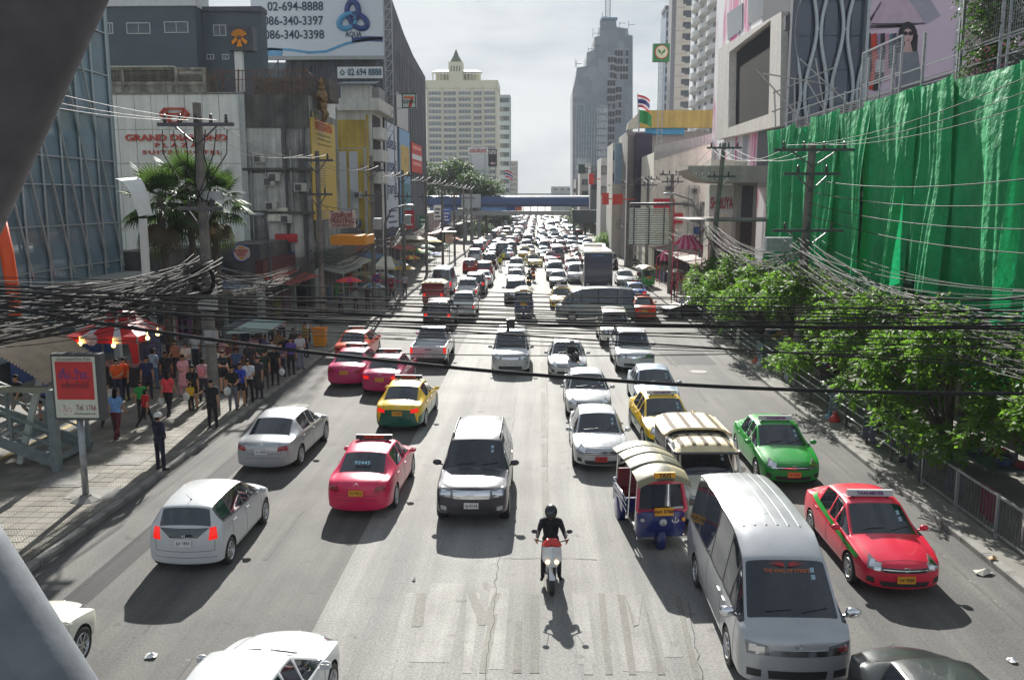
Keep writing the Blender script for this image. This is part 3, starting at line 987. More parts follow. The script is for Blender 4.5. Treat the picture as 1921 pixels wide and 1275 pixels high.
for i in range(12):
 x = a.x+(b_.x-a.x)*i/11
 MB().bar((x,YBB+.4,b_.z-2.4),(x,YBB+.4,b_.z-.3),.12).build('leg',DSTEEL,bb_)
for i in range(11):
 x = a.x+(b_.x-a.x)*i/11
 MB().bar((x,YBB+.45,b_.z-2.3),(x+(b_.x-a.x)/11,YBB+.45,b_.z-.4),.07).build('brace',DSTEEL,bb_)
bx('back_wall',(a.x,YBB+2,16),(b_.x-.2,YBB+2.3,b_.z-.3),SLATE,bb_)
for z in range(14,34):                          # lattice tower at the right end
 x0_,x1_ = b_.x+.1,b_.x+.9
 MB().bar((x0_,YBB,z),(x1_,YBB,z+1),.06).bar((x0_,YBB,z+1),(x1_,YBB,z+1),.06).build('lattice',STEEL,bb_)
MB().bar((b_.x+.1,YBB,8),(b_.x+.1,YBB,34),.10).bar((b_.x+.9,YBB,8),(b_.x+.9,YBB,34),.10).build('lattice_post',STEEL,bb_)
# ---------------------------------------------------------------- long wall with banners
lw = bld('long_wall_building','long sheeted grey building side with hanging advertising banners')
XW = -16.0
SHEET = M('grey_sheeting',(.13,.14,.155),.85,var=.3,scale=.5,streak=.45)
prof = [(92.6,33),(100,29.5),(108,27.5),(116,26.2),(128,25.2)]
m = MB()
m.poly([(XW,92.6,.1)]+[(XW,y,z) for y,z in prof]+[(XW,128,.1)],(-10,0,0))
m.build('side_wall',SHEET,lw)
for y in range(94,128,2): bx('sheet_joint',(XW,y,10),(XW+.05,y+.05,24.5),M('joint_dark',(.08,.085,.09),.9,var=.2),lw)
def side_banner(x0,x1,y0,y1,m,lab,X=XW+.15):
 p0,p1 = PX(x0,y0,X),PX(x1,y1,X)
 zt_ = (p0.z)
 zb2 = PX(x0,y1,X).z
 o = bx('banner',(X-.08,p0.y,zb2),(X,p1.y,zt_),m,None)
 return tag(o,lab,'banner'),p0,p1,zt_,zb2
o,p0,p1,z1,z0 = side_banner(722,748,226,430,S('banner_white',196,204,214,var=.04,rough=.6),'tall white banner with Thai lettering on the long wall')
for k_,w_ in enumerate(('สมัครใจ','โทรฟรี','ราคาดี')):
 text('lettering',w_,S('ink_indigo',70,80,120,var=0),o,(XW+.17,(p0.y+p1.y)/2,z1-2.2-k_*2.4),1.6,FACE_RIGHT,.02,.02,fit=(p1.y-p0.y)*.8)
for k_ in range(5): bx('printed_line',(XW+.155,p0.y+1,z1-9.4-k_*.6),(XW+.165,p1.y-1-(k_ % 2)*2,z1-9.2-k_*.6),S('ink_indigo',70,80,120,var=0),o)
o,p0,p1,z1,z0 = side_banner(749,771,240,420,S('banner_blue',130,168,200,var=.12,scale=.5,rough=.6),'blue picture banner next to the white one')
bx('printed_field',(XW+.155,p0.y+.6,z1-5.2),(XW+.17,p1.y-.6,z1-1.8),S('print_gold',200,170,100,var=.2,scale=1),o)
bx('printed_field',(XW+.155,p0.y+.6,z1-9.5),(XW+.17,p1.y-.6,z1-6.2),S('print_teal2',90,140,150,var=.3,scale=1),o)
o,p0,p1,z1,z0 = side_banner(772,792,266,322,S('banner_red',200,60,46,var=.05,rough=.6),'red banner at the far end of the long wall')
bx('printed_band',(XW+.155,p0.y+.3,z0+(z1-z0)*.45),(XW+.17,p1.y-.3,z0+(z1-z0)*.62),WHITE,o)
for f_ in (.25,.8): bx('printed_line',(XW+.155,p0.y+1,z0+(z1-z0)*f_),(XW+.17,p1.y-1,z0+(z1-z0)*f_+.4),S('print_pink',230,150,140,var=0),o)
o,p0,p1,z1,z0 = side_banner(744,766,172,236,S('banner_grey_white',184,184,182,var=.08,scale=.4,rough=.6),'pale torn banner high on the long wall beside the seven sign')
m = MB()
sv = thing('shop_sign','square sign with a red and orange seven above the banners','sign')
c = P(768,190,97)
w2 = (P(781,190,97).x-P(755,190,97).x)/2
MB().box(c,(2*w2,.5,2*w2)).build('sign_box',WHITE,sv)
fr = MB()
for sx,sz,dx,dz in ((0,1,1,.07),(0,-1,1,.07),(1,0,.07,1),(-1,0,.07,1)):
 fr.box(c+Vector((sx*w2*.97,-.26,sz*w2*.97)),(2*w2*dx,.06,2*w2*dz))
fr.build('sign_frame',S('seven_green',20,90,60,var=0),sv)
s7 = [(-.72,.62),(.72,.62),(.72,.38),(.30,-.85),(-.10,-.85),(.30,.34),(-.72,.34)]
MB().poly([c+Vector((x*w2,-.27,z*w2)) for x,z in s7[:3]+[(.62,.34),(-.72,.34)]],(0,-.03,0)).build('numeral_top',S('seven_orange',235,110,40,var=0),sv)
MB().poly([c+Vector((x*w2,-.27,z*w2)) for x,z in [(.62,.33),(.30,-.85),(-.10,-.85),(.26,.33)]],(0,-.03,0)).build('numeral_stem',S('seven_red',205,40,40,var=0),sv)
text('lettering','ELEVEN',S('seven_green',20,90,60,var=0),sv,c+Vector((0,-.33,-.15*w2)),.5,FACE_CAM,.02,.02,fit=1.6*w2)
MB().bar(c+Vector((-w2,0,w2)),c+Vector((-w2-1.4,0,w2)),.08).bar(c+Vector((-w2,0,-w2)),c+Vector((-w2-1.4,0,-w2)),.08).build('bracket',STEEL,sv)
# ground floor shopfronts on the left (dark openings with fascias and awnings)
rng = random.Random(11)
SHOPC = [(60,40,44),(40,46,70),(90,40,40),(46,60,56),(80,74,60),(120,60,40)]
for i,(y0,y1,X,name) in enumerate(((47.5,51,-20.2,'burger'),(51.3,54.6,-19.6,'red'),(55,62.5,-17.4,'x'),(63.2,71.5,-15.9,'x'),(72.2,79,-16.4,'x'),(79.4,85.6,-16.5,'x'),(92.8,101,-15.8,'x'),(101.4,112,-15.8,'x'),(112.4,124,-15.8,'x'))):
 sh = bld('shopfront','ground floor shopfront with dark opening, number %s along the left pavement' % ('first second third fourth fifth sixth seventh eighth ninth'.split()[i]),'shop')
 bx('wall',(X-3,y0,.1),(X-.5,y1,5.2),DGRIME,sh)
 bx('fascia',(X-.5,y0,3.1),(X,y1,4.2),S('fascia_%d' % i,*SHOPC[i % 6],var=.25,scale=2,rough=.6),sh)
 bx('shop_pier',(X-.5,y0,.1),(X-.02,y0+.35,3.1),GRIME2,sh)
 bx('shop_pier',(X-.5,y1-.35,.1),(X-.02,y1,3.1),GRIME2,sh)
 for k_ in range(3):
  yy = y0+.6+(y1-y0-1.2)*(k_+.5)/3
  bx('goods_shelf',(X-.5,yy-.6,.1),(X-.2,yy+.6,1.2+.5*rng.random()),S('goods_%d_%d' % (i,k_),rng.randint(60,190),rng.randint(50,140),rng.randint(50,150),var=.5,scale=6),sh)
 tag(MB().poly([(X-.1,y0+.2,3.1),(X+1.7,y0+.2,2.65),(X+1.7,y0+.2,2.6),(X-.1,y0+.2,3.04)],(0,y1-y0-.4,0)).build('awning_sheet',S('awning_%d' % i,*[(150,145,130),(60,90,120),(160,60,50),(120,120,110)][i % 4],var=.2,rough=.7),sh))
for (x,y,Y) in ((454,474,50.0),):
 bk = thing('burger_sign','round burger shop sign in red and orange on a dark fascia','sign')
 c = P(x,y,Y)
 bx('fascia',(P(421,458,Y).x,Y+.1,P(421,488,Y).z),(P(487,458,Y).x,Y+.3,P(421,458,Y).z),DSTEEL,bk)
 MB().lathe([(.50,0),(.50,.05),(.01,.06)],28,c-Vector((0,.1,0)),'Y').build('disc',S('sign_cream',214,200,190,var=.05),bk)
 MB().tube([c+Vector((math.cos(a_)*.49,-.12,math.sin(a_)*.49)) for a_ in [t*R(20) for t in range(2,17)]],.035,6).build('blue_swoosh',S('sign_blue',40,70,140,var=0),bk)
 text('lettering','BURGER\nKING',S('sign_red2',200,60,50,var=0),bk,c-Vector((0,.14,0)),.26,FACE_CAM,.02,.01,fit=.78,lines=.8)
 for s_ in (.30,-.30): MB().ball(c+Vector((0,-.06,s_)),.34,14,6,(1,.15,.32)).build('bun',S('bun_orange',225,150,60,var=.05),bk)
pr = thing('printing_sign','pink white sign in Thai and English offering printing','sign')
a,b_ = P(617,396,55),P(667,427,55)
bx('board',(a.x,55,b_.z),(b_.x,55.12,a.z),S('sign_pinkish',205,180,170,var=.08),pr)
MAR = S('ink_maroon',130,50,50,var=0)
text('lettering','โรงพิมพ์',MAR,pr,P(641,404,54.95),.55,FACE_CAM,.02,.02,fit=1.35)
text('lettering','PRINTING',MAR,pr,P(642,415,54.95),.40,FACE_CAM,.02,.018,fit=1.48)
text('lettering','HOUR SERVICE',MAR,pr,P(642,423,54.95),.24,FACE_CAM,.02,.008,fit=1.35)
for s_ in (0,1): MB().bar((a.x+.05 if s_ == 0 else b_.x-.05,55.06,a.z),(a.x-.9,55.06,a.z+(.9 if s_ == 0 else .4)),.03).build('stay',DSTEEL,pr)
orow = bx('orange_awning',(P(626,450,58).x,57,P(626,458,58).z),(P(692,450,58).x,60,P(626,441,58).z),S('awning_orange',220,140,30,var=.1,rough=.6))
tag(orow,'orange awning box below the yellow wall','awning')
# ================================================================== right side of the street
XT = 15.0
rb_ = bld('scaffolded_building','low building hidden behind green tarpaulins with a railed roof terrace')
RCON = M('raw_concrete',(.20,.19,.18),.95,var=.3,scale=.6,streak=.35)
bx('core',(XT+1.2,24,.1),(XT+14,57,11.9),M('core_dark',(.05,.05,.055),.95,var=.4),rb_)
bx('roof_slab',(XT+.3,23.5,11.9),(XT+14,57.2,12.25),RCON,rb_)
for z in (4.2,8.1): bx('floor_slab',(XT+.5,23.5,z),(XT+1.4,57,z+.3),RCON,rb_)
for y in range(24,58,4): bx('column',(XT+.6,y,.1),(XT+1.1,y+.5,11.9),RCON,rb_)
def tarp_mat():
 m = S('green_tarpaulin',26,166,100,rough=.6,var=.18,scale=.9,spec=.3)
 nt = m.node_tree
 b = nt.nodes['Principled BSDF']
 tl = nt.nodes.new('ShaderNodeBsdfTranslucent')
 tl.inputs['Color'].default_value = (.03,.68,.27,1)
 mx = nt.nodes.new('ShaderNodeMixShader')
 mx.inputs['Fac'].default_value = .2
 nt.links.new(b.outputs[0],mx.inputs[1])
 nt.links.new(tl.outputs[0],mx.inputs[2])
 nt.links.new(mx.outputs[0],nt.nodes['Material Output'].inputs['Surface'])
 tc = nt.nodes.new('ShaderNodeTexCoord')          # fine crumple
 n = nt.nodes.new('ShaderNodeTexNoise')
 n.inputs['Scale'].default_value = 2.2
 n.inputs['Detail'].default_value = 7
 bp = nt.nodes.new('ShaderNodeBump')
 bp.inputs['Strength'].default_value = .55
 bp.inputs['Distance'].default_value = .25
 nt.links.new(tc.outputs['Object'],n.inputs['Vector'])
 nt.links.new(n.outputs['Fac'],bp.inputs['Height'])
 nt.links.new(bp.outputs['Normal'],b.inputs['Normal'])
 nt.links.new(bp.outputs['Normal'],tl.inputs['Normal'])
 return m
TARP = tarp_mat()
rng = random.Random(5)
yT = 57.4
k_ = 0
tnames = 'farthest second third fourth fifth sixth seventh nearest ninth tenth eleventh twelfth'.split()
while yT > 25.5:
 w = rng.uniform(3.4,6.2)
 y1,y0 = yT,yT-w
 zb_ = rng.uniform(1.6,3.2) if k_ != 5 else 4.6
 zt_ = 12.3+rng.uniform(-.1,.15)
 ph = [rng.uniform(0,6.28) for _ in range(6)]
 fr = [rng.uniform(1.6,2.4),rng.uniform(3.4,4.6),rng.uniform(6.5,9)]
 off = rng.uniform(0,.35)
 conv = rng.uniform(-.35,.35)
 def f(u,v):                                      # v = 0 top .. 1 bottom
  yy = y0+(w+.8)*u
  zc = zt_-(zt_-zb_)*v-.12*math.sin(u*math.pi)*(1-v)
  yc = (y0+y1)/2+conv*w
  pull = .55*math.exp(-((v-.42)/.35)**2)
  s = u*w
  a = (.04+.24*v**.8)*(1+.6*math.sin(s*.9+ph[5]))
  x = a*(math.sin(fr[0]*s+ph[0]+v*.9)*.8+.5*math.sin(fr[1]*s+ph[1]-v*1.3)+.3*math.sin(fr[2]*s+ph[2]+v*2)+.14*math.sin(fr[2]*2.3*s+ph[1]-v*3))
  x += .10*math.sin(5*v+ph[3]+2.2*u)+.05*math.sin(13*v+ph[4]+6*u)*(1-v)
  zc += (v**4)*(.28*math.sin(s*1.3+ph[5])+.12*math.sin(s*5+ph[0])+.6*(u-.5)*math.sin(ph[1]))
  return Vector((XT-off-x,yy+pull*.25*conv*math.sin(u*3.14),zc))
 o = MB().grid(f,72,46).build('tarpaulin',TARP,smooth=True,fix=False)
 tag(o,('green tarpaulin at the far end of the right building' if k_ == 0 else 'green tarpaulin on the right building, %s counted from the far end' % tnames[k_].replace('nearest','eighth')),'tarpaulin','green tarpaulins on the right building')
 yT = y0+.55
 k_ += 1
# terrace railing with mesh panels and an overgrown shrub
tr = thing('terrace_railing','galvanised terrace railing with mesh panels above the green tarpaulins','railing')
XR_ = XT+.5
for z in (12.75,13.3): MB().bar((XR_,24,z),(XR_,57,z),.05).build('rail',STEEL,tr)
for i,y in enumerate(range(25,58,3)): MB().bar((XR_,y,12.2),(XR_,y,14.6 if y < 46 else 13.4),.09).build('post',STEEL,tr)
MESHM = M('wire_mesh_panel',(.30,.32,.33),.5,.5,var=.1)
for (ya,yb_,zt_) in ((27.2,33.8,16.2),(39.2,43.8,14.9)):
 MB().bar((XR_,ya,zt_),(XR_,yb_,zt_),.08).bar((XR_,ya,13.4),(XR_,yb_,13.4),.06).bar((XR_,ya,12.2),(XR_,ya,zt_),.09).bar((XR_,yb_,12.2),(XR_,yb_,zt_),.09).bar((XR_,(ya+yb_)/2,12.2),(XR_,(ya+yb_)/2,zt_),.07).build('panel_frame',STEEL,tr)
 g = MB()
 for i in range(int((yb_-ya)/.14)): g.bar((XR_,ya+i*.14,13.4),(XR_,ya+i*.14,zt_),.012)
 for i in range(int((zt_-13.4)/.14)): g.bar((XR_,ya,13.4+i*.14),(XR_,yb_,13.4+i*.14),.012)
 tag(g.build('wire_mesh',MESHM,tr),kind='stuff')
for j in range(5): bx('deck_louvre',(XT+.9,24,12.35+j*.13),(XT+.95,56,12.42+j*.13),DSTEEL,tr)
yl = MB().poly([(XR_-.06,29.3,16.3),(XR_-.06,28.4,16.4),(XR_-.06,28.6,17.2),(XR_-.06,28.2,18.3)],(-.02,0,0)).build('yellow_cloth',S('yellow_rag',225,205,40,var=.1,rough=.8))
tag(yl,'scrap of yellow cloth caught on the terrace mesh','cloth')
# bamboo scaffold at the far end of the tarps
bs = thing('scaffold','thin bare scaffold poles crossing above the far tarpaulin','scaffold')
SP = M('scaffold_pole',(.42,.42,.40),.5,.4,var=.15)
for (a,b_,Y) in (((1418,130),(1500,220),58),((1432,138),(1560,160),58),((1450,175),(1563,128),57),((1448,210),(1572,165),57),((1500,110),(1592,195),56),((1530,110),(1545,200),57),((1453,170),(1455,240),58),((1490,150),(1492,235),58),((1512,150),(1545,205),57),((1565,125),(1562,200),57)):
 MB().cyl(P(*a,Y),P(*b_,Y-.5),.045,n=6).build('pole',SP,bs)
# ---------------------------------------------------------------- mall front with brush strokes and dark screen
ml = bld('mall_building','white mall front with pink and black brush strokes and a huge dark screen')
XM = 17.5
def brush_mat():
 m = bpy.data.materials.new('brush_stroke_wall')
 m.use_nodes = True
 nt = m.node_tree
 b = nt.nodes['Principled BSDF']
 b.inputs['Roughness'].default_value = .6
 tc = nt.nodes.new('ShaderNodeTexCoord')
 def noise(sc,mp_,det=4,loc=(0,0,0)):
  mp = nt.nodes.new('ShaderNodeMapping')
  mp.inputs['Scale'].default_value = mp_
  mp.inputs['Location'].default_value = loc
  n = nt.nodes.new('ShaderNodeTexNoise')
  n.inputs['Scale'].default_value = sc
  n.inputs['Detail'].default_value = det
  nt.links.new(tc.outputs['Object'],mp.inputs['Vector'])
  nt.links.new(mp.outputs['Vector'],n.inputs['Vector'])
  return n.outputs['Fac']
 col = None
 base = (.80,.80,.82,1)
 for i,(c,p0,p1,sc,mp_) in enumerate((((.62,.12,.30,1),.52,.60,.28,(1,1,.35)),((.30,.30,.36,1),.56,.64,.35,(1,1.4,.25)),((.05,.05,.06,1),.60,.66,.30,(1,1.5,.22)),((.66,.66,.68,1),.60,.63,.5,(1,2.2,.12)))):
  r = nt.nodes.new('ShaderNodeValToRGB')
  r.color_ramp.elements[0].position,r.color_ramp.elements[1].position = p0,p1
  nt.links.new(noise(sc,mp_,5,(i*7.3,i*3.1,i*5.7)),r.inputs['Fac'])
  mx = nt.nodes.new('ShaderNodeMixRGB')
  nt.links.new(r.outputs['Color'],mx.inputs['Fac'])
  if col is None: mx.inputs['Color1'].default_value = base
  else: nt.links.new(col,mx.inputs['Color1'])
  mx.inputs['Color2'].default_value = c
  col = mx.outputs['Color']
 nt.links.new(col,b.inputs['Base Color'])
 return m
BRUSH = brush_mat()
ym0,ym1 = PX(1492,200,XM).y,PX(1338,200,XM).y
bx('painted_wall',(XM,ym0,.1),(XM+16,ym1,27),BRUSH,ml)
bx('upper_wall',(XM+.02,ym0,27),(XM+16,ym1,36),M('mall_white',(.78,.79,.80),.6,var=.06),ml)
def mq(pts,X,m,nm,d=.1,parent=None):
 q = [PX(x,y,X) for x,y in pts]
 return MB().poly(q,(-d,0,0)).build(nm,m,parent or ml)
BEIGE = M('screen_surround',(.66,.63,.58),.7,var=.1,streak=.15)
sc = [(1362,92),(1485,22),(1482,236),(1358,262)]
inn = [(1383,98),(1464,38),(1460,214),(1381,240)]
for i in range(4):
 mq([sc[i],sc[(i+1) % 4],inn[(i+1) % 4],inn[i]],XM,BEIGE,'screen_surround',.7)
mq(inn,XM-.35,M('led_screen',(.022,.023,.024),.9,var=.15,scale=3,spec=.1),'led_screen',.05)
mq([(1365,26),(1394,6),(1393,56),(1366,76)],XM,WGLASS,'window',.05)
mq([(1405,-2),(1440,-24),(1442,24),(1405,46)],XM,WGLASS,'window',.05)
mq([(1455,-34),(1490,-55),(1490,-5),(1456,15)],XM,WGLASS,'window',.05)
for (x,y) in ((1476,38),(1476,50)):
 MB().box(PX(x,y,XM-1.2),(.3,.5,.5)).build('speaker_box',DSTEEL,ml)
# wavy lattice over dark glass
YL = 61.0
xl0,xl1 = P(1497,100,YL).x,P(1621,100,YL).x
lt = bld('lattice_facade','dark glass front covered by a pale wavy tube lattice')
bx('core',(xl0,YL+.4,9),(xl1,YL+10,27),M('lattice_core',(.03,.035,.05),.5,var=.2),lt)
LGL = pane_glass('lattice_glass',(.03,.04,.07),(.08,.10,.16))
for i in range(5):
 for j in range(7):
  ya_,yb2 = xl0+(xl1-xl0)*i/5,xl0+(xl1-xl0)*(i+1)/5
  bx('pane',(ya_+.02,YL+.30,10+j*2.2),(yb2-.02,YL+.36,12.16+j*2.2),LGL,lt)
TUBEW = M('lattice_tube',(.50,.55,.57),.4,.2,var=.08)
pitch = (xl1-xl0)/2.5
for i in range(3):
 xc = xl0+pitch*(.25+i)
 for s in (-1,1):
  pts = []
  for t in range(40):
   z = 10.8+t*.3
   pts.append((xc+s*pitch*(.25+.17*math.cos((z-P(1540,55,YL).z)*2*math.pi/8.2)),YL+.02,z))
  pts = [p for p in pts if xl0-.3 < p[0] < xl1+.2]
  if len(pts) > 3: MB().tube(pts,.125,8).build('wave_tube',TUBEW,lt,smooth=True)
 for k_ in range(2):
  for (zz,xo) in ((P(1540,55,YL).z+4.1-8.2*k_,0),(P(1540,55,YL).z-8.2*k_,.5)):
   x_ = xc+xo*pitch
   if x_+pitch*.08 < xl1: MB().cyl((x_-pitch*.09,YL+.02,zz),(x_+pitch*.09,YL+.02,zz),.085,n=8).build('tube_link',TUBEW,lt)
bx('edge_fin',(xl1-.05,YL-.3,8),(xl1+.15,YL+.5,27),MULL,lt)
bx('edge_fin',(xl0-.5,YL-.1,8),(xl0-.02,YL+.5,27),M('fin_slate',(.12,.13,.16),.5,var=.1),lt)
# fashion poster
ps = thing('fashion_poster','huge fashion poster with hanging clothes and a woman in sunglasses','poster')
XP = 60.8
bx('sheet',(xl1+.15,XP,9),(P(1790,100,XP).x,XP+.5,26),S('poster_lilac',222,200,216,var=.05,scale=.4,rough=.6),ps)
def pq(pts,col,nm,lay=1,rough=.6):
 q = [P(x,y,XP-.012*lay) for x,y in pts]
 return MB().poly(q,(0,-.01,0)).build(nm,S('print_%d_%d_%d' % col,*col,var=.1,scale=2,rough=rough),ps)
pq([(1624,60),(1680,-40),(1735,45),(1624,48)],(205,180,196),'printed_shape')
pq([(1690,-20),(1720,-40),(1765,30),(1738,46)],(170,168,182),'printed_shape')
pq([(1635,44),(1735,43),(1735,46),(1635,47)],(90,88,96),'printed_rail',2)
for i,(x0,x1,y1,col) in enumerate(((1625,1634,150,(60,56,70)),(1634,1645,165,(205,60,40)),(1645,1652,130,(150,130,160)),(1652,1660,110,(40,40,48)),(1660,1668,150,(205,150,170)),(1668,1674,125,(90,130,140)),(1674,1682,120,(60,70,90)))):
 pq([(x0,64+(i % 3)),(x1,62),(x1+2,y1),(x0-2,y1+4)],col,'printed_garment',3)
pq([(1628,168),(1641,100),(1648,100),(1642,168)],(205,60,40),'printed_garment',4)
pq([(1643,112),(1658,112),(1659,136),(1642,136)],(205,205,210),'printed_garment',5)
pq([(1642,136),(1658,136),(1650,170),(1637,170)],(36,34,44),'printed_garment',5)
import_pts = [(1703+17*math.cos(a)*(1 if abs(math.cos(a)) < .9 else 1.05),66+25*math.sin(a)) for a in [t*R(20) for t in range(18)]]
pq(import_pts,(40,34,42),'printed_hair',4)
pq([(1684,70),(1722,66),(1720,104),(1682,110)],(42,36,44),'printed_hair',4)
pq([(1703+9.5*math.cos(a),68+14*math.sin(a)) for a in [t*R(24) for t in range(15)]],(205,172,168),'printed_face',5)
for cx in (1698.5,1708): pq([(cx+4.6*math.cos(a),63+4*math.sin(a)) for a in [t*R(30) for t in range(12)]],(40,30,36),'printed_lens',6)
pq([(1700,75.5),(1707,75),(1704,77.5)],(160,60,70),'printed_lips',6)
pq([(1682,100),(1722,96),(1732,175),(1680,178)],(128,132,142),'printed_coat',5)
pq([(1698,80),(1708,80),(1712,98),(1694,99)],(200,166,160),'printed_neck',6)
# ---------------------------------------------------------------- lower mall entrance, canopy and lettering
YE = 64.0
en = bld('mall_entrance','mall entrance with a curved concrete canopy and red lettering')
bx('wall',(P(1334,300,YE+6).x,YE+6,.1),(P(1440,300,YE).x,YE+8,P(1300,300,YE+6).z),M('entrance_cream',(.72,.69,.60),.8,var=.1,streak=.15),en)
cano = MB()
ca,cb = P(1286,318,YE),P(1435,318,YE)
zt_,zb_ = P(1300,312,YE).z,P(1300,343,YE).z
prof = [(0,zt_),(0,zt_-.25),(.5,zb_+.45),(1.3,zb_+.1),(2.4,zb_),(cb.x-ca.x,zb_),(cb.x-ca.x,zt_)]
cano.poly([(ca.x+dx,YE-1,z) for dx,z in prof],(0,5,0)).build('canopy',M('canopy_beige',(.42,.40,.35),.75,var=.12,streak=.2),en)
for i in range(4): MB().ball((ca.x+.6+i*.45,YE-1.02,zt_-.55),.09,8,5).build('downlight',CHROME,en)
wl = bx('sign_wall',(P(1331,370,YE+2).x,YE+2,P(1331,402,YE+2).z),(P(1388,370,YE+2).x,YE+2.2,P(1331,347,YE+2).z),WHITE,en)
text('lettering','SHIBUYA19',S('shibuya_red',190,40,60,var=0),en,P(1359,382,YE+1.93),1.2,FACE_CAM,.03,.012,fit=P(1386,380,YE+2).x-P(1334,380,YE+2).x)
bx('pier',(P(1389,350,YE).x,YE+1,.1),(P(1428,350,YE).x,YE+2.4,zb_),M('pier_beige',(.40,.39,.35),.8,var=.1),en)
bx('opening',(P(1398,350,YE).x,YE+.98,.1),(P(1420,350,YE).x,YE+1.0,P(1398,348,YE).z),M('opening_dark',(.09,.09,.10),.7,var=.2),en)
bx('lower_roof',(P(1268,405,YE).x,YE-6,P(1268,412,YE).z),(P(1440,405,YE).x,YE+1,P(1268,408,YE).z),M('old_tin',(.22,.20,.19),.7,.2,var=.3),en)
# ---------------------------------------------------------------- cream gabled building
YC2 = 93.0
gb = bld('gabled_building','cream building with a corrugated gable roof and red shop fascia')
x0,x1 = P(1226,330,YC2).x,P(1346,330,YC2).x
zw0,zw1 = P(1226,286,YC2).z,P(1346,262,YC2).z
CREAM2 = M('cream_render',(.80,.77,.66),.85,var=.08,streak=.16)
MB().poly([(x0,YC2,.1),(x1,YC2,.1),(x1,YC2,zw1),(x0,YC2,zw0)],(0,14,0)).build('wall',CREAM2,gb)
cg = MB()
for i in range(40):
 xa_,xb_ = x0+(x1-x0)*i/40,x0+(x1-x0)*(i+1)/40
 za_,zb2 = P(1226+3*i,290-.95*i,YC2).z,P(1226+3*i,280-.62*i,YC2).z
 cg.bb((xa_+.01,YC2-.10-.05*(i % 2),min(za_,zb2)-.6),(xb_-.01,YC2+.02,max(za_,zb2)+.35))
tag(cg.build('gable_sheeting',M('gable_tin',(.46,.46,.45),.6,.2,var=.1),gb),kind='stuff')
rs = bx('fascia',(P(1226,380,YC2).x,YC2-.2,P(1226,402,YC2).z),(P(1265,380,YC2).x,YC2-.02,P(1226,373,YC2).z),S('shop_red',190,36,60,var=.05),gb)
text('lettering','SHIELD',WHITE,gb,P(1246,382,YC2-.25),.5,FACE_CAM,.03,.008,fit=1.1)
bx('red_banner',(P(1256,400,YC2).x,YC2-.3,P(1226,462,YC2).z),(P(1265,400,YC2).x,YC2-.05,P(1226,403,YC2).z),S('shop_red',190,36,60),gb)
def clutter(t,x0,x1,Y,z0,z1,n,seed):             # air conditioners, pipes, small signs and shop openings on a bare wall
 q = random.Random(seed)
 for i in range(n):
  x,z = q.uniform(x0+.5,x1-.8),q.uniform(z0,z1)
  bx('air_conditioner',(x,Y-.4,z),(x+.85,Y-.02,z+.6),S('ac_white',176,174,166,var=.15),t)
  bx('fan_grille',(x+.08,Y-.42,z+.06),(x+.52,Y-.405,z+.5),DSTEEL,t)
  if i % 2: MB().cyl((x-.25,Y-.08,z0-2),(x-.25,Y-.08,z1),.05,n=6).build('pipe',STEEL,t)
 for i in range(n // 2+1):
  x,z = q.uniform(x0,x1-2),q.uniform(3.2,z0+1)
  bx('wall_sign',(x,Y-.25,z),(x+q.uniform(.8,2),Y-.05,z+q.uniform(.5,1.1)),S('wsign_%d' % (i % 5),*[(190,50,50),(210,205,190),(50,80,130),(200,150,50),(60,110,80)][i % 5],var=.3,scale=3,rough=.6),t)
 k = max(1,int((x1-x0)/3))
 for i in range(k): bx('shop_opening',(x0+(x1-x0)*(i+.08)/k,Y-.03,.15),(x0+(x1-x0)*(i+.92)/k,Y-.01,2.9),DARK,t)
clutter(gb,x0,x1,YC2,5.5,9.5,7,1)
clutter(gs,xl+.3,XS-.3,YS-.05,6,11.5,6,3)
clutter(yw,P(640,300,YY).x,XC-1,YY-.12,5,9,4,4)
# dark upright billboard with concrete column
dbb = thing('upright_billboard','tall blank navy billboard on a concrete column','billboard')
bx('panel',(P(1191,300,104).x,104,P(1191,393,104).z),(P(1223,300,104).x,104.5,P(1191,250,104).z),S('navy_panel',38,38,62,var=.08,rough=.6),dbb)
bx('column',(P(1177,300,104.6).x,104.6,.1),(P(1191,300,104.6).x,106,P(1177,252,104).z),RCON,dbb)
# yellow parapet block, with flags
yp_ = bld('yellow_parapet_block','block with a faded yellow parapet and a blue strip behind the gable')
Y9 = 118
bx('parapet',(P(1200,220,Y9).x,Y9,P(1200,240,Y9).z),(P(1337,220,Y9).x,Y9+1,P(1200,207,Y9).z),S('faded_yellow',188,165,96,var=.12,scale=.3,rough=.9,streak=.2),yp_)
MB().poly([P(1176,244,Y9),P(1200,240,Y9),P(1200,209,Y9),P(1178,232,Y9)],(0,1,0)).build('parapet_return',M('parapet_cream',(.50,.48,.40),.9,var=.15),yp_)
bx('blue_strip',(P(1212,245,Y9).x,Y9+.4,P(1212,252,Y9).z),(P(1285,245,Y9).x,Y9+1.5,P(1212,240,Y9).z),S('strip_blue',60,140,180,var=.1),yp_)
bx('wall',(P(1176,300,Y9).x,Y9+1,.1),(P(1337,300,Y9).x,Y9+12,P(1200,246,Y9).z),M('block_grey',(.28,.27,.25),.9,var=.2),yp_)  # plain grey wall below the parapet
def flag(px0,px1,cols,lab,Y=112,vertical=False):
 t = thing('flag',lab,'flag')
 a,b_ = P(*px0,Y),P(*px1,Y)
 MB().cyl(a,b_,.05,n=6).build('flagpole',STEEL,t)
 n = len(cols)
 w,h = (1.5,1.5)
 for i,c in enumerate(cols):
  fl = MB().grid(lambda u,v: b_+Vector((.05+w*u,.25*math.sin(u*6+i*.4),-.1-h*((i+v)/n)-.7*u*u)),10,2)
  fl.build('flag_stripe',S('flag_%d_%d_%d' % c,*c,var=.08,rough=.8),t,smooth=True,fix=False)
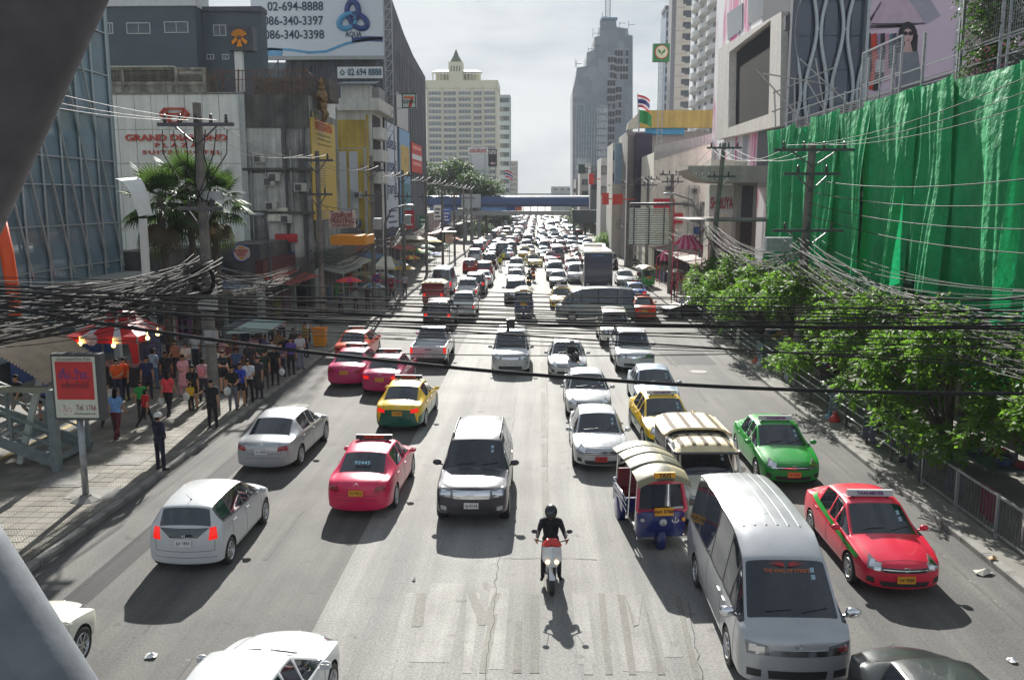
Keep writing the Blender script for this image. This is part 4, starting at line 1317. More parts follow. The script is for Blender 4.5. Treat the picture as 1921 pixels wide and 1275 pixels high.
flag((1198,250),(1196,176),[(190,40,50),(220,220,222),(40,44,110),(40,44,110),(220,220,222),(190,40,50)],'striped red white and blue national flag on the roof')
flag((1199,250),(1199,205),[(30,130,70)],'green flag below the national flag',Y=111.5)
# green bank sign on a ladder mast
bk = thing('mast_sign','green square sign with a leaf emblem on a ladder mast','sign')
YK = 114
a,b_ = P(1226,82,YK),P(1256,115,YK)
bx('sign_box',(a.x,YK,b_.z),(b_.x,YK+1,a.z),S('bank_green',30,120,66,var=.05,rough=.5),bk)
c = P(1241,98,YK-.05)
MB().lathe([(.84,0),(.84,-.06),(.01,-.07)],24,c,'Y').build('ring',S('bank_red',190,60,50,var=0),bk)
MB().lathe([(.74,-.07),(.74,-.10),(.01,-.11)],24,c,'Y').build('disc',S('bank_cream',205,205,175,var=0),bk)
lf = MB()
for s in (-1,1): lf.poly([c+Vector((s*x,-.12,z)) for x,z in ((.02,-.45),(.05,.0),(.42,.40),(.45,.05),(.15,-.2))],(0,-.02,0))
lf.build('leaf_emblem',S('bank_green',30,120,66),bk)
m1,m2 = P(1237,116,YK),P(1246,116,YK)
for p_ in (m1,m2): MB().cyl((p_.x,YK+.4,12),(p_.x,YK+.4,m1.z),.06,n=6).build('mast_leg',STEEL,bk)
for i in range(16):
 z = 14+(m1.z-14)*i/16
 MB().bar((m1.x,YK+.4,z),(m2.x,YK+.4,z),.06).build('rung',STEEL,bk)
# ---------------------------------------------------------------- towers at right
def tower_front(name,label,xa,xb,ytop,Y,m,cols,floor_px,win,depth=14,frame=WFD,glass=WGLASS,yb=330,balcony=None):
 t = bld(name,label)
 a,b_ = P(xa,ytop,Y),P(xb,ytop,Y)
 bx('wall',(a.x,Y,0),(b_.x,Y+depth,a.z),m,t)
 fh = floor_px
 z = a.z-fh*.6
 while z > P(xa,yb,Y).z:
  for cx in cols:
   x = a.x+(b_.x-a.x)*cx
   window(t,(x,Y,z),win[0],win[1],0,1,frame,glass,d=.25,fw=.12)
  if balcony: bx('balcony',(a.x-.2,Y-balcony,z-fh*.55),(b_.x+.1,Y,z-fh*.22),WHITE,t)
  z -= fh
 return t,a,b_
TBEIGE = S('tower_beige',222,212,200,rough=.8,var=.05)
t,a,b_ = tower_front('apartment_tower','beige apartment tower with a column of dark windows',1270,1299,-30,250,TBEIGE,(.72,),3.0,(2.2,1.7))
for i in range(24):
 z = a.z-2.2-i*3.0
 if z > 12: bx('floor_band',(a.x-.1,249.5,z-.9),(a.x+2.6,251,z-.2),S('band_light',214,206,196,var=.04),t)
bx('grey_strip',(a.x-1.2,249.8,10),(a.x-.02,256,a.z),S('tower_grey',130,132,138,var=.06),t)  # grey strip along the left edge of the tower
t,a,b_ = tower_front('apartment_tower','pale blue grey tower farthest right behind the green mast sign',1250,1262,18,330,S('tower_bluegrey',150,168,186,var=.06,rough=.6),(.3,.7),3.2,(.9,2.0))
bx('crown',(a.x-.4,329.5,a.z),(b_.x+.6,340,a.z+1.2),DSTEEL,t)
# balcony tower, front parallel to the street
XB = 33.0
bt = bld('balcony_tower','white tower with stacked curved balconies')
y0b,y1b = PX(1345,100,XB).y,PX(1300,100,XB).y
bx('wall',(XB,y0b,0),(XB+14,y1b,64),S('balcony_wall',205,207,207,rough=.7,var=.05),bt)
for i in range(20):
 z = 11+i*2.75
 bal = MB()
 nseg = 3
 for s in range(nseg):
  ya_ = y0b+(y1b-y0b)*s/nseg
  w = (y1b-y0b)/nseg*.96
  for v in range(6):
   u0,u1 = v/6,(v+1)/6
   e0,e1 = 1.2*math.sin(u0*math.pi)**.5 if 0 < u0 < 1 else .3,1.2*math.sin(u1*math.pi)**.5 if 0 < u1 < 1 else .3
   bal.add([(XB-e0,ya_+w*u0,z),(XB-e1,ya_+w*u1,z),(XB-e1,ya_+w*u1,z+1.0),(XB-e0,ya_+w*u0,z+1.0),(XB,ya_+w*u0,z),(XB,ya_+w*u1,z),(XB,ya_+w*u1,z+.15),(XB,ya_+w*u0,z+.15)],
     [(0,1,2,3),(0,4,5,1)])
 bal.build('balcony',WHITE,bt)
 for s in range(4):
  yy = y0b+(y1b-y0b)*(s+.5)/4
  bx('opening',(XB-.05,yy-1.1,z+1.0),(XB,yy+1.1,z+2.3),WFD,bt)
# ---------------------------------------------------------------- unfinished tower
ut = bld('unfinished_tower','stepped grey tower under construction with a crane mast on top')
YU = 350
out = [(1074,372),(1074,170),(1080,145),(1082,127),(1101,124),(1101,99),(1115,93),(1115,70),(1125,68),(1125,52),(1130,39),(1155,35),(1157,51),(1178,54),(1179,65),(1187,67),(1187,372)]
def net_mat():
 m = bpy.data.materials.new('construction_netting')
 m.use_nodes = True
 nt = m.node_tree
 b = nt.nodes['Principled BSDF']
 b.inputs['Roughness'].default_value = .9
 tc = nt.nodes.new('ShaderNodeTexCoord')
 mp = nt.nodes.new('ShaderNodeMapping')
 mp.inputs['Scale'].default_value = (.33,.33,.22)
 br = nt.nodes.new('ShaderNodeTexVoronoi')
 br.distance = 'CHEBYCHEV'
 br.inputs['Scale'].default_value = 1.0
 r = nt.nodes.new('ShaderNodeValToRGB')
 r.color_ramp.elements[0].color = (.18,.21,.255,1)
 r.color_ramp.elements[1].color = (.29,.325,.38,1)
 nt.links.new(tc.outputs['Object'],mp.inputs['Vector'])
 nt.links.new(mp.outputs['Vector'],br.inputs['Vector'])
 nt.links.new(br.outputs['Color'],r.inputs['Fac'])
 nt.links.new(r.outputs['Color'],b.inputs['Base Color'])
 return m
NET = net_mat()
MB().poly([P(x,y,YU) for x,y in out],(0,24,0)).build('netted_body',NET,ut)
a,b_ = P(1081,198,YU),P(1137,372,YU)
bx('curtain_wall',(a.x,YU-.8,b_.z),(b_.x,YU,a.z),pane_glass('tower_glass',(.07,.11,.15),(.14,.20,.26)),ut)
for i in range(13):
 x = a.x+(b_.x-a.x)*i/12
 bx('fin',(x-.15,YU-1.3,b_.z),(x+.15,YU-.8,a.z-(i % 3)*1.2),S('fin_pale',150,165,178,var=.05),ut)
for j in range(14): bx('spandrel',(a.x,YU-1.0,a.z-1-j*2.7),(b_.x,YU-.8,a.z-.5-j*2.7),S('spandrel_grey',110,122,134,var=.05),ut)
rng = random.Random(9)
for (xa,xb,ya_,yb2,nc) in ((1140,1152,104,300,3),(1153,1178,92,160,5),(1155,1165,160,240,2)):
 p0,p1 = P(xa,ya_,YU),P(xb,yb2,YU)
 rows_ = int((p0.z-p1.z)/2.9)
 for j in range(rows_):
  for i in range(nc):
   if rng.random() < .86:
    x = p0.x+(p1.x-p0.x)*(i+.5)/nc
    w = (p1.x-p0.x)/nc*.38
    bx('opening',(x-w,YU-.12,p0.z-2.6-j*2.9),(x+w,YU-.01,p0.z-.7-j*2.9),M('opening_void',(.03,.033,.04),.9,var=.3),ut)
  bx('slab_edge',(p0.x,YU-.35,p0.z-.4-j*2.9),(p1.x,YU,p0.z-j*2.9),S('slab_pale',158,162,166,var=.06),ut)
m_ = MB()
top = P(1141,34,YU)
for z in range(0,20):
 m_.bar(top+Vector((-.8,3,z)),top+Vector((.8,3,z+1)),.25)
m_.bar(top+Vector((-.9,3,0)),top+Vector((-.9,3,20)),.35).bar(top+Vector((.9,3,0)),top+Vector((.9,3,20)),.35)
m_.build('crane_mast',S('mast_pale',170,172,172,var=.05),ut)
bx('top_deck',(P(1128,36,YU).x,YU-1,top.z-.6),(P(1158,36,YU).x,YU+10,top.z),S('deck_blue',80,130,165,var=.1),ut)
for i in range(14):
 x,y = rng.choice(out[3:14])
 q_ = P(x+rng.uniform(-3,5),y,YU)
 MB().bar(q_,q_+Vector((0,0,rng.uniform(1.5,3.5))),.22).bar(q_+Vector((0,0,1.4)),q_+Vector((rng.uniform(1,3),0,1.4)),.18).build('edge_scaffold',S('mast_pale',170,172,172),ut)
# ---------------------------------------------------------------- white hotel tower, far left of the gap
ht = bld('hotel_tower','cream hotel tower with a green roofed pavilion and spire')
YH = 300
HCR = S('hotel_cream',232,231,214,rough=.8,var=.04)
a,b_ = P(800,153,YH),P(933,153,YH)
bx('wall',(a.x,YH,0),(b_.x,YH+18,a.z),HCR,ht)
cols = [(804,828,1),(832,856,0),(860,884,1),(888,904,0),(908,929,1)]
fz = P(820,171,YH).z
for j in range(15):
 z = fz-.8-j*1.98
 if z < 9: break
 for xa,xb,bay in cols:
  p0,p1 = P(xa,200,YH),P(xb,200,YH)
  window(ht,((p0.x+p1.x)/2,YH,z),p1.x-p0.x,1.35,0,3 if bay else 2,WFR,pane_glass('hotel_glass',(.08,.10,.11),(.26,.30,.31)) if 'HG' not in globals() else HG,d=.35,fw=.14)
  if 'HG' not in globals(): HG = bpy.data.materials['hotel_glass']
  if bay: bx('balcony_front',(p0.x,YH-.55,z-1.05),(p1.x,YH-.40,z-.60),HCR,ht)
for x_ in (801,830,858,886,906,931):
 p0 = P(x_,200,YH)
 bx('pilaster',(p0.x-.25,YH-.4,5),(p0.x+.25,YH,a.z-2),S('hotel_pale',220,218,194,var=.03),ht)
bx('parapet',(a.x-.3,YH-.4,a.z-2.4),(b_.x+.2,YH+18,a.z+.3),S('hotel_pale',220,218,194),ht)
HG2 = S('pavilion_green',108,112,92,var=.08,rough=.7)
p0,p1,zb_ = P(812,150,YH+2),P(901,150,YH+2),a.z+.3
zt_ = P(820,136,YH+2).z
bx('pavilion_back',(p0.x+.5,YH+6,zb_),(p1.x-.5,YH+9,zt_),S('hotel_pale',220,218,194),ht)
for i in range(15):
 x = p0.x+(p1.x-p0.x)*i/14
 bx('pavilion_column',(x-.18,YH+2,zb_),(x+.18,YH+2.5,zt_),S('hotel_pale',220,218,194),ht)
MB().poly([(p0.x-.5,YH+1.5,zt_),(p1.x+.5,YH+1.5,zt_),(p1.x-1.5,YH+5,P(820,127,YH).z),(p0.x+1.5,YH+5,P(820,127,YH).z)],(0,5,.2)).build('pavilion_roof',HG2,ht)
c = P(855,130,YH+1)
w2 = (P(868,130,YH).x-P(842,130,YH).x)/2
bx('turret',(c.x-w2,YH,zb_),(c.x+w2,YH+5,P(855,116,YH).z),S('hotel_pale',220,218,194),ht)
for i in range(4): bx('turret_opening',(c.x-w2*.6+i*w2*.4-.15,YH-.08,P(855,134,YH).z),(c.x-w2*.6+i*w2*.4+.15,YH,P(855,124,YH).z),WFD,ht)
MB().lathe([(w2*.95,P(855,116,YH).z),(w2*.32,P(855,101,YH).z),(w2*.30,P(855,99,YH).z),(.05,P(855,90,YH).z)],8,(c.x,YH+2.5,0)).build('spire',HG2,ht)
# far blocks and signs on the left of the gap
far = [('office_block','grey blue office block directly right of the cream hotel tower',934,957,178,335,S('far_grey',140,152,160,var=.08,rough=.8),(.2,.4,.6,.8),3.3,(1.0,1.6)),
    ('office_block','small pale slab block at the end of the street on the left',956,971,302,560,S('far_beige',178,172,160,var=.06,rough=.8),(.25,.5,.75),3.2,(1.2,1.4)),
    ('office_block','low grey block at the end of the street on the right',1034,1076,350,600,S('far_lowgrey',150,156,156,var=.08,rough=.8),(.2,.5,.8),3.2,(2.2,1.4)),
    ('office_block','white rounded block beyond the upright billboard',1128,1150,296,150,S('far_white',190,190,186,var=.06,rough=.8),(.5,),3.4,(2.0,1.4)),
    ('office_block','pale narrow shop block with an awning at the right of the gap',1088,1108,306,230,S('far_white2',186,184,176,var=.08,rough=.8),(.5,),3.0,(1.6,1.4)),
    ('office_block','grey shop block right of the pale narrow one',1108,1130,312,210,S('far_grey3',120,122,122,var=.1,rough=.8),(.3,.7),3.0,(1.2,1.2)),
    ('office_block','cream slab closing the view right of centre',1150,1178,268,126,S('far_cream4',190,188,178,var=.1,rough=.8),(.3,.7),3.0,(1.2,1.2))]
for nm,lab,xa,xb,yt_,Y,m,cols,fh,wn in far:
 tower_front(nm,lab,xa,xb,yt_,Y,m,cols,fh,wn,depth=10,yb=372)
for (lab,x0,x1,y0,y1,Y,m,txt,tc_,sz,two) in (('white roof sign with red Thai lettering',878,915,276,290,200,WHITE,'แจ่มจันทร์',S('sign_red3',180,40,40,var=0),1.3,None),('black upright sign with white Thai lettering and an arrow',916,932,280,312,195,INK,'เฮง',WHITE,1.4,1)):
 t = thing('roof_sign',lab,'sign')
 a,b_ = P(x0,y0,Y),P(x1,y1,Y)
 bx('board',(a.x,Y,b_.z),(b_.x,Y+.4,a.z),m,t)
 text('lettering',txt,tc_,t,((a.x+b_.x)/2,Y-.06,(a.z+b_.z)/2+(1.2 if two else 0)),sz,FACE_CAM,.03,.02,fit=(b_.x-a.x)*.85)
 if two:
  MB().poly([(a.x+.3,Y-.05,a.z-3.0),(a.x+.9,Y-.05,a.z-2.6),(a.x+.9,Y-.05,a.z-2.85),(b_.x-.3,Y-.05,a.z-2.85),(b_.x-.3,Y-.05,a.z-3.2),(a.x+.9,Y-.05,a.z-3.2),(a.x+.9,Y-.05,a.z-3.4)],(0,-.03,0)).build('arrow',S('arrow_pink',200,160,160,var=0),t)
 for s in (.15,.85): MB().bar((a.x+(b_.x-a.x)*s,Y+.5,6),(a.x+(b_.x-a.x)*s,Y+.5,a.z),.2).build('leg',STEEL,t)
wbk = bx('blank_hoarding',(P(880,320,205).x,205,P(880,352,205).z),(P(916,320,205).x,206,P(880,291,205).z),S('hoarding_pale',176,182,186,var=.06,rough=.7))
tag(wbk,'pale blank hoarding beneath the red Thai sign','hoarding')
f2 = None
flag((948,370),(948,318),[(190,40,50),(220,220,222),(40,44,110),(220,220,222),(190,40,50)],'small national flag on a pole right of the black sign',Y=185)
# shop signs down the right-hand gap
for i,(lab,x0,x1,y0,y1,Y,col) in enumerate((('red round-ended shop sign hanging over the right pavement',1105,1114,326,346,150,(205,50,40)),('red shop board above the right pavement',1130,1142,362,384,120,(190,50,46)),('orange red shop board nearer on the right pavement',1150,1168,364,384,100,(196,56,44)),('dark green shop sign on the right of the gap',1085,1097,308,326,190,(30,70,60)),('blue grey picture banner right of the gap',1154,1166,270,345,122,(130,156,176)))):
 a,b_ = P(x0,y0,Y),P(x1,y1,Y)
 o = MB().bb((a.x,Y,b_.z),(b_.x,Y+.4,a.z)).bar((a.x+.2,Y+.2,(a.z+b_.z)/2),(a.x+2.5,Y+.2,(a.z+b_.z)/2),.12).build('hanging_sign',S('hang_%d' % i,*col,var=.12,scale=2,rough=.6))
 tag(o,lab,'sign')
for i,(X,Y,z,col,nm) in enumerate(((12.6,97,4.2,(190,46,46),'red'),(12.9,108,5.0,(226,196,60),'yellow'),(12.7,118,3.8,(40,80,150),'blue'),(12.8,138,5.2,(214,214,206),'white'),(12.9,150,4.0,(200,100,40),'orange'),(-15.2,104,4.6,(196,50,60),'crimson'),(-15.0,116,3.8,(50,120,90),'green'),(-15.2,134,5.0,(220,220,214),'ivory'),(-15.1,146,4.2,(60,90,170),'azure'))):
 t = thing('projecting_sign','%s shop sign projecting over the %s pavement in the distance' % (nm,'right' if X > 0 else 'left'),'sign')
 bx('panel',(X-.6,Y,z),(X+.6,Y+.25,z+2.2),S('proj_%d' % i,*col,var=.2,scale=3,rough=.5),t)
 for k in range(3): bx('printed_line',(X-.42,Y-.02,z+.4+k*.55),(X+.42-.2*(k % 2),Y-.005,z+.62+k*.55),WHITE if sum(col) < 500 else INK,t)
 MB().bar((X,Y+.12,z+1.8),(X+(1.4 if X > 0 else -1.4),Y+.12,z+1.8),.08).build('bracket',STEEL,t)
# generic shop terraces filling both sides beyond the modelled fronts
rng = random.Random(31)
def terrace(X,side,y0,y1,h,i,col):
 t = bld('shop_terrace','distant %s shop terrace on the %s side, %s along' % (['grey','cream','brown','white'][i % 4],'left' if side < 0 else 'right','one two three four five six seven eight nine ten eleven twelve'.split()[i]))
 x1_ = X+side*9
 MB().bb((min(X,x1_),y0,.1),(max(X,x1_),y1,h)).build('wall',S('terr_%d_%d_%d' % col,*col,var=.15,scale=.3,rough=.85,streak=.3),t)
 n = max(1,int((y1-y0)/4))
 for k in range(n):
  for f_ in range(int((h-4)/3)):
   window(t,(X,y0+(y1-y0)*(k+.5)/n,5.5+f_*3),1.9,1.5,R(-90) if side > 0 else R(90),1,WFD,d=.12)
 MB().bb((X,y0+.2,2.9),(X-side*1.6,y1-.2,3.05)).build('awning',S('terr_aw_%d' % (i % 4),*[(150,60,50),(70,100,120),(140,136,124),(60,90,70)][i % 4],var=.2,rough=.7),t)
 bx('shop_void',(min(X,X-side*.04),y0+.3,.15),(max(X,X-side*.04),y1-.3,2.8),DARK,t)
for i in range(12):
 y0 = 130+i*24
 terrace(-17.0-(i % 3)*.4,-1,y0,y0+23,7+rng.uniform(0,7) if i > 3 else 6,i,rng.choice(((150,148,140),(120,118,116),(170,165,150),(96,98,104))))
 y0 = 108+i*24
 if i == 0: continue
 terrace(14.0+(i % 3)*.5,1,y0,y0+23,8+rng.uniform(0,8),i,rng.choice(((160,156,148),(110,110,112),(176,172,160),(130,124,116))))
# ---------------------------------------------------------------- covered footbridge far down the street
YF = 172
fb = bld('footbridge','covered footbridge with a blue barrel roof crossing the far street','footbridge')
xa,xb = P(790,390,YF).x,P(1105,390,YF).x
zd0,zd1 = P(950,404,YF).z,P(950,396,YF).z
bx('deck',(xa,YF,zd0),(P(1072,390,YF).x,YF+3,zd1),S('deck_grey',150,154,150,var=.1),fb)
zr0,zr1 = P(950,386,YF).z,P(950,367,YF).z
rf = MB()
for i in range(10):
 a0,a1 = math.pi*i/10,math.pi*(i+1)/10
 g = lambda a_: (YF+1.5-math.cos(a_)*1.9,zr0+math.sin(a_)*(zr1-zr0))
 (ya_,za_),(yb2,zb2) = g(a0),g(a1)
 rf.add([(xa,ya_,za_),(xb,ya_,za_),(xb,yb2,zb2),(xa,yb2,zb2)],[(0,1,2,3)])
rf.build('barrel_roof',S('roof_blue',48,74,116,var=.1,scale=.3,rough=.5),fb,smooth=True)
bx('roof_edge',(xa,YF-.45,zr0-.15),(xb,YF-.35,zr0+.25),S('roof_blue_dark',40,56,86,var=.1),fb)
for i in range(24):
 x = xa+(xb-xa)*i/23
 bx('roof_post',(x-.06,YF+.1,zd1),(x+.06,YF+.22,zr0),STEEL,fb)
bx('handrail',(xa,YF+.05,zd1+1.0),(P(1072,390,YF).x,YF+.12,zd1+1.1),STEEL,fb)
for (x0,x1,col) in ((806,830,(90,130,180)),(831,858,(70,110,170)),(902,950,(110,150,200)),(950,967,(50,80,150)),(967,979,(190,110,90))):
 o = bx('rail_banner',(P(x0,390,YF).x,YF-.06,zd1+.05),(P(x1,390,YF).x,YF-.02,zd1+1.0),S('rb_%d' % x0,*col,var=.2,scale=1),fb)
for x in (872,884,898,1078,1092):
 p_ = P(x,400,YF)
 bx('pier',(p_.x-.3,YF+.6,0),(p_.x+.3,YF+1.6,zr0 if x < 900 else zd0),S('pier_grey',130,134,136,var=.15),fb)
bx('portal',(P(866,370,YF).x,YF-.5,zr0-.4),(P(902,370,YF).x,YF+.2,zr1+.3),S('pier_pale',170,174,174,var=.1),fb)
bx('stair_box',(P(1074,390,YF).x,YF-1,zd0-1.5),(P(1122,390,YF).x,YF+3,zd1+.2),S('stair_dark',70,78,80,var=.2),fb)
fb2 = bx('far_footbridge',(-30,430,P(950,364,430).z-.5),(30,433,P(950,363,430).z),S('far_deck',120,140,130,var=.1))
tag(fb2,'thin second footbridge deck at the horizon','footbridge')
# ================================================================== poles, cables, street furniture
INSUL = M('insulator',(.05,.04,.045),.3,var=.2)
CABLE = M('cable_black',(.016,.016,.018),.6,var=.15,spec=.2)
CABLE2 = M('cable_sunbleached',(.05,.048,.046),.72,var=.3,spec=.14,scale=8)
XPL = -11.9
ord_ = 'first second third fourth fifth sixth seventh eighth ninth tenth'.split()
def pole(label,base,top,r=.16,arms=(),boxes=(),group=None):
 base,top = Vector(base),Vector(top)
 t = thing('utility_pole',label,'pole',(0,0,0),0,group)
 sh = MB()
 d = top-base
 sh.tube([base,base+d*.5,top],[r,r*.88,r*.74],8).build('shaft',CONC,t,smooth=False)
 for (h,w,ax,n) in arms:
  c = base+d*(h/d.length)
  dirv = Vector((1,0,0)) if ax == 'x' else Vector((0,1,0))
  MB().bar(c-dirv*w-Vector((0,r,0)),c+dirv*w-Vector((0,r,0)),.10,.12).build('crossarm',DSTEEL,t)
  for i in range(n):
   u = -w+2*w*(i+.5)/n
   q = c+dirv*u-Vector((0,r,0))
   MB().lathe([(.05,.06),(.08,.12),(.04,.15),(.075,.2),(.04,.23),(.06,.30),(.02,.36)],8,q).build('insulator',INSUL,t,smooth=True)
  MB().bar(c+dirv*w*.6-Vector((0,r,0)),c-Vector((0,r,.7)),.05).bar(c-dirv*w*.6-Vector((0,r,0)),c-Vector((0,r,.7)),.05).build('arm_brace',DSTEEL,t)
 for (h,dx,s) in boxes:
  c = base+d*(h/d.length)
  MB().box(c+Vector((dx,-.05,0)),s).build('equipment_box',STEEL,t)
 return t
LY = [14.8,31.2,47.8,63.3,78.0,94.0,110.0,126.0,142.0,158.0]
for i,y in enumerate(LY):
 if i == 0: continue
 if i == 1:
  pole('tall concrete utility pole by the hotel palms, nearest on the left',(XPL,y,.1),(XPL-.05,y,11.35),.21,((10.5,1.35,'x',5),(7.6,.8,'x',2)),((8.05,.35,(.7,.35,.3)),(4.4,.0,(.55,.5,.9)),(3.0,.05,(.4,.35,.5))))
 else:
  pole('concrete utility pole along the left kerb, %s from the front' % ord_[i-1],(XPL,y,.1),(XPL,y,10.6+(i % 2)*.5),.17,((10.0,.9,'x',3),(8.2,.8,'x',2)),((6.2,.35,(.6,.4,.8)),) if i in (3,4) else ())
rp = [((11.5,38.5,.1),(11.72,38.5,10.4),'thick concrete utility pole in front of the green tarpaulins'),((11.1,57.5,.1),(11.9,57.5,11.6),'leaning concrete utility pole before the mall entrance'),((11.3,75,.1),(11.3,75,10.2),'utility pole by the slatted sign back on the right'),
   ((11.4,92,.1),(11.4,92,10.4),'utility pole before the cream gabled building'),((11.4,110,.1),(11.4,110,10.4),'utility pole beneath the upright billboard'),((11.4,130,.1),(11.4,130,10.4),'far utility pole near the covered footbridge on the right')]
for i,(a,b_,lab) in enumerate(rp):
 pole(lab,a,b_,.23 if i == 0 else .19,((10.0 if i != 1 else 11.2,1.7 if i == 0 else 1.1,'x',4),(9.0 if i == 0 else 9.4,1.2 if i == 0 else .9,'x',2))+(((6.6,1.5,'x',3),) if i == 0 else ()),((6.0,-1.2,(1.1,.5,.6)),) if i == 0 else ())

def sagpts(a,b_,sag,n=14):
 a,b_ = Vector(a),Vector(b_)
 return [a.lerp(b_,t/n)-Vector((0,0,sag*4*(t/n)*(1-t/n))) for t in range(n+1)]
def cable(name,label,pts,r,m,group=None,n=5):
 o = MB().tube(pts,r,n).build(name,m,smooth=True)
 return tag(o,label,'cable',group)
# thick cables across the road in front of the camera
cross = [((0,560),(1020,557),(1921,562),.012),((0,546),(1020,567),(1921,585),.014),((0,552),(1020,575),(1921,597),.014),((0,538),(1020,582),(1921,598),.013),((0,570),(1020,598),(1921,606),.015),((0,544),(1020,603),(1921,611),.024),
   ((0,578),(1020,609),(1921,616),.024),((0,550),(1020,617),(1921,636),.014),((0,566),(1020,631),(1921,690),.018),((0,622),(1020,666),(1921,642),.011),((0,575),(1020,704),(1921,738),.042),((0,532),(1020,590),(1921,558),.012),
   ((0,585),(1020,622),(1921,655),.012),((0,556),(1020,612),(1921,575),.016),((0,596),(1020,640),(1921,680),.010),((0,520),(1020,552),(1921,592),.009),((0,562),(1020,594),(1921,626),.010),((0,600),(1020,626),(1921,604),.009),((0,590),(1020,648),(1921,668),.009),((0,536),(1020,586),(1921,620),.012)]
for i,(a,m_,b_,r) in enumerate(cross):
 Yl,Yr = 14.5+.15*(i % 5),14.0+.18*(i % 4)
 A,B_ = P(a[0],a[1],Yl),P(b_[0],b_[1],Yr)
 Mm = P(m_[0],m_[1],(Yl+Yr)/2)
 pts = []
 d = B_-A
 for t in range(-6,31):
  u = t/24
  # parabola through the three points
  um = (Mm.x-A.x)/(B_.x-A.x)
  zlin = A.z+(B_.z-A.z)*u
  c_ = (Mm.z-(A.z+(B_.z-A.z)*um))/(um*(1-um))
  pts.append((A.x+d.x*u,A.y+d.y*u,zlin+c_*u*(1-u)))
 cable('overhead_cable','thick black cable sagging lowest across the whole picture' if r > .04 else 'black cable strung straight across the road in front of the traffic',pts,r*.85,CABLE,None if r > .04 else 'cables strung across the road',6)
cl = MB().box(P(960,607,14.3),(.10,.08,.16)).box(P(953,610,14.3),(.05,.06,.2)).build('cable_clamp',BLACKP)
tag(cl,'small black clamp on the cables above the people carrier','clamp')
# bundles along the left kerb, pole to pole
rng = random.Random(77)
def bundle(a,b_,n,spread,za,zb,sag,label,group,rr=(.008,.016),twist=.1):
 for i in range(n):
  pa = Vector(a)+Vector((rng.uniform(-spread,spread),0,rng.uniform(*za)))
  pb = Vector(b_)+Vector((rng.uniform(-spread,spread),0,rng.uniform(*zb)))
  s = sag*rng.uniform(.55,1.5)
  pts = sagpts(pa,pb,s,14)
  ph = rng.uniform(0,6.28)
  for k,q in enumerate(pts[1:-1]):
   q.x += twist*.3*math.sin(k*.7+ph)*rng.uniform(.6,1)
   q.z += twist*.12*math.sin(k*1.1+ph*2)
  cable('overhead_cable',label,pts,rng.uniform(*rr),CABLE2 if rng.random() < .65 else CABLE,group)
bundle((XPL-.4,14.8,0),(XPL,31.2,0),64,.6,(5.0,7.0),(4.6,6.1),.45,'telecom cable in the tangle between the lower left edge and the nearest left pole','cables of the near left tangle',(.011,.021))
bundle((XPL,31.2,0),(XPL,47.8,0),34,.35,(4.4,5.7),(4.4,5.6),.8,'telecom cable in the bundle sagging between the first and second left poles','cables between the first and second left poles')
bundle((XPL,47.8,0),(XPL,63.3,0),24,.35,(4.4,5.5),(4.5,5.6),.7,'telecom cable in the bundle sagging between the second and third left poles','cables between the second and third left poles')
for j in range(3,9):
 bundle((XPL,LY[j],0),(XPL,LY[j+1],0),9,.35,(4.6,5.6),(4.6,5.6),.6,'telecom cable beyond the %s left pole' % ord_[j-1],'cables beyond the %s left pole' % ord_[j-1],(.012,.022))
# cables sweeping from the near left pole down the pavement side toward the lower left corner
bundle((XPL-2.2,16.5,0),(XPL,31.2,0),4,.7,(4.6,5.8),(4.6,5.6),.4,'telecom cable drooping low over the red tent at the left','cables drooping over the red tent',(.008,.014))
# right side
bundle((11.9,16.5,0),(11.3,38.5,0),60,.9,(3.6,6.6),(4.9,6.5),.9,'telecom cable in the tangle above the trees at the right edge','cables of the near right tangle',(.008,.015))
bundle((11.3,38.5,0),(11.2,57.5,0),44,.5,(4.9,6.5),(5.0,6.8),.9,'telecom cable in the bundle between the two nearest right poles','cables between the two nearest right poles')
bundle((11.2,57.5,0),(11.3,75,0),22,.4,(5.0,6.6),(4.6,5.8),.7,'telecom cable beyond the leaning right pole','cables beyond the leaning pole')
for (ya_,yb2,lab) in ((75,92,'slatted sign'),(92,110,'gabled building'),(110,130,'upright billboard')):
 bundle((11.35,ya_,0),(11.4,yb2,0),8,.4,(4.6,5.8),(4.6,5.8),.6,'telecom cable on the right alongside the %s' % lab,'cables alongside the '+lab,(.012,.02))
# high tension wires
def span(a,b_,sag,label,group,r=.013,m=None): cable('power_line',label,sagpts(a,b_,sag),r,m or CABLE2,group)
BRIGHT = M('bare_conductor',(.13,.13,.127),.6,var=.1,spec=.3)
for dx in (-1.1,-.3,.7):
 span((XPL+dx,31.0,10.75),(XPL+dx-1.2,12,11.4),.5,'bare power line running past the glass hall to the nearest left pole','power lines past the glass hall',.010,BRIGHT)
 for j in range(1,9):
  span((XPL+dx*(1 if j == 1 else .7),LY[j],10.6 if j == 1 else 10.4),(XPL+dx*.7,LY[j+1],10.4),.55,'bare power line strung between the tops of the left poles','power lines on the left poles',.009+.002*j,BRIGHT)
 for (p0,p1) in (((11.7+dx,38.4,10.3),(12.1+dx,14,11.6)),((11.7+dx,38.4,10.2),(11.9+dx*.8,57.5,11.3)),((11.9+dx*.8,57.5,11.2),(11.3+dx*.7,75,10.3)),((11.3+dx*.7,75,10.2),(11.4+dx*.7,92,10.4)),((11.4+dx*.7,92,10.4),(11.4+dx*.7,110,10.4)),((11.4+dx*.7,110,10.4),(11.4+dx*.7,130,10.4))):
  span(p0,p1,.7,'bare power line strung between the tops of the right poles','power lines on the right poles',.012,CABLE if p0[1] < 39 and p1[1] < 39 else BRIGHT)
for i in range(4):
 span((11.6,38.5,8.9-i*.5),(13.4+.2*i,13,9.6-i*.75),.8,'black service cable crossing the green tarpaulins','service cables across the tarpaulins',.016,CABLE)
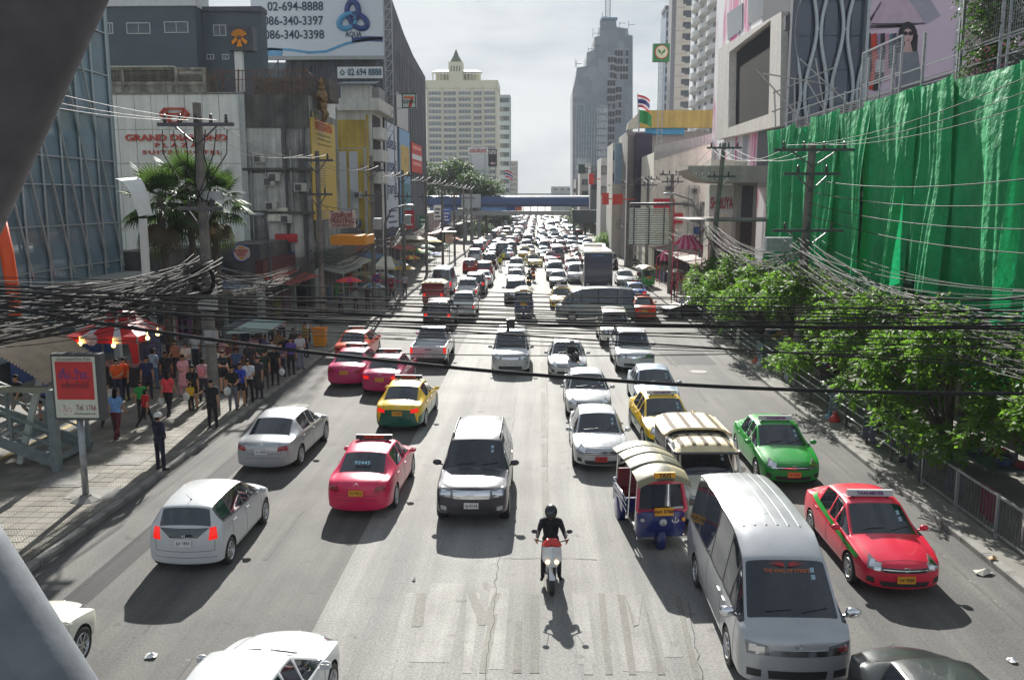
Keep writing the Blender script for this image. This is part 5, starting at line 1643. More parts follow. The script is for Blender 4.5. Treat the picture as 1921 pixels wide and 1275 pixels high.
# drop leads on the nearest left pole
for i in range(7):
 x0 = XPL-1.2+i*.38
 pts = [Vector((x0,30.9,10.4)),Vector((x0+.12*math.sin(i),30.85,9.6)),Vector((x0*.5+XPL*.5+.3*math.sin(i*2),30.8,8.6)),Vector((XPL+.25*math.cos(i*1.7),30.85,7.9))]
 cable('drop_lead','slack black lead looping down the head of the nearest left pole',pts,.02,CABLE,'leads on the nearest left pole')
coil = MB()
for i in range(5): coil.tube([(XPL+.1+math.cos(a)*(.28+.04*i),30.6-.03*i,5.2+math.sin(a)*(.42+.03*i)) for a in [t*R(24) for t in range(16)]],.022,5,False)
tag(coil.build('cable_coil',CABLE,smooth=True),'coil of spare black cable tied to the nearest left pole','cable')

# ---------------------------------------------------------------- bridge struts close to the camera
STRUT = S('strut_paint',100,106,112,rough=.55,var=.25,scale=5,bump=.06,bscale=30,streak=.12)
STRUT_D = S('strut_shadow_paint',78,74,80,rough=.6,var=.3,scale=5,bump=.06,bscale=30,streak=.12)  # darker copy of the strut paint: the upper strut's shade is put into its colour
def strut(p0,p1,r,lab,D,m=None):
 a,b_ = P(*p0,D),P(*p1,D)
 d = (b_-a)
 o = MB().tube([a-d*.35,a,b_,b_+d*.6],r,40).build('bridge_strut',m or STRUT,smooth=True)
 return tag(o,lab,'strut')
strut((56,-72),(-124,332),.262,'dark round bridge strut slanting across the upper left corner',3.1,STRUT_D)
strut((-112,1085),(62,1352),.262,'pale round bridge strut rising from the lower left corner',3.1)

# ---------------------------------------------------------------- red advertising sign on its post
sp = thing('advertising_sign','dark framed red advertising sign on a post at the left pavement','sign')
g = G(162,937,.14)
Yq = g.y
a,b_ = P(98,662,Yq),P(200,786,Yq)
tilt = R(-4)
bx('frame',(a.x,Yq-.12,b_.z),(b_.x,Yq+.14,a.z),M('sign_frame_grey',(.07,.072,.08),.5,.2,var=.1),sp)
cx,cz = (a.x+b_.x)/2-.04,(a.z+b_.z)/2
W_,H_ = (b_.x-a.x)*.86,(a.z-b_.z)*.92
bx('poster',(cx-W_/2,Yq-.135,cz-H_/2),(cx+W_/2,Yq-.122,cz+H_/2),S('poster_paper',200,204,190,var=.06,rough=.5),sp)
bx('red_field',(cx-W_*.44,Yq-.142,cz-H_*.20),(cx+W_*.44,Yq-.137,cz+H_*.42),S('poster_red',190,44,48,var=.12,scale=3,rough=.4),sp)
BLOT = S('poster_blue',62,62,130,var=.3,scale=5)
text('lettering','เก็บ..ว๊าย..',BLOT,sp,(cx,Yq-.147,cz+H_*.20),.30,FACE_CAM,.004,.012,fit=W_*.74)
text('lettering','แพ็กเก็จไป',S('poster_dark',90,40,60,var=0),sp,(cx,Yq-.147,cz+H_*.03),.22,FACE_CAM,.004,.008,fit=W_*.62)
text('lettering','บริการขนของทั่วไทย ทั่วถึง',S('poster_ink',90,60,60,var=0),sp,(cx,Yq-.14,cz+H_*.455),.10,FACE_CAM,.003,.002,fit=W_*.8)
text('lettering','Tel. 1766',S('poster_phone',130,40,44,var=0),sp,(cx+W_*.22,Yq-.14,cz-H_*.335),.20,FACE_CAM,.003,.006,fit=W_*.48)
text('lettering','www.myoriginal.co.th',S('poster_ink',90,60,60),sp,(cx+W_*.18,Yq-.14,cz-H_*.43),.08,FACE_CAM,.003,.001,fit=W_*.5)
blob = MB()
rng2 = random.Random(4)
for i in range(26): blob.ball((cx-W_*.27+rng2.gauss(0,W_*.09),Yq-.138,cz-H_*.36+rng2.gauss(0,H_*.04)),.035,7,4,(1,.12,1))
blob.build('printed_candy',S('print_candy',205,190,180,var=.6,scale=14),sp)
px_ = g.x
MB().cyl((px_,Yq,.12),(px_,Yq,b_.z),.085,n=14).build('post',STEEL,sp,smooth=True)
MB().lathe([(.42,.12),(.40,.16),(.16,.26),(.13,.30)],8,(px_,Yq,0)).build('base',KERB,sp)

# ---------------------------------------------------------------- footbridge stair at far left
st = thing('bridge_stair','steel stair with handrails coming down onto the left pavement','stair')
SG = S('stair_paint',112,122,122,rough=.6,var=.2,scale=4)
xe,ye = G(112,880,.14).x,G(112,880,.14).y
for yo in (0,1.9):
 for (z0,h) in ((.30,.30),):
  MB().bar((xe,ye+yo,z0),(xe-8,ye+yo,z0+3.2),.10,.32).build('stringer',SG,st)
 MB().bar((xe-.1,ye+yo,1.25),(xe-8,ye+yo,1.25+3.2),.07).bar((xe-.1,ye+yo,.85),(xe-8,ye+yo,.85+3.2),.05).build('handrail',SG,st)
 for i in range(7):
  x = xe-.1-i*1.25
  MB().bar((x,ye+yo,.15+i*.5),(x,ye+yo,1.25+i*.5),.09).build('baluster',SG,st)
for i in range(18): bx('tread',(xe-.15-i*.42-.32,ye+.06,.28+i*.168),(xe-.15-i*.42,ye+1.84,.33+i*.168),SG,st)
MB().bar((P(80,690,ye+.3)),P(38,868,ye+.2),.16).build('diagonal_strut',S('strut_pale',170,176,170,var=.1),st)
MB().bar((xe+.05,ye-.2,.12),(xe+.05,ye-.2,2.6),.22).build('column',SG,st)
bx('roof_beam',(P(0,705,ye).x-6,ye-.3,P(0,732,ye).z),(P(100,722,ye).x,ye-.1,P(0,722,ye).z),S('beam_olive',128,130,112,var=.1),st)
cr = MB()
p0,p1 = P(-60,640,ye),P(98,718,ye)
for i in range(26):
 x = p0.x+(p1.x-p0.x)*i/26
 z = p0.z+(p1.z-p0.z)*(i/26)**1.5
 x2 = p0.x+(p1.x-p0.x)*(i+.55)/26
 cr.add([(x,ye-.4,z),(x2,ye-.4,z+.05),(x2,ye+2.4,z+.45),(x,ye+2.4,z+.40)],[(0,1,2,3)])
 x3 = p0.x+(p1.x-p0.x)*(i+1)/26
 z3 = p0.z+(p1.z-p0.z)*((i+1)/26)**1.5
 cr.add([(x2,ye-.4,z+.05),(x3,ye-.4,z3),(x3,ye+2.4,z3+.40),(x2,ye+2.4,z+.45)],[(0,1,2,3)])
cr.build('corrugated_roof',S('tin_brown',108,98,84,rough=.6,var=.2,metal=.2),st,fix=False)
# ---------------------------------------------------------------- red and white market tent
tn = thing('market_tent','red and white striped market tent with yellow bulbs on the left pavement','tent')
cx,cy = -18.6,37.9
RED_T,WH_T = S('tent_red',200,32,40,rough=.6,var=.1),S('tent_white',214,214,216,rough=.6,var=.06)
hw,ze,zp = 1.6,2.25,2.95
def tent_tier(z0,z1,r0,r1,nm):
 for k in range(4):
  a0 = k*90+45
  c0,c1 = [Vector((cx+r*math.sqrt(2)*math.cos(R(a)),cy+r*math.sqrt(2)*math.sin(R(a)),z)) for r,z,a in ((r0,z0,a0),(r0,z0,a0+90))]
  d0,d1 = [Vector((cx+r*math.sqrt(2)*math.cos(R(a)),cy+r*math.sqrt(2)*math.sin(R(a)),z)) for r,z,a in ((r1,z1,a0),(r1,z1,a0+90))]
  for s in range(9):
   u0,u1 = s/9,(s+1)/9
   b = MB().grid(lambda u,v: c0.lerp(c1,u0+(u1-u0)*u).lerp(d0.lerp(d1,u0+(u1-u0)*u),v)-Vector((0,0,.10*math.sin(v*math.pi))),1,5)
   b.build('roof_stripe',WH_T if s in (2,6) else RED_T,tn,smooth=True,fix=False)
   v_ = MB().add([c0.lerp(c1,u0),c0.lerp(c1,u1),c0.lerp(c1,u1)-Vector((0,0,.3)),c0.lerp(c1,u0)-Vector((0,0,.3))],[(0,1,2,3)])
   if z0 == ze: v_.build('valance',WH_T if s in (2,6) else RED_T,tn,fix=False)
tent_tier(ze,zp,hw,.55,'roof')
tent_tier(zp+.12,zp+.75,.75,.05,'cap')
for sx in (-1,1):
 for sy in (-1,1):
  MB().bar((cx+sx*hw*.98,cy+sy*hw*.98,.12),(cx+sx*hw*.98,cy+sy*hw*.98,ze),.07).build('leg',STEEL,tn)
  if sy < 0: MB().add([(cx+sx*hw,cy-hw-.01,ze-.3),(cx+sx*(hw-.42),cy-hw-.01,ze-.3),(cx+sx*(hw-.16),cy-hw-.01,.5),(cx+sx*hw,cy-hw-.01,.5)],[(0,1,2,3)]).build('leg_drape',RED_T,tn,fix=False)
MB().lathe([(.27,0),(.27,-.01),(.01,-.012)],20,(cx-.4,cy-hw-.02,ze-.12),'Y').build('logo_disc',S('tent_logo',190,170,176,var=.4,scale=8),tn)
BULB = M('lit_bulb',(1,.6,.2),.3,var=0,emit=(1.0,.55,.12),estr=6)
for (x,y) in ((128,648),(150,645),(213,648),(277,634),(296,626)):
 q = P(x,y,cy-hw-.1)
 MB().ball(q,.085,10,7).cyl(q+Vector((0,0,.07)),q+Vector((0,0,.3)),.012,n=5).build('bulb',BULB,tn,smooth=True)
stl = thing('stall_counter','dark stall counter covered in small goods under the red tent','stall')
bx('counter',(cx-1.2,cy-1.9,.12),(cx+1.9,cy-1.0,.95),DARK,stl)
gd_ = MB()
for i in range(60): gd_.box((cx-1.2+rng.random()*3.3,cy-1.85+rng.random()*.8,1.0+rng.random()*.1),(.08+rng.random()*.14,.1,.08+rng.random()*.12))
tag(gd_.build('small_goods',S('goods_mixed',150,120,120,var=.8,scale=9),stl),kind='stuff')
bx('display_board',(cx+.9,cy-.6,.2),(cx+2.1,cy-.5,2.3),S('display_blue',60,70,110,var=.6,scale=7),stl)
# ---------------------------------------------------------------- bus shelter
bs_ = thing('bus_shelter','bus shelter with a pale glass roof behind the waiting crowd','shelter')
c = P(484,612,41.5)
MB().poly([P(425,626,40.2),P(500,624,40.2),P(540,600,45),P(478,600,45)],(0,0,.06)).build('roof',S('shelter_roof',186,208,200,rough=.3,var=.05),bs_)
for (x,y) in ((-15.0,40.6),(-12.8,40.6),(-15.0,45),(-12.6,45)): MB().cyl((x,y,.1),(x,y,c.z),.06,n=8).build('post',STEEL,bs_)
bx('bench',(-15,41,.55),(-14.4,45,.62),STEEL,bs_)
bx('route_panel',(-15.05,41,.9),(-15.0,45,2.0),S('panel_grey',120,124,128,var=.2),bs_)
bn_ = thing('waste_bin','yellow wheeled waste bin near the kerb','bin',G(601,648,.14))
MB().poly([(-.28,-.28,0),(.28,-.28,0),(.34,-.34,.9),(-.34,-.34,.9)],(0,.62,0)).build('body',S('bin_yellow',232,150,20,var=.08,rough=.5),bn_)
MB().bb((-.36,-.36,.9),(.36,.34,1.0)).build('lid',S('bin_lid',225,130,20,var=.08,rough=.5),bn_)
for s in (-1,1): MB().lathe([(.09,-.03),(.09,.03)],12,(s*.25,.3,.09),'X').build('wheel',BLACK,bn_)
# ---------------------------------------------------------------- market umbrellas
UMB = [((655,536),52,7,[(200,30,110),(222,60,60),(226,90,60)],'magenta and red market umbrella'),((682,524),44,9,[(108,96,70)],'olive brown market umbrella left of the striped one'),((712,524),56,8,[(112,104,84),(150,140,110),(130,150,190)],'grey brown striped market umbrella'),
    ((752,507),58,8,[(176,140,40),(150,120,50)],'golden market umbrella, largest of the row'),((738,500),60,7,[(96,90,76),(90,130,160)],'blue and brown umbrella behind the golden one'),((781,476),30,7,[(60,150,60),(200,190,40),(200,70,40)],'green yellow and red segmented umbrella'),
    ((818,482),26,6,[(50,110,190)],'bright blue umbrella beside the red hatchback'),((800,468),34,5,[(150,176,160)],'pale green umbrella in the far stalls'),((840,463),26,5,[(60,140,120)],'sea green umbrella farthest up the left pavement'),((775,452),50,7,[(186,178,160)],'pale canvas umbrella over the far stalls'),
    ((700,545),46,6,[(60,110,150),(200,200,190)],'blue and white umbrella below the striped one'),((770,490),40,6,[(190,70,60),(220,190,80)],'red and yellow umbrella behind the golden one'),((795,478),36,6,[(90,150,90)],'leaf green umbrella beside the blue one'),
    ((815,458),30,5,[(210,190,70)],'yellow umbrella up the left pavement'),((735,535),44,6,[(150,60,90)],'wine red umbrella in front of the golden one'),((852,452),24,5,[(200,90,60)],'orange umbrella near the far left stalls'),
    ((1268,517),36,6,[(150,150,120),(120,120,96)],'grey green umbrella at the right kerb')]
for (px,w,h,cols,lab) in UMB:
 X = -13.0 if px[0] < 1000 else 12.2
 q = PX(px[0],px[1],X)
 pm_ = 1640/q.y
 r = w/pm_/2
 t = thing('market_umbrella',lab,'umbrella',(q.x,q.y,0))
 zt_ = q.z+.28
 n = 12
 for k in range(n):
  a0,a1 = 2*math.pi*k/n,2*math.pi*(k+1)/n
  def f(u,v):
   a = a0+(a1-a0)*u
   rr = r*v*(1-.04*math.sin(u*math.pi)*v)
   return Vector((math.cos(a)*rr,math.sin(a)*rr,zt_+.35-(.55*r*.6)*(v**1.6)))
  MB().grid(f,2,4).build('canopy_panel',S('umb_%d_%d_%d' % cols[k % len(cols)],*cols[k % len(cols)],var=.1,rough=.7),t,smooth=True,fix=False)
 MB().cyl((0,0,.12),(0,0,zt_+.34),.03,n=6).build('mast',STEEL,t)
# canvas awnings of the far stalls, left, and pink tents, right
for i,(x,y,w,Y,col,lab) in enumerate(((770,446,70,92,(176,170,152),'pale canvas awning over the stalls by the fifth left pole'),(726,487,40,66,(200,196,180),'cream canvas awning near the golden umbrella'),(1290,448,46,62,(214,60,110),'pink tent roof below the mall sign'),(1250,475,30,84,(222,40,90),'bright pink tent by the slatted sign'),(1352,447,34,60,(196,80,110),'faded pink tent roof near the leaning pole'))):
 q = P(x,y,Y)
 w_ = w/(1640/Y)
 t = thing('awning_tent',lab,'tent',(q.x,q.y,0))
 z = q.z
 mt = S('tentc_%d' % i,*col,var=.12,rough=.6)
 for s in range(8):
  x0,x1 = -w_/2+w_*s/8,-w_/2+w_*(s+1)/8
  MB().add([(x0,-1.2,z-.45),(x1,-1.2,z-.45),(x1*.4,0,z+.25),(x0*.4,0,z+.25)],[(0,1,2,3)]).add([(x0,1.2,z-.45),(x1,1.2,z-.45),(x1*.4,0,z+.25),(x0*.4,0,z+.25)],[(0,1,2,3)]).add([(x0,-1.2,z-.45),(x1,-1.2,z-.45),(x1,-1.2,z-.65),(x0,-1.2,z-.65)],[(0,1,2,3)]).build('roof_panel',mt if s % 2 or i < 2 else S('tent_palepink',226,150,176,var=.1),t,fix=False)
 for sx in (-.95,.95):
  for sy in (-1.15,1.15): MB().bar((sx*w_/2,sy,.12),(sx*w_/2,sy,z-.45),.05).build('leg',mt if i > 1 else STEEL,t)
# ---------------------------------------------------------------- slatted back of a gantry sign
gs_ = thing('gantry_sign','grey green slatted back of a road sign hanging over the right lanes','sign')
YGS = 74.0
a,b_ = P(1181,390,YGS),P(1253,459,YGS)
SLT = S('slat_greygreen',138,150,138,rough=.6,var=.1,metal=.2)
n = 17
h = (a.z-b_.z)/n
slm = MB().poly([(0,0,0),(0,-.05,.02),(0,-.05,h-.05),(0,0,h-.03)],(b_.x-a.x,0,0)).mesh('slat')
slm.materials.append(SLT)
for i in range(n): inst('slat',slm,gs_,(a.x,YGS,b_.z+i*h))
for u in (.12,.5,.88): MB().bb((a.x+(b_.x-a.x)*u-.05,YGS-.14,b_.z),(a.x+(b_.x-a.x)*u+.05,YGS-.05,a.z+.1)).build('upright',DSTEEL,gs_)
MB().tube([P(1182,383,YGS),P(1290,382,YGS),P(1306,388,YGS),P(1314,402,YGS),P(1316,440,YGS)],.11,10).build('gantry_arm',DSTEEL,gs_,smooth=True)
q = P(1316,420,YGS)
MB().cyl((q.x,YGS,.1),(q.x,YGS,P(1316,385,YGS).z),.2,.16,12).build('gantry_post',DSTEEL,gs_)
def lamp(px,head,Y,lab,X=None):
 t = thing('street_lamp',lab,'lamp')
 a,b_ = P(*px,Y),P(*head,Y)
 mid = Vector(((a.x*.65+b_.x*.35),Y,a.z+(b_.z-a.z)*.8))
 MB().tube([(a.x,Y,.1),a,mid,b_+Vector((0,0,.05))],[.10,.08,.06,.05],8).build('column',DSTEEL,t,smooth=True)
 s = 1 if b_.x > a.x else -1
 MB().ball(b_+Vector((s*.35,0,.02)),.42,12,6,(1.1,.42,.24)).build('lamp_head',S('lamp_shell',150,160,164,var=.1,rough=.4),t,smooth=True)
 MB().ball(b_+Vector((s*.38,0,-.05)),.3,10,5,(1.0,.4,.2)).build('lens',CLEAR_L,t,smooth=True)
lamp((1316,420),(1262,364),73.5,'cobra head street lamp above the slatted sign')
lamp((722,420),(758,386),64,'street lamp reaching over the left lanes near the printing sign')
lamp((506,480),(492,403),47,'street lamp behind the nearest left pole')
nb = thing('road_sign','small round no parking sign on the left kerb','sign')
q = P(706,522,58.5)
MB().lathe([(.30,0),(.30,-.02),(.01,-.025)],20,q,'Y').build('disc',S('sign_blue3',50,70,130,var=.05),nb)
MB().tube([q+Vector((math.cos(a_)*.28,-.03,math.sin(a_)*.28)) for a_ in [t*R(22.5) for t in range(17)]],.03,6,False).bar(q+Vector((-.2,-.03,.2)),q+Vector((.2,-.03,-.2)),.05).build('ring',S('sign_red5',180,50,50,var=0),nb)
MB().cyl((q.x,q.y+.05,.1),(q.x,q.y+.05,q.z+.3),.035,n=6).build('post',STEEL,nb)
pl_ = thing('palm_light','curved white lamp hood on a pale post among the palms','lamp')
c0 = P(270,500,36)
MB().bar(P(268,410,36),P(276,545,36),.25,.25).build('post',WHITE,pl_)
hd = MB()
for i in range(10):
 u0,u1 = i/10,(i+1)/10
 def hp(u): return P(226+44*u**.8,336+70*u**1.8,36)
 a_,b2 = hp(u0),hp(u1)
 hd.add([a_+Vector((0,-.5,0)),b2+Vector((0,-.5,0)),b2+Vector((.3*(1-u1)+.12,.5,.1)),a_+Vector((.3*(1-u0)+.12,.5,.1))],[(0,1,2,3)])
hd.build('hood',WHITE,pl_,smooth=True,fix=False)
# framed poster on a post in the far left stalls
pf = thing('portrait_board','framed face poster under a curved roof on the left pavement','sign')
a,b_ = P(835,438,88),P(850,458,88)
bx('board',(a.x,88,b_.z),(b_.x,88.1,a.z),S('poster_skin',196,160,140,var=.3,scale=2),pf)
MB().ball(((a.x+b_.x)/2,87.97,(a.z+b_.z)/2+.1),.22,12,8,(.8,.1,1)).build('printed_face',S('print_face',206,170,150,var=.1),pf)
MB().bb((a.x-.3,87.8,a.z+.1),(b_.x+.3,88.5,a.z+.2)).bar(((a.x+b_.x)/2,88.1,.1),((a.x+b_.x)/2,88.1,b_.z),.08).build('roof',STEEL,pf)
# ---------------------------------------------------------------- right pavement: railing, hung cloths, clothes racks, litter
rl = thing('pavement_railing','grey pipe railing along the right kerb under the trees','railing')
XRL = 10.85
for z in (.55,.85,1.15): MB().cyl((XRL,24.2,z),(XRL,62,z),.028,n=6).build('rail',STEEL,rl)
for i in range(20): MB().cyl((XRL,24.2+i*2,.1),(XRL,24.2+i*2,1.2),.04,n=6).build('post',DSTEEL,rl)
rl2 = thing('baluster_railing','dark baluster railing along the right kerb beside the red taxi','railing')
for z in (.25,1.15): MB().bar((XRL,12,z),(XRL,24,z),.05).build('rail',STEEL,rl2)
bal = MB().bb((-.012,-.012,.25),(.012,.012,1.15)).mesh('baluster')
bal.materials.append(DSTEEL)
for i in range(80): inst('baluster',bal,rl2,(XRL,12.1+i*.15,0))
for i in range(7): MB().bar((XRL,12+i*2,.1),(XRL,12+i*2,1.2),.07).build('post',STEEL,rl2)
rng = random.Random(15)
for i,(y,w,h_,col,lab) in enumerate(((27.4,1.0,.9,(52,58,74),'dark blue cloth hung over the railing, nearest'),(31.0,.8,.8,(78,96,100),'grey green cloth hung over the railing'),(37.0,.7,.9,(120,130,134),'pale grey sheet tied to the railing'),(41.5,1.2,1.0,(104,124,130),'blue grey tarpaulin bundle on the railing'),(46.5,.6,.8,(196,196,186),'white plastic sheet on the far railing'),(50.5,.8,.8,(80,100,120),'blue cloth at the far end of the railing'),(24.6,.8,.85,(44,46,56),'charcoal cloth where the two railings meet'))):
 ph = rng.random()*6
 o = MB().grid(lambda u,v: Vector((XRL-.05-.05*math.sin(u*9+ph)*v,y+w*u,1.19-h_*v+.06*math.sin(u*5+ph)*v)),14,8).build('hung_cloth',S('hung_%d' % i,*col,var=.15,rough=.85),smooth=True,fix=False)
 tag(o,lab,'cloth')
for i,(x,y,col,lab) in enumerate(((1536,800,(205,70,110),'pink plastic bag on the right pavement edge'),(1556,785,(110,150,170),'blue plastic bag tied to the right railing'),(1566,788,(200,60,50),'red plastic bag tied to the right railing'),(1598,835,(190,192,188),'white helmet shaped bundle beside the railing'),(1425,685,(190,190,186),'white rubbish bag under the trees'),(1418,680,(200,90,60),'orange bag beside the white rubbish bag'))):
 q = PX(x,y,XRL-.1)
 b = MB().ball((0,0,0),.20,12,8,(1,.8,1.1))
 b.v = [tuple(Vector(v)*(1+.16*math.sin(v[0]*40+v[2]*31)*math.cos(v[1]*37))) for v in b.v]
 b.tube([(0,0,.18),(0,0,.30)],[.05,.09],6)
 o = b.build('plastic_bag',S('bag_%d' % i,*col,var=.15,rough=.4),None,q,smooth=True)
 tag(o,lab,'bag')
for i,(y,col,lab) in enumerate(((13.6,(70,60,80),'plum'),(15.2,(180,150,150),'dusty rose'),(16.6,(60,66,76),'slate'),(18.4,(190,186,178),'cream'),(20.2,(120,40,60),'wine'),(22.0,(80,90,110),'steel blue'))):
 ph = i*1.7
 o = MB().grid(lambda u,v: Vector((XRL+.10+.05*math.sin(u*9+ph)*v,y+.8*u,1.16-.8*v)),12,6).build('hung_cloth',S('hungn_%d' % i,*col,var=.2,scale=5,rough=.85),smooth=True,fix=False)
 tag(o,'%s garment hung behind the baluster railing' % lab,'clothes')
# clothes racks in the shade at the right edge
TEE = [(-.10,0),(-.17,.10),(-.36,-.02),(-.29,-.18),(-.20,-.12),(-.20,-.62),(.20,-.62),(.20,-.12),(.29,-.18),(.36,-.02),(.17,.10),(.10,0),(0,-.05)]
def tee_mesh():
 b = MB().poly([(x,0,z) for x,z in TEE],(0,.05,0))
 return b.mesh('shirt')
TM = tee_mesh()
TM.materials.append(WHITE)
TCOL = [(40,38,44),(214,190,190),(190,40,56),(120,120,130),(214,212,206),(224,180,196),(230,226,220),(200,60,110),(90,90,120),(236,160,176),(60,60,66),(210,90,130)]
cname = ['black','pale rose','red','grey','off white','light pink','white','magenta','slate','pink','charcoal','rose']
for r_,(z,Xr) in enumerate(((2.35,13.2),(1.45,13.0))):
 rk = thing('clothes_rack',['upper clothes rail with hanging tops in the shade at right','lower clothes rail with hanging tops in the shade at right'][r_],'rack')
 MB().cyl((Xr-1.2,19.4,z),(Xr+3,19.4,z),.02,n=6).build('rail',CHROME,rk)
 for x in (Xr-1.2,Xr+3): MB().cyl((x,19.4,.1),(x,19.4,z),.02,n=6).build('leg',CHROME,rk)
 for i in range(6):
  k = (i+r_*6) % 12
  o = inst('shirt',TM,None,(Xr-.8+i*.66,19.35,z-.1),(0,0,rng.uniform(-.2,.2)),(.95,1,.95),[S('tee_%d' % k,*TCOL[k],var=.2,scale=6,rough=.85)])
  tag(o,'%s top hanging on the %s clothes rail at right' % (cname[k],['upper','lower'][r_]),'clothes')
for i in range(5):                                     # dim vendor tables in the shade
 y0 = 23.2+i*7.2
 o = thing('vendor_table','vendor table piled with goods under the right trees, %s from the front' % ord_[i],'table',(12.9,y0,.1))
 MB().bb((-.6,0,.62),(.7,3.0,.68)).build('top',DSTEEL,o)
 for x in (-.5,.6):
  for y in (.1,2.9): MB().bar((x,y,0),(x,y,.62),.05).build('leg',DSTEEL,o)
 for k in range(12):
  w_ = .2+.25*rng.random()
  MB().box((-.4+.8*rng.random(),.2+k*.23,.7+w_*.3),(w_,w_,w_*.6),(0,0,rng.random())).build('folded_goods',S('fold_%d' % (k % 5),*[(150,60,80),(70,80,120),(190,180,170),(60,60,66),(170,120,60)][k % 5],var=.3,scale=6),o)
# litter on the right kerb and road
def scrap(px,s,col,lab,z=0.0):
 q = G(*px,z)
 rr = random.Random(int(px[0]))
 b = MB()
 n = 9
 pts = [Vector((math.cos(t*6.28/n)*s*rr.uniform(.6,1.1),math.sin(t*6.28/n)*s*rr.uniform(.5,1),.012+s*.25*rr.random())) for t in range(n)]
 b.add([Vector((0,0,.03+s*.35))]+pts,[(0,1+i,1+(i+1) % n) for i in range(n)])
 b.add([Vector((s*.2,s*.1,.06+s*.3))]+[p*.7+Vector((s*.25,.1*s,.01)) for p in pts],[(0,1+i,1+(i+1) % n) for i in range(n)])
 o = b.build('litter',S('litter_%d' % px[0],*col,var=.2,rough=.6),None,q,fix=False)
 tag(o,lab,'litter')
scrap((1846,1076),.22,(205,200,188),'crumpled clear plastic heap by the right kerb',0)
scrap((1884,1068),.14,(200,196,186),'smaller crumpled wrapper against the right kerb',0)
scrap((1862,1048),.10,(196,150,90),'brown wrapper on the right kerb',.15)
scrap((1898,1240),.10,(225,225,222),'white paper scrap at the lower right',0)
scrap((282,1232),.13,(226,226,224),'white flattened cup on the road at lower left',0)
scrap((776,1088),.06,(225,222,214),'small white scrap near the lane edge',0)
# ================================================================== vehicles
# A vehicle is a "kit": a list of parts (name, mesh, parent part, location, slot roles).  place() links one vehicle from a kit.
# Local axes: front at y = 0, tail at y = L, x across, z up.
HEADLENS = M('headlamp_glass',(.20,.21,.22),.07,.35,var=.12,scale=8,coat=1)
INTERIOR = M('cabin_trim',(.045,.043,.042),.8,var=.2)
def car_glass(name,tint):
 m = bpy.data.materials.new(name)
 m.use_nodes = True
 nt = m.node_tree
 nt.nodes.remove(nt.nodes['Principled BSDF'])
 tr = nt.nodes.new('ShaderNodeBsdfTransparent')
 tr.inputs['Color'].default_value = (*tint,1)
 gl = nt.nodes.new('ShaderNodeBsdfGlossy')
 gl.inputs['Color'].default_value = (.92,.96,1,1)
 gl.inputs['Roughness'].default_value = .03
 df = nt.nodes.new('ShaderNodeBsdfDiffuse')
 df.inputs['Color'].default_value = (.028,.033,.045,1)
 fr = nt.nodes.new('ShaderNodeFresnel')
 fr.inputs['IOR'].default_value = 1.85
 m0 = nt.nodes.new('ShaderNodeMixShader')
 m0.inputs['Fac'].default_value = .45
 mx = nt.nodes.new('ShaderNodeMixShader')
 nt.links.new(tr.outputs[0],m0.inputs[1])
 nt.links.new(df.outputs[0],m0.inputs[2])
 nt.links.new(fr.outputs[0],mx.inputs['Fac'])
 nt.links.new(m0.outputs[0],mx.inputs[1])
 nt.links.new(gl.outputs[0],mx.inputs[2])
 nt.links.new(mx.outputs[0],nt.nodes['Material Output'].inputs['Surface'])
 return m
GLASS = car_glass('tinted_car_glass',(.22,.25,.28))
def ring(st,zb):
 y,w,ws,zs,wr,zh,bow = st[:7]
 bed = st[7] if len(st) > 7 else None
 zm = zb+(zs-zb)*0.62
 pts = [(0,zb),(0.78*w,zb),(0.965*w,zb+0.07),(w,zm),(ws,zs)]
 if bed is not None:
  pts += [(ws*0.93,zs+0.0),(ws*0.90,bed),(0,bed)]
 else:
  pts += [(wr,zh-0.055),(wr*0.70,zh-0.008),(0,zh+0.012)]
 return [(x,y+bow*(x/max(w,.01))**2,z) for x,z in pts]
NP = 8
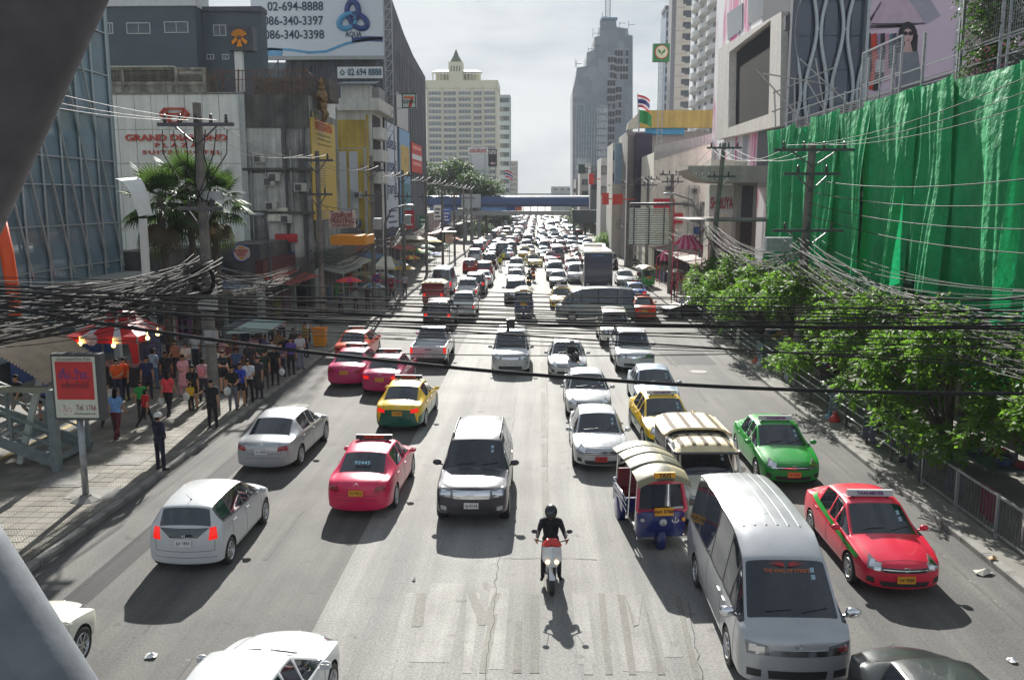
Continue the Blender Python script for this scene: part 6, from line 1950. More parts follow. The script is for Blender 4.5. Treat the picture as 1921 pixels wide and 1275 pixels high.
def shell(spec,level=2):
 """lofted body; returns evaluated mesh split by role: paint 0, lower paint 1, glass 2.."""
 S_,zb = spec['st'],spec.get('zb',0.22)
 A,B,D,E = spec['A'],spec['B'],spec['D'],spec['E']
 rows = [ring(s,zb+(s[8] if len(s) > 8 else 0)) for s in S_]
 bm = bmesh.new()
 cr = bm.edges.layers.float.new('crease_edge')
 cv = bm.verts.layers.float.new('crease_vert')
 V = []
 for r in rows:
  right = [bm.verts.new(p) for p in r]
  left = [right[0]]+[bm.verts.new((-p[0],p[1],p[2])) for p in r[1:-1]]+[right[-1]]
  V.append((right,left))
 role = {}
 for i in range(len(rows)-1):
  for side in (0,1):
   a,b_ = V[i][side],V[i+1][side]
   for k in range(NP-1):
    f = bm.faces.new((a[k],a[k+1],b_[k+1],b_[k]) if side else (a[k],b_[k],b_[k+1],a[k+1]))
    m = 0
    if k < spec.get('two',3) and spec.get('two'): m = 1
    if k in (5,6) and i == A: m = 2
    elif k in (5,6) and i == D: m = 3
    elif k == 4 and i in spec['side']: m = 4
    f.material_index = m
 for end in (0,-1):
  R_,L_ = V[end]
  for side in (R_,L_):
   for q in ((0,1,6,7),(1,2,5,6),(2,3,4,5)):
    try:
     f = bm.faces.new([side[j] for j in q])
     f.material_index = 1 if (spec.get('two') and q[0] < 2) else 0
    except ValueError:
     pass
 bmesh.ops.recalc_face_normals(bm,faces=bm.faces)
 bm.edges.ensure_lookup_table()
 # creases: shoulder line, rocker, ends
 def ce(a,b_,v):
  e = bm.edges.get((a,b_))
  if e: e[cr] = max(e[cr],v)
 for i in range(len(rows)-1):
  for side in (0,1):
   ce(V[i][side][4],V[i+1][side][4],spec.get('shoulder',0.55))
   ce(V[i][side][2],V[i+1][side][2],0.5)
   ce(V[i][side][5],V[i+1][side][5],spec.get('rail',0.45))
   if len(S_[i]) > 7 and S_[i][7] is not None:
    ce(V[i][side][5],V[i+1][side][5],0.9); ce(V[i][side][4],V[i+1][side][4],0.9); ce(V[i][side][6],V[i+1][side][6],0.9)
 for side in (0,1):
  for k in range(NP-1):
   ce(V[0][side][k],V[0][side][k+1],0.25)
   ce(V[-1][side][k],V[-1][side][k+1],spec.get('tailcrease',0.35))
   ce(V[D][side][k],V[D][side][k+1],spec.get('dcrease',0.0) if k >= 5 else 0)
 # windows: inset, sunk, creased
 groups = [[f for f in bm.faces if f.material_index == 2],[f for f in bm.faces if f.material_index == 3]]
 for i in spec['side']:
  for sgn in (1,-1):
   groups.append([f for f in bm.faces if f.material_index == 4 and f.calc_center_median().x*sgn > 0 and
         abs(f.calc_center_median().y-sum(v.co.y for v in (V[i][0][4],V[i][0][5],V[i+1][0][4],V[i+1][0][5]))/4) < 0.02])
 for gi,g in enumerate(groups):
  if not g: continue
  gl = set(g)
  r = bmesh.ops.inset_region(bm,faces=g,use_boundary=True,use_even_offset=True,thickness=0.045 if gi < 2 else 0.032,depth=-0.006)
  for f in r['faces']: f.material_index = 5 if gi >= 2 and spec.get('trim') else 0
  for f in gl:
   for e in f.edges:
    if any(q not in gl for q in e.link_faces): e[cr] = 1.0
  for v in {v for f in gl for v in f.verts}:      # a third creased edge at a corner keeps it sharp
   be = [e for e in v.link_edges if e[cr] >= 1.0 and any(f in gl for f in e.link_faces)]
   if len(be) == 2:
    d0,d1 = [(e.other_vert(v).co-v.co).normalized() for e in be]
    if d0.dot(d1) > -0.8:
     for e in v.link_edges:
      if e not in be and not any(f in gl for f in e.link_faces): e[cr] = 0.8 if gi >= 2 else 0.6
 me = bpy.data.meshes.new('shell')
 bm.to_mesh(me)
 bm.free()
 for i in range(7): me.materials.append(DARK)
 o = bpy.data.objects.new('shell',me)
 TMP.objects.link(o)
 md = o.modifiers.new('s','SUBSURF')
 md.levels = level
 md.render_levels = level
 cutters = []
 for (ay,rr) in spec['axles']:
  for s in (-1,1):
   c = MB()
   W = spec['w']
   c.lathe([(rr*1.16,s*(W-0.30)),(rr*1.16,s*(W+0.2))],24,(0,ay,rr),'X')
   cm = c.mesh('cut')
   for i in range(7): cm.materials.append(DARK)
   cm.polygons.foreach_set('material_index',[6]*len(cm.polygons))
   co = bpy.data.objects.new('cut',cm)
   TMP.objects.link(co)
   cutters.append(co)
   bo = o.modifiers.new('b','BOOLEAN')
   bo.operation = 'DIFFERENCE'
   bo.solver = 'EXACT'
   bo.object = co
 ev = eval_mesh(o)
 bpy.data.objects.remove(o)
 for c in cutters: bpy.data.objects.remove(c)
 return ev

def split(me,wanted,name,keep_islands=False):
 bm = bmesh.new()
 bm.from_mesh(me)
 bmesh.ops.delete(bm,geom=[f for f in bm.faces if f.material_index not in wanted],context='FACES')
 outs = []
 if keep_islands:
  left = set(bm.faces)
  isl = []
  while left:
   s = [left.pop()]
   g = set(s)
   while s:
    f = s.pop()
    for e in f.edges:
     for q in e.link_faces:
      if q in left:
       left.discard(q); g.add(q); s.append(q)
   isl.append([f.index for f in g])
  bm.faces.ensure_lookup_table()
  bm.faces.index_update()
  for ids in isl:
   b2 = bm.copy()
   b2.faces.ensure_lookup_table()
   keep = set(ids)
   bmesh.ops.delete(b2,geom=[f for f in b2.faces if f.index not in keep],context='FACES')
   m2 = bpy.data.meshes.new(name)
   b2.to_mesh(m2)
   b2.free()
   outs.append(m2)
 else:
  m2 = bpy.data.meshes.new(name)
  bm.to_mesh(m2)
  outs.append(m2)
 bm.free()
 for m2 in outs:
  m2.polygons.foreach_set('use_smooth',[True]*len(m2.polygons))
  m2.set_sharp_from_angle(angle=R(38))
 return outs

class Kit:
 def __init__(k,spec=None):
  k.parts,k.spec = [],spec
  k.bvh = None
 def part(k,name,me,role,parent=None,loc=None,rot=None,scale=None):
  """role: a material, or the word 'paint' / 'paint2' / 'sign' (chosen per vehicle), or a list of these"""
  roles = role if isinstance(role,list) else [role]
  me.materials.clear()
  for r in roles: me.materials.append(DARK if isinstance(r,str) else r)
  k.parts.append((name,me,parent,loc,rot,scale,roles))
  return len(k.parts)-1
 def mb(k,name,b,role,parent=None,smooth=False,loc=None,rot=None):
  return k.part(name,b.mesh(name,smooth),role,parent,loc,rot)
 def cast(k,p,d):
  h = k.bvh.ray_cast(Vector(p),Vector(d))
  return h
 def patch(k,name,cs,d,role,off=0.006,nu=8,nv=4,parent=None,sink=0.02,mirror=False,back=3.0,min_dot=None):
  """a four-cornered plate laid on the body: corners are cast along d onto the shell and raised by off"""
  out = []
  for sgn in ((1,-1) if mirror else (1,)):
   d_ = Vector((d[0]*sgn,d[1],d[2])).normalized()
   C = [Vector((c[0]*sgn,c[1],c[2])) for c in cs]
   vs,us,last = [],[],None
   for j in range(nv+1):
    for i in range(nu+1):
     u,v = i/nu,j/nv
     p = C[0].lerp(C[1],u).lerp(C[3].lerp(C[2],u),v)
     h = k.bvh.ray_cast(p-d_*back,d_)
     if h[0] is not None:
      n = h[1] if h[1].dot(d_) < 0 else -h[1]
      vs.append((h[0],n))
      last = h[0]
     else:
      vs.append((None,-d_))
   good = [q[0].dot(d_) for q in vs if q[0] is not None]
   if not good: continue
   md = sum(good)/len(good)
   pts = []
   for t,(q,n) in enumerate(vs):
    if q is None:
     j,i = divmod(t,nu+1)
     p = C[0].lerp(C[1],i/nu).lerp(C[3].lerp(C[2],i/nu),j/nv)
     q = k.bvh.find_nearest(p+d_*(md-p.dot(d_)))[0]
    pts.append((q+n*off,q+d_*sink))
   b = MB()
   N = len(pts)
   fs = [(j*(nu+1)+i,j*(nu+1)+i+1,(j+1)*(nu+1)+i+1,(j+1)*(nu+1)+i) for j in range(nv) for i in range(nu)]
   loop = [i for i in range(nu+1)]+[j*(nu+1)+nu for j in range(1,nv+1)]+[nv*(nu+1)+i for i in range(nu-1,-1,-1)]+[j*(nu+1) for j in range(nv-1,0,-1)]
   rim = {q: N+t for t,q in enumerate(loop)}
   b.add([p[0] for p in pts]+[pts[q][1] for q in loop],fs+[(loop[t],loop[(t+1) % len(loop)],rim[loop[(t+1) % len(loop)]],rim[loop[t]]) for t in range(len(loop))])
   out.append(k.part(name,b.mesh(name,'auto'),role,parent))
  return out

def wheel_meshes(r,w=0.19,spokes=7,rim=0.66):
 t = MB().lathe([(r*rim,-w/2+.01),(r*0.9,-w/2),(r*0.985,-w/2+.025),(r,0),(r*0.985,w/2-.025),(r*0.9,w/2),(r*rim,w/2-.01),(r*rim*.9,0.0),(r*rim,-w/2+.01)],28,axis='X',cap=False)
 a = MB()
 ri = r*rim
 a.lathe([(ri*1.02,w/2-.012),(ri*.97,w/2+.002),(ri*.90,w/2-.015),(ri*.86,-w/4)],28,axis='X',cap=False)
 a.lathe([(ri*.25,w/2-.03),(ri*.24,w/2-.008),(ri*.12,w/2-.002),(0.004,w/2-.001)],14,axis='X',cap=False)
 for s in range(spokes):
  an = 2*math.pi*s/spokes
  a.box((w/2-.022,math.cos(an)*ri*.55,math.sin(an)*ri*.55),(.022,ri*.8,ri*.17),Matrix.Rotation(an,3,'X'))
 a.mat(1).lathe([(ri*.88,-w/4+.02),(0.003,-w/4+.021)],18,axis='X',cap=False)
 return t.mesh('tyre','auto'),a.mesh('rim','auto')
_wh = {}
def add_wheels(k,axles,w,track=None,spokes=7,tw=0.19):
 for (ay,r) in axles:
  key = (round(r,3),spokes,tw)
  if key not in _wh: _wh[key] = wheel_meshes(r,tw,spokes)
  for s in (-1,1):
   x = s*((track or w)-tw/2-0.02)
   t = k.part('wheel',_wh[key][0],BLACK,None,(x,ay,r),(0,0,0 if s > 0 else R(180)))
   k.part('rim',_wh[key][1],[ALLOY,DARK],t)

def mirror_mesh(s=1.0):
 b = MB()
 b.ball((0,0,0),0.1*s,10,6,(1.0,0.55,0.68))
 b.mat(1).box((0,0.052*s,0),(0.13*s,0.012,0.085*s))
 b.mat(0).bar((-0.05*s,0,-0.03*s),(-0.12*s,0.03,-0.06*s),0.035*s)
 return b.mesh('mirror','auto')

def make_car(spec):
 k = Kit(spec)
 sh = shell(spec,spec.get('level',2))
 bm = bmesh.new()
 bm.from_mesh(sh)
 k.bvh = BVHTree.FromBMesh(bm)
 bm.free()
 L,W = spec['L'],spec['w']
 body = k.part('body',split(sh,(0,),'body')[0],'paint')
 if spec.get('two'): k.part('lower_body',split(sh,(1,),'lower_body')[0],'paint2')
 if spec.get('trim'): k.part('window_trim',split(sh,(5,),'window_trim')[0],BLACKP)
 for m in split(sh,(6,),'wheel_arch',True): k.part('wheel_arch',m,DARK)
 k.part('windscreen',split(sh,(2,),'windscreen')[0],GLASS)
 for m in split(sh,(3,),'rear_window',True): k.part('rear_window',m,GLASS)
 for m in split(sh,(4,),'side_window',True): k.part('side_window',m,GLASS)
 add_wheels(k,spec['axles'],W,spokes=spec.get('spokes',7),tw=spec.get('tw',0.19))
 F,Bk = (0,1,0),(0,-1,0)
 # lights: outlines in (x, z), laid on from an oblique front / rear direction
 for (cs,d) in spec['head']:
  k.patch('headlight',[(x,0,z) for x,z in cs],(d,1,0),HEADLENS,mirror=True,nu=10,nv=5)
  c0,c1,c2,c3 = [Vector((x,0,z)) for x,z in cs]
  for (u,v,r_) in ((.38,.42,.36),(.70,.55,.28)):
   m = c0.lerp(c1,u).lerp(c3.lerp(c2,u),v)
   hh = (c3.lerp(c2,u)-c0.lerp(c1,u)).length*r_
   k.patch('lamp_reflector',[m+Vector(q)*hh for q in ((-1.1,0,-1),(1.1,0,-1),(1.1,0,1),(-1.1,0,1))],(d,1,0),CHROME,off=.010,mirror=True,nu=3,nv=3)
 for (cs,d) in spec['tail']:
  k.patch('tail_light',[(x,L,z) for x,z in cs],(-d,-1,0),'tail',mirror=True,nu=10,nv=5)
 for (cs,role) in spec.get('front',()):
  k.patch('grille' if role is not CHROME else 'grille_bar',[(x,0,z) for x,z in cs],F,role,off=0.008 if role is not CHROME else 0.014,nu=12,nv=3)
 for (cs,role) in spec.get('fog',()):
  k.patch('fog_light',[(x,0,z) for x,z in cs],F,role,mirror=True,off=.008,nu=4,nv=3)
 for (cs,role) in spec.get('back',()):
  k.patch('rear_trim',[(x,L,z) for x,z in cs],Bk,role,off=.008,nu=12,nv=3)
 # bumper seams, bonnet shut line, doors
 def side_line(p0,p1,w=0.009,n=12):
  (ya,za),(yb,zb) = p0,p1
  dy,dz = yb-ya,zb-za
  l = math.hypot(dy,dz)
  ny,nz = -dz/l*w/2,dy/l*w/2
  k.patch('door_seam',[(0,ya-ny,za-nz),(0,yb-ny,zb-nz),(0,yb+ny,zb+nz),(0,ya+ny,za+nz)],(-1,0,0),BLACKP,off=.0025,nu=n,nv=1,mirror=True,sink=.01)
 zs = spec['door'][0]
 for (ya,yb) in spec['door'][1]:
  side_line((ya,0.34),(yb,zs),n=10)
 if spec['door'][1]:
  side_line((spec['door'][1][0][0],0.33),(spec['door'][1][-1][0],0.33),n=14)
 for (y,z) in spec.get('handles',()):
  k.patch('door_handle',[(0,y,z),(0,y+.19,z),(0,y+.19,z+.035),(0,y,z+.035)],(-1,0,0),spec.get('handle_role','paint'),off=.014,nu=4,nv=1,mirror=True)
 if spec.get('hood'):
  y0,y1,xw = spec['hood']
  for sgn in (1,-1):
   k.patch('bonnet_seam',[(sgn*xw,y0,0),(sgn*(xw+.04),y1,0),(sgn*(xw+.049),y1,0),(sgn*(xw+.009),y0,0)],(0,0,-1),BLACKP,off=.0025,nu=12,nv=1,sink=.01)
  k.patch('bonnet_seam',[(-xw,y0,0),(xw,y0,0),(xw,y0+.009,0),(-xw,y0+.009,0)],(0,0,-1),BLACKP,off=.0025,nu=14,nv=1,sink=.01)
 if spec.get('boot'):
  for (x0,z0,x1,z1) in spec['boot']:
   w = .009
   l = math.hypot(x1-x0,z1-z0)
   nx,nz = -(z1-z0)/l*w/2,(x1-x0)/l*w/2
   k.patch('boot_seam',[(x0-nx,L,z0-nz),(x1-nx,L,z1-nz),(x1+nx,L,z1+nz),(x0+nx,L,z0+nz)],Bk,BLACKP,off=.0025,nu=10,nv=1,sink=.01)
 # plates
 for key,y,d in (('plate_f',0,F),('plate_r',L,Bk)):
  if key in spec:
   z = spec[key]
   h = k.cast((0,y-d[1]*2,z),d)
   yy = h[0].y-d[1]*0.022 if h[0] is not None else y
   b = MB().box((0,0,0),(0.36,0.016,0.15))
   i = k.mb('number_plate',b,'plate',None,False,(0,yy,z),(0,0,0 if d[1] > 0 else R(180)))
   k.parts[i] = k.parts[i]+((key,),)
 # door mirrors on stalks
 my,mz,mx,ms = spec['mirror']
 mm = mirror_mesh(ms)
 for s in (1,-1):
  k.part('door_mirror',mm,[spec.get('mirror_role','paint'),GLASS],None,(s*mx,my,mz),None,(s,1,1))
 # wipers
 for x0 in (-0.45,0.15):
  a = k.cast((x0,-2,spec['wz']+.04),F)
  c = k.cast((x0+.42,-2,spec['wz']+.08),F)
  if a[0] is not None and c[0] is not None:
   k.mb('wiper',MB().bar(a[0]+Vector((0,-.015,.01)),c[0]+Vector((0,-.015,.01)),.016),BLACKP)
 # badges
 for key,y,d in (('badge_f',0,F),('badge_r',L,Bk)):
  if key in spec:
   z = spec[key]
   h = k.cast((0,y-d[1]*2,z),d)
   if h[0] is not None:
    b = MB()
    for rx,rz in ((.065,.045),(.032,.044)):
     b.tube([(math.cos(a)*rx,0,math.sin(a)*rz) for a in [t*math.pi/8 for t in range(17)]],.006,5,False)
    if spec.get('badge') == 'H':
     b = MB().box((-.028,0,0),(.014,.01,.08)).box((.028,0,0),(.014,.01,.08)).box((0,0,0),(.05,.01,.014))
    k.mb('badge',b,CHROME,None,True,h[0]+Vector((0,-d[1]*.014,0)))
 if spec.get('rails'):
  x,ya,yb,z = spec['rails']
  for s in (1,-1):
   pts = []
   for t in range(11):
    y = ya+(yb-ya)*t/10
    h = k.cast((s*x,y,5),(0,0,-1))
    pts.append((s*x,y,h[0].z+(0.045 if 0 < t < 10 else 0.0)))
   k.mb('roof_rail',MB().tube(pts,.018,6),ALLOY if spec.get('rail_alloy') else BLACKP,None,True)
 for (x0,x1,ya,yb) in spec.get('ribs',()):
  k.patch('roof_rib',[(x0,ya,0),(x1,ya,0),(x1,yb,0),(x0,yb,0)],(0,0,-1),'paint',off=.012,nu=1,nv=14,sink=.02)
 if spec.get('antenna'):
  x,y,l = spec['antenna']
  h = k.cast((x,y,5),(0,0,-1))[0]
  k.mb('antenna',MB().ball(h,.025,8,4).cyl(h,h+Vector((0,l*.8,l*.6)),.006,.004,6),BLACKP)
 zst = spec['st'][spec['B']][5]-.20
 for i in range(2):
  k.patch('sticker',[(.40,0,zst-i*.09),(.47,0,zst-i*.09),(.47,0,zst-i*.09+.06),(.40,0,zst-i*.09+.06)],F,S('tax_sticker',150,176,190,var=.3,scale=30),off=.004,nu=1,nv=1,sink=.004)
 # cabin: dashboard, wheel, seats
 sB,sA = spec['st'][spec['B']],spec['st'][spec['A']]
 zsh = sB[3]
 dash = MB().bb((-W*.80,sA[0]+.45,zsh-.35),(W*.80,sA[0]+.80,zsh-.02))
 k.mb('dashboard',dash,INTERIOR)
 k.mb('steering_wheel',MB().tube([(.36+math.cos(a)*.17,sA[0]+.86+math.sin(a)*.06,zsh-.02+math.sin(a)*.16) for a in [t*math.pi/8 for t in range(17)]],.016,5,False),INTERIOR)
 rows_ = spec.get('rows',(sB[0]+.25,sB[0]+1.15))
 for yy in rows_:
  for sx in (-.36,.36):
   k.mb('seat',MB().bb((sx-.24,yy-.45,zsh-.55),(sx+.24,yy+.05,zsh-.38)).box((sx,yy+.12,zsh-.12),(.46,.14,.6),(R(-12),0,0)).box((sx,yy+.22,zsh+.25),(.26,.09,.18),(R(-8),0,0)),INTERIOR)
 return k

TSIGN_TXT = 'TAXI-METER'
def taxi_kit(k,y,z,dark=False):
 """roof sign and taxi lettering added to a copy of a sedan kit"""
 t = Kit(k.spec)
 t.parts = list(k.parts)
 t.bvh = k.bvh
 h = t.cast((0,y,5),(0,0,-1))[0]
 z = h.z
 b = MB().poly([(-.5,-.07,0),(-.5,.07,0),(-.5,.045,.13),(-.5,-.03,.13)],(1.0,0,0))
 i = t.mb('taxi_sign',b,'sign',None,False,(0,y,z+.012))
 for s in (-.38,.38):
  t.mb('sign_foot',MB().box((s,y,z-.005),(.06,.12,.05)),BLACKP)
 for (yy,rz,dz) in ((-.062,0,.065),(.07,R(180),.065)):
  me = text_mesh(TSIGN_TXT,.1,.006,.004,1.05).copy()
  t.part('lettering',me,'signtext',i,(0,yy,dz),(R(90-(17 if rz == 0 else 11)),0,rz))
 return t

def place(k,name,label,cat,loc,rz,paint_,group=None,paint2=None,tail=None,plate=PLATE_W,sign=None,signtext=None,plate_txt=None,plate_col=None,swap=None):
 root = thing(name,label,cat,loc,rz,group)
 pick = {'paint': paint_,'paint2': paint2 or paint_,'tail': tail or RED_L,'plate': plate,'sign': sign or BLACKP,'signtext': signtext or AMBER_L}
 if swap: pick.update(swap)
 objs = []
 for q in k.parts:
  nm,me,par,l,r,sc,roles = q[:7]
  o = bpy.data.objects.new(nm,me)
  if l is not None: o.location = l
  if r is not None: o.rotation_euler = r
  if sc is not None: o.scale = sc
  for i,ro in enumerate(roles):
   if isinstance(ro,str):
    o.material_slots[i].link = 'OBJECT'
    o.material_slots[i].material = pick[ro]
  link(o,root if par is None else objs[par])
  objs.append(o)
  if nm == 'number_plate' and plate_txt:
   text('plate_number',plate_txt,plate_col or INK,o,(0,-.009,0),.105,FACE_CAM,.003,.008,fit=.30)
 return root
def put(k,px,toward,name,label,cat,paint_,rz=0.0,**kw):
 """px = pixel of the lower edge of the near bumper, at its middle"""
 g = G(*px,k.spec.get('zb',.22)+.03)
 L = k.spec['L']
 if toward:                      # nose nearest: local y runs away from the camera
  return place(k,name,label,cat,(g.x,g.y,0),rz,paint_,**kw)
 a = R(180)+rz                 # tail nearest: nose is L further on
 return place(k,name,label,cat,(g.x-math.sin(rz)*L,g.y+math.cos(rz)*L,0),a,paint_,**kw)

BLK_GRILLE = BLACKP
SEDAN = dict(L=4.54,w=.88,zb=.21,A=3,B=4,D=6,E=7,side=(3,4,5),axles=((.92,.315),(3.52,.315)),two=0,st=[
 (0.00,.70,.68,.60,.58,.665,.20),(0.10,.80,.77,.68,.66,.745,.20),(0.55,.872,.815,.80,.71,.865,.13),(1.10,.88,.835,.895,.73,.955,.14),
 (1.92,.88,.825,.93,.595,1.425,.08),(2.42,.88,.825,.945,.59,1.48,.0),(3.22,.88,.82,.965,.575,1.42,-.07),(3.92,.87,.80,.975,.64,1.035,-.14),
 (4.40,.825,.765,.93,.60,1.00,-.18),(4.54,.73,.69,.78,.56,.86,-.20)],
 head=[([(.42,.575),(.84,.62),(.88,.80),(.57,.705)],-.55)],tail=[([(.50,.70),(.84,.72),(.84,.86),(.54,.83)],.6)],
 front=[([(-.42,.57),(.42,.57),(.46,.66),(-.46,.66)],BLK_GRILLE),([(-.44,.615),(.44,.615),(.44,.632),(-.44,.632)],CHROME),([(-.45,.27),(.45,.27),(.5,.38),(-.5,.38)],BLK_GRILLE)],
 fog=[([(.58,.32),(.72,.34),(.72,.46),(.60,.44)],BLACKP)],back=[([(-.3,.855),(.3,.855),(.3,.88),(-.3,.88)],'paint')],
 door=(.92,[(1.30,1.28),(2.36,2.40),(3.30,3.36)]),handles=((2.12,.80),(3.08,.82)),hood=(.22,1.05,.62),boot=[(-.56,.62,-.5,.93),(.56,.62,.5,.93),(-.56,.62,.56,.62),(-.8,.50,.8,.50)],
 plate_f=.44,plate_r=.70,mirror=(1.50,.98,.95,1.0),wz=.98,badge_f=.645,badge_r=.90)
def var(base,**k):
 d = dict(base)
 d.update(k)
 return d
def scaled(base,L,w,H,**k):
 """the same layout stretched to another car's length, width and height"""
 fL,fw = L/base['L'],w/base['w']
 zmax = max(s[5] for s in base['st'])
 fz = H/zmax
 q = lambda cs: [(x*fw,z*fz) for x,z in cs]
 d = dict(base,L=L,w=w,zb=base['zb']*fz)
 d['st'] = [(s[0]*fL,s[1]*fw,s[2]*fw,s[3]*fz,s[4]*fw,s[5]*fz,s[6])+tuple(s[7:]) for s in base['st']]
 for key in ('head','tail'): d[key] = [(q(c),dd) for c,dd in base[key]]
 for key in ('front','fog','back'): d[key] = [(q(c),r) for c,r in base.get(key,[])]
 d['door'] = (base['door'][0]*fz,[(a*fL,b*fL) for a,b in base['door'][1]])
 d['handles'] = [(y*fL,z*fz) for y,z in base['handles']]
 d['axles'] = [(y*fL,r) for y,r in base['axles']]
 if base.get('hood'): d['hood'] = (base['hood'][0]*fL,base['hood'][1]*fL,base['hood'][2]*fw)
 if base.get('boot'): d['boot'] = [(a*fw,b*fz,c*fw,e*fz) for a,b,c,e in base['boot']]
 m = base['mirror']
 d['mirror'] = (m[0]*fL,m[1]*fz,m[2]*fw,m[3])
 d['wz'] = base['wz']*fz
 for key in ('plate_f','plate_r','badge_f','badge_r'):
  if key in base: d[key] = base[key]*fz
 d.update(k)
 return d
HATCH = dict(L=3.9,w=.85,zb=.20,A=3,B=4,D=7,E=8,side=(3,4,5,6),axles=((.78,.305),(3.28,.305)),two=0,trim=True,tailcrease=.2,st=[
 (0.00,.68,.66,.62,.56,.70,.20),(0.09,.78,.75,.72,.64,.80,.20),(0.45,.845,.79,.86,.69,.93,.14),(0.85,.85,.80,.94,.71,1.01,.14),
 (1.78,.85,.80,.98,.60,1.47,.08),(2.25,.85,.80,1.0,.59,1.525,0),(3.05,.85,.80,1.03,.575,1.51,-.04),(3.60,.84,.78,1.06,.55,1.45,-.07),
 (3.80,.83,.77,1.02,.62,1.02,-.13),(3.86,.82,.77,.80,.66,.88,-.17),(3.90,.78,.74,.55,.60,.62,-.20)],
 head=[([(.42,.66),(.80,.74),(.84,.90),(.58,.80)],-.6)],tail=[([(.60,.74),(.82,.76),(.82,1.02),(.66,1.0)],.7)],
 front=[([(-.40,.60),(.40,.60),(.46,.70),(-.46,.70)],BLK_GRILLE),([(-.45,.26),(.45,.26),(.5,.40),(-.5,.40)],BLK_GRILLE)],fog=[([(.56,.30),(.7,.32),(.7,.42),(.58,.40)],BLACKP)],
 back=[([(-.30,.80),(.30,.80),(.54,1.0),(-.54,1.0)],GLASS)],door=(.95,[(1.12,1.10),(2.18,2.22),(3.05,3.12)]),handles=((1.95,.86),(2.82,.88)),hood=(.2,.82,.58),boot=[(-.64,.50,-.66,.92),(.64,.50,.66,.92),(-.64,.50,.64,.50),(-.8,.36,.8,.36)],
 plate_f=.46,plate_r=.70,mirror=(1.28,1.02,.92,1.0),wz=1.05,badge_r=.84,badge='H',antenna=(0,3.3,.3))
SUV = dict(L=4.76,w=.935,zb=.34,A=4,B=5,D=8,E=9,side=(4,5,6,7),axles=((.92,.385),(3.71,.385)),two=0,spokes=6,tw=.25,shoulder=.5,tailcrease=.3,st=[
 (0.00,.80,.78,.84,.68,.90,.16),(0.06,.86,.83,.94,.74,1.00,.16),(0.22,.90,.87,1.0,.78,1.06,.14),(0.70,.93,.88,1.03,.80,1.11,.10),(1.32,.935,.885,1.07,.80,1.14,.10),
 (1.98,.935,.875,1.10,.68,1.76,.07),(2.55,.935,.875,1.11,.67,1.86,0),(3.55,.935,.875,1.12,.665,1.87,0),(4.45,.93,.86,1.13,.64,1.80,-.05),
 (4.62,.92,.86,1.10,.74,1.16,-.09),(4.71,.90,.85,.95,.74,1.0,-.10),(4.76,.86,.82,.66,.70,.72,-.10)],
 head=[([(.46,.80),(.86,.80),(.88,1.01),(.50,.99)],-.35)],tail=[([(.68,.86),(.90,.88),(.90,1.12),(.72,1.12)],.6)],
 front=[([(-.44,.78),(.44,.78),(.46,.98),(-.46,.98)],CHROME),([(-.55,.42),(.55,.42),(.58,.55),(-.58,.55)],BLK_GRILLE)],fog=[([(.62,.47),(.76,.49),(.76,.59),(.62,.57)],CLEAR_L)],
 door=(1.08,[(1.52,1.48),(2.55,2.60),(3.58,3.66)]),handles=((2.30,.96),(3.32,.98)),hood=(.16,1.28,.70),boot=[(-.7,.6,-.72,1.0),(.7,.6,.72,1.0)],
 plate_f=.62,plate_r=.80,mirror=(1.72,1.20,1.02,1.2),wz=1.18,badge_f=.88,rails=(.62,2.15,4.3,1.9))
MPV = dict(L=4.80,w=.915,zb=.20,A=3,B=4,D=7,E=8,side=(3,4,5,6),axles=((.92,.33),(3.82,.33)),two=0,trim=True,tailcrease=.3,st=[
 (0.00,.74,.72,.74,.62,.80,.18),(0.08,.84,.81,.86,.70,.91,.18),(0.40,.905,.85,.98,.74,1.04,.13),(0.85,.915,.86,1.03,.76,1.12,.13),
 (1.85,.915,.86,1.08,.68,1.80,.07),(2.5,.915,.86,1.10,.67,1.88,0),(3.6,.915,.86,1.12,.665,1.88,0),(4.52,.91,.85,1.14,.64,1.82,-.05),
 (4.68,.90,.84,1.08,.74,1.12,-.10),(4.76,.88,.83,.90,.72,.96,-.12),(4.80,.84,.80,.60,.66,.66,-.14)],
 head=[([(.42,.72),(.82,.78),(.88,.94),(.56,.90)],-.5)],tail=[([(.64,.80),(.88,.82),(.86,1.30),(.74,1.30)],.7)],
 front=[([(-.36,.74),(.36,.74),(.40,.82),(-.40,.82)],CHROME),([(-.52,.28),(.52,.28),(.56,.42),(-.56,.42)],BLK_GRILLE)],fog=[([(.62,.32),(.74,.34),(.74,.44),(.62,.42)],CLEAR_L)],
 door=(1.05,[(1.30,1.26),(2.35,2.35),(3.55,3.55)]),handles=((2.1,.92),(2.5,.92)),hood=(.16,.80,.62),boot=[(-.7,.5,-.72,1.0),(.7,.5,.72,1.0)],
 plate_f=.56,plate_r=.75,mirror=(1.35,1.12,.99,1.05),wz=1.16,badge_f=.86)
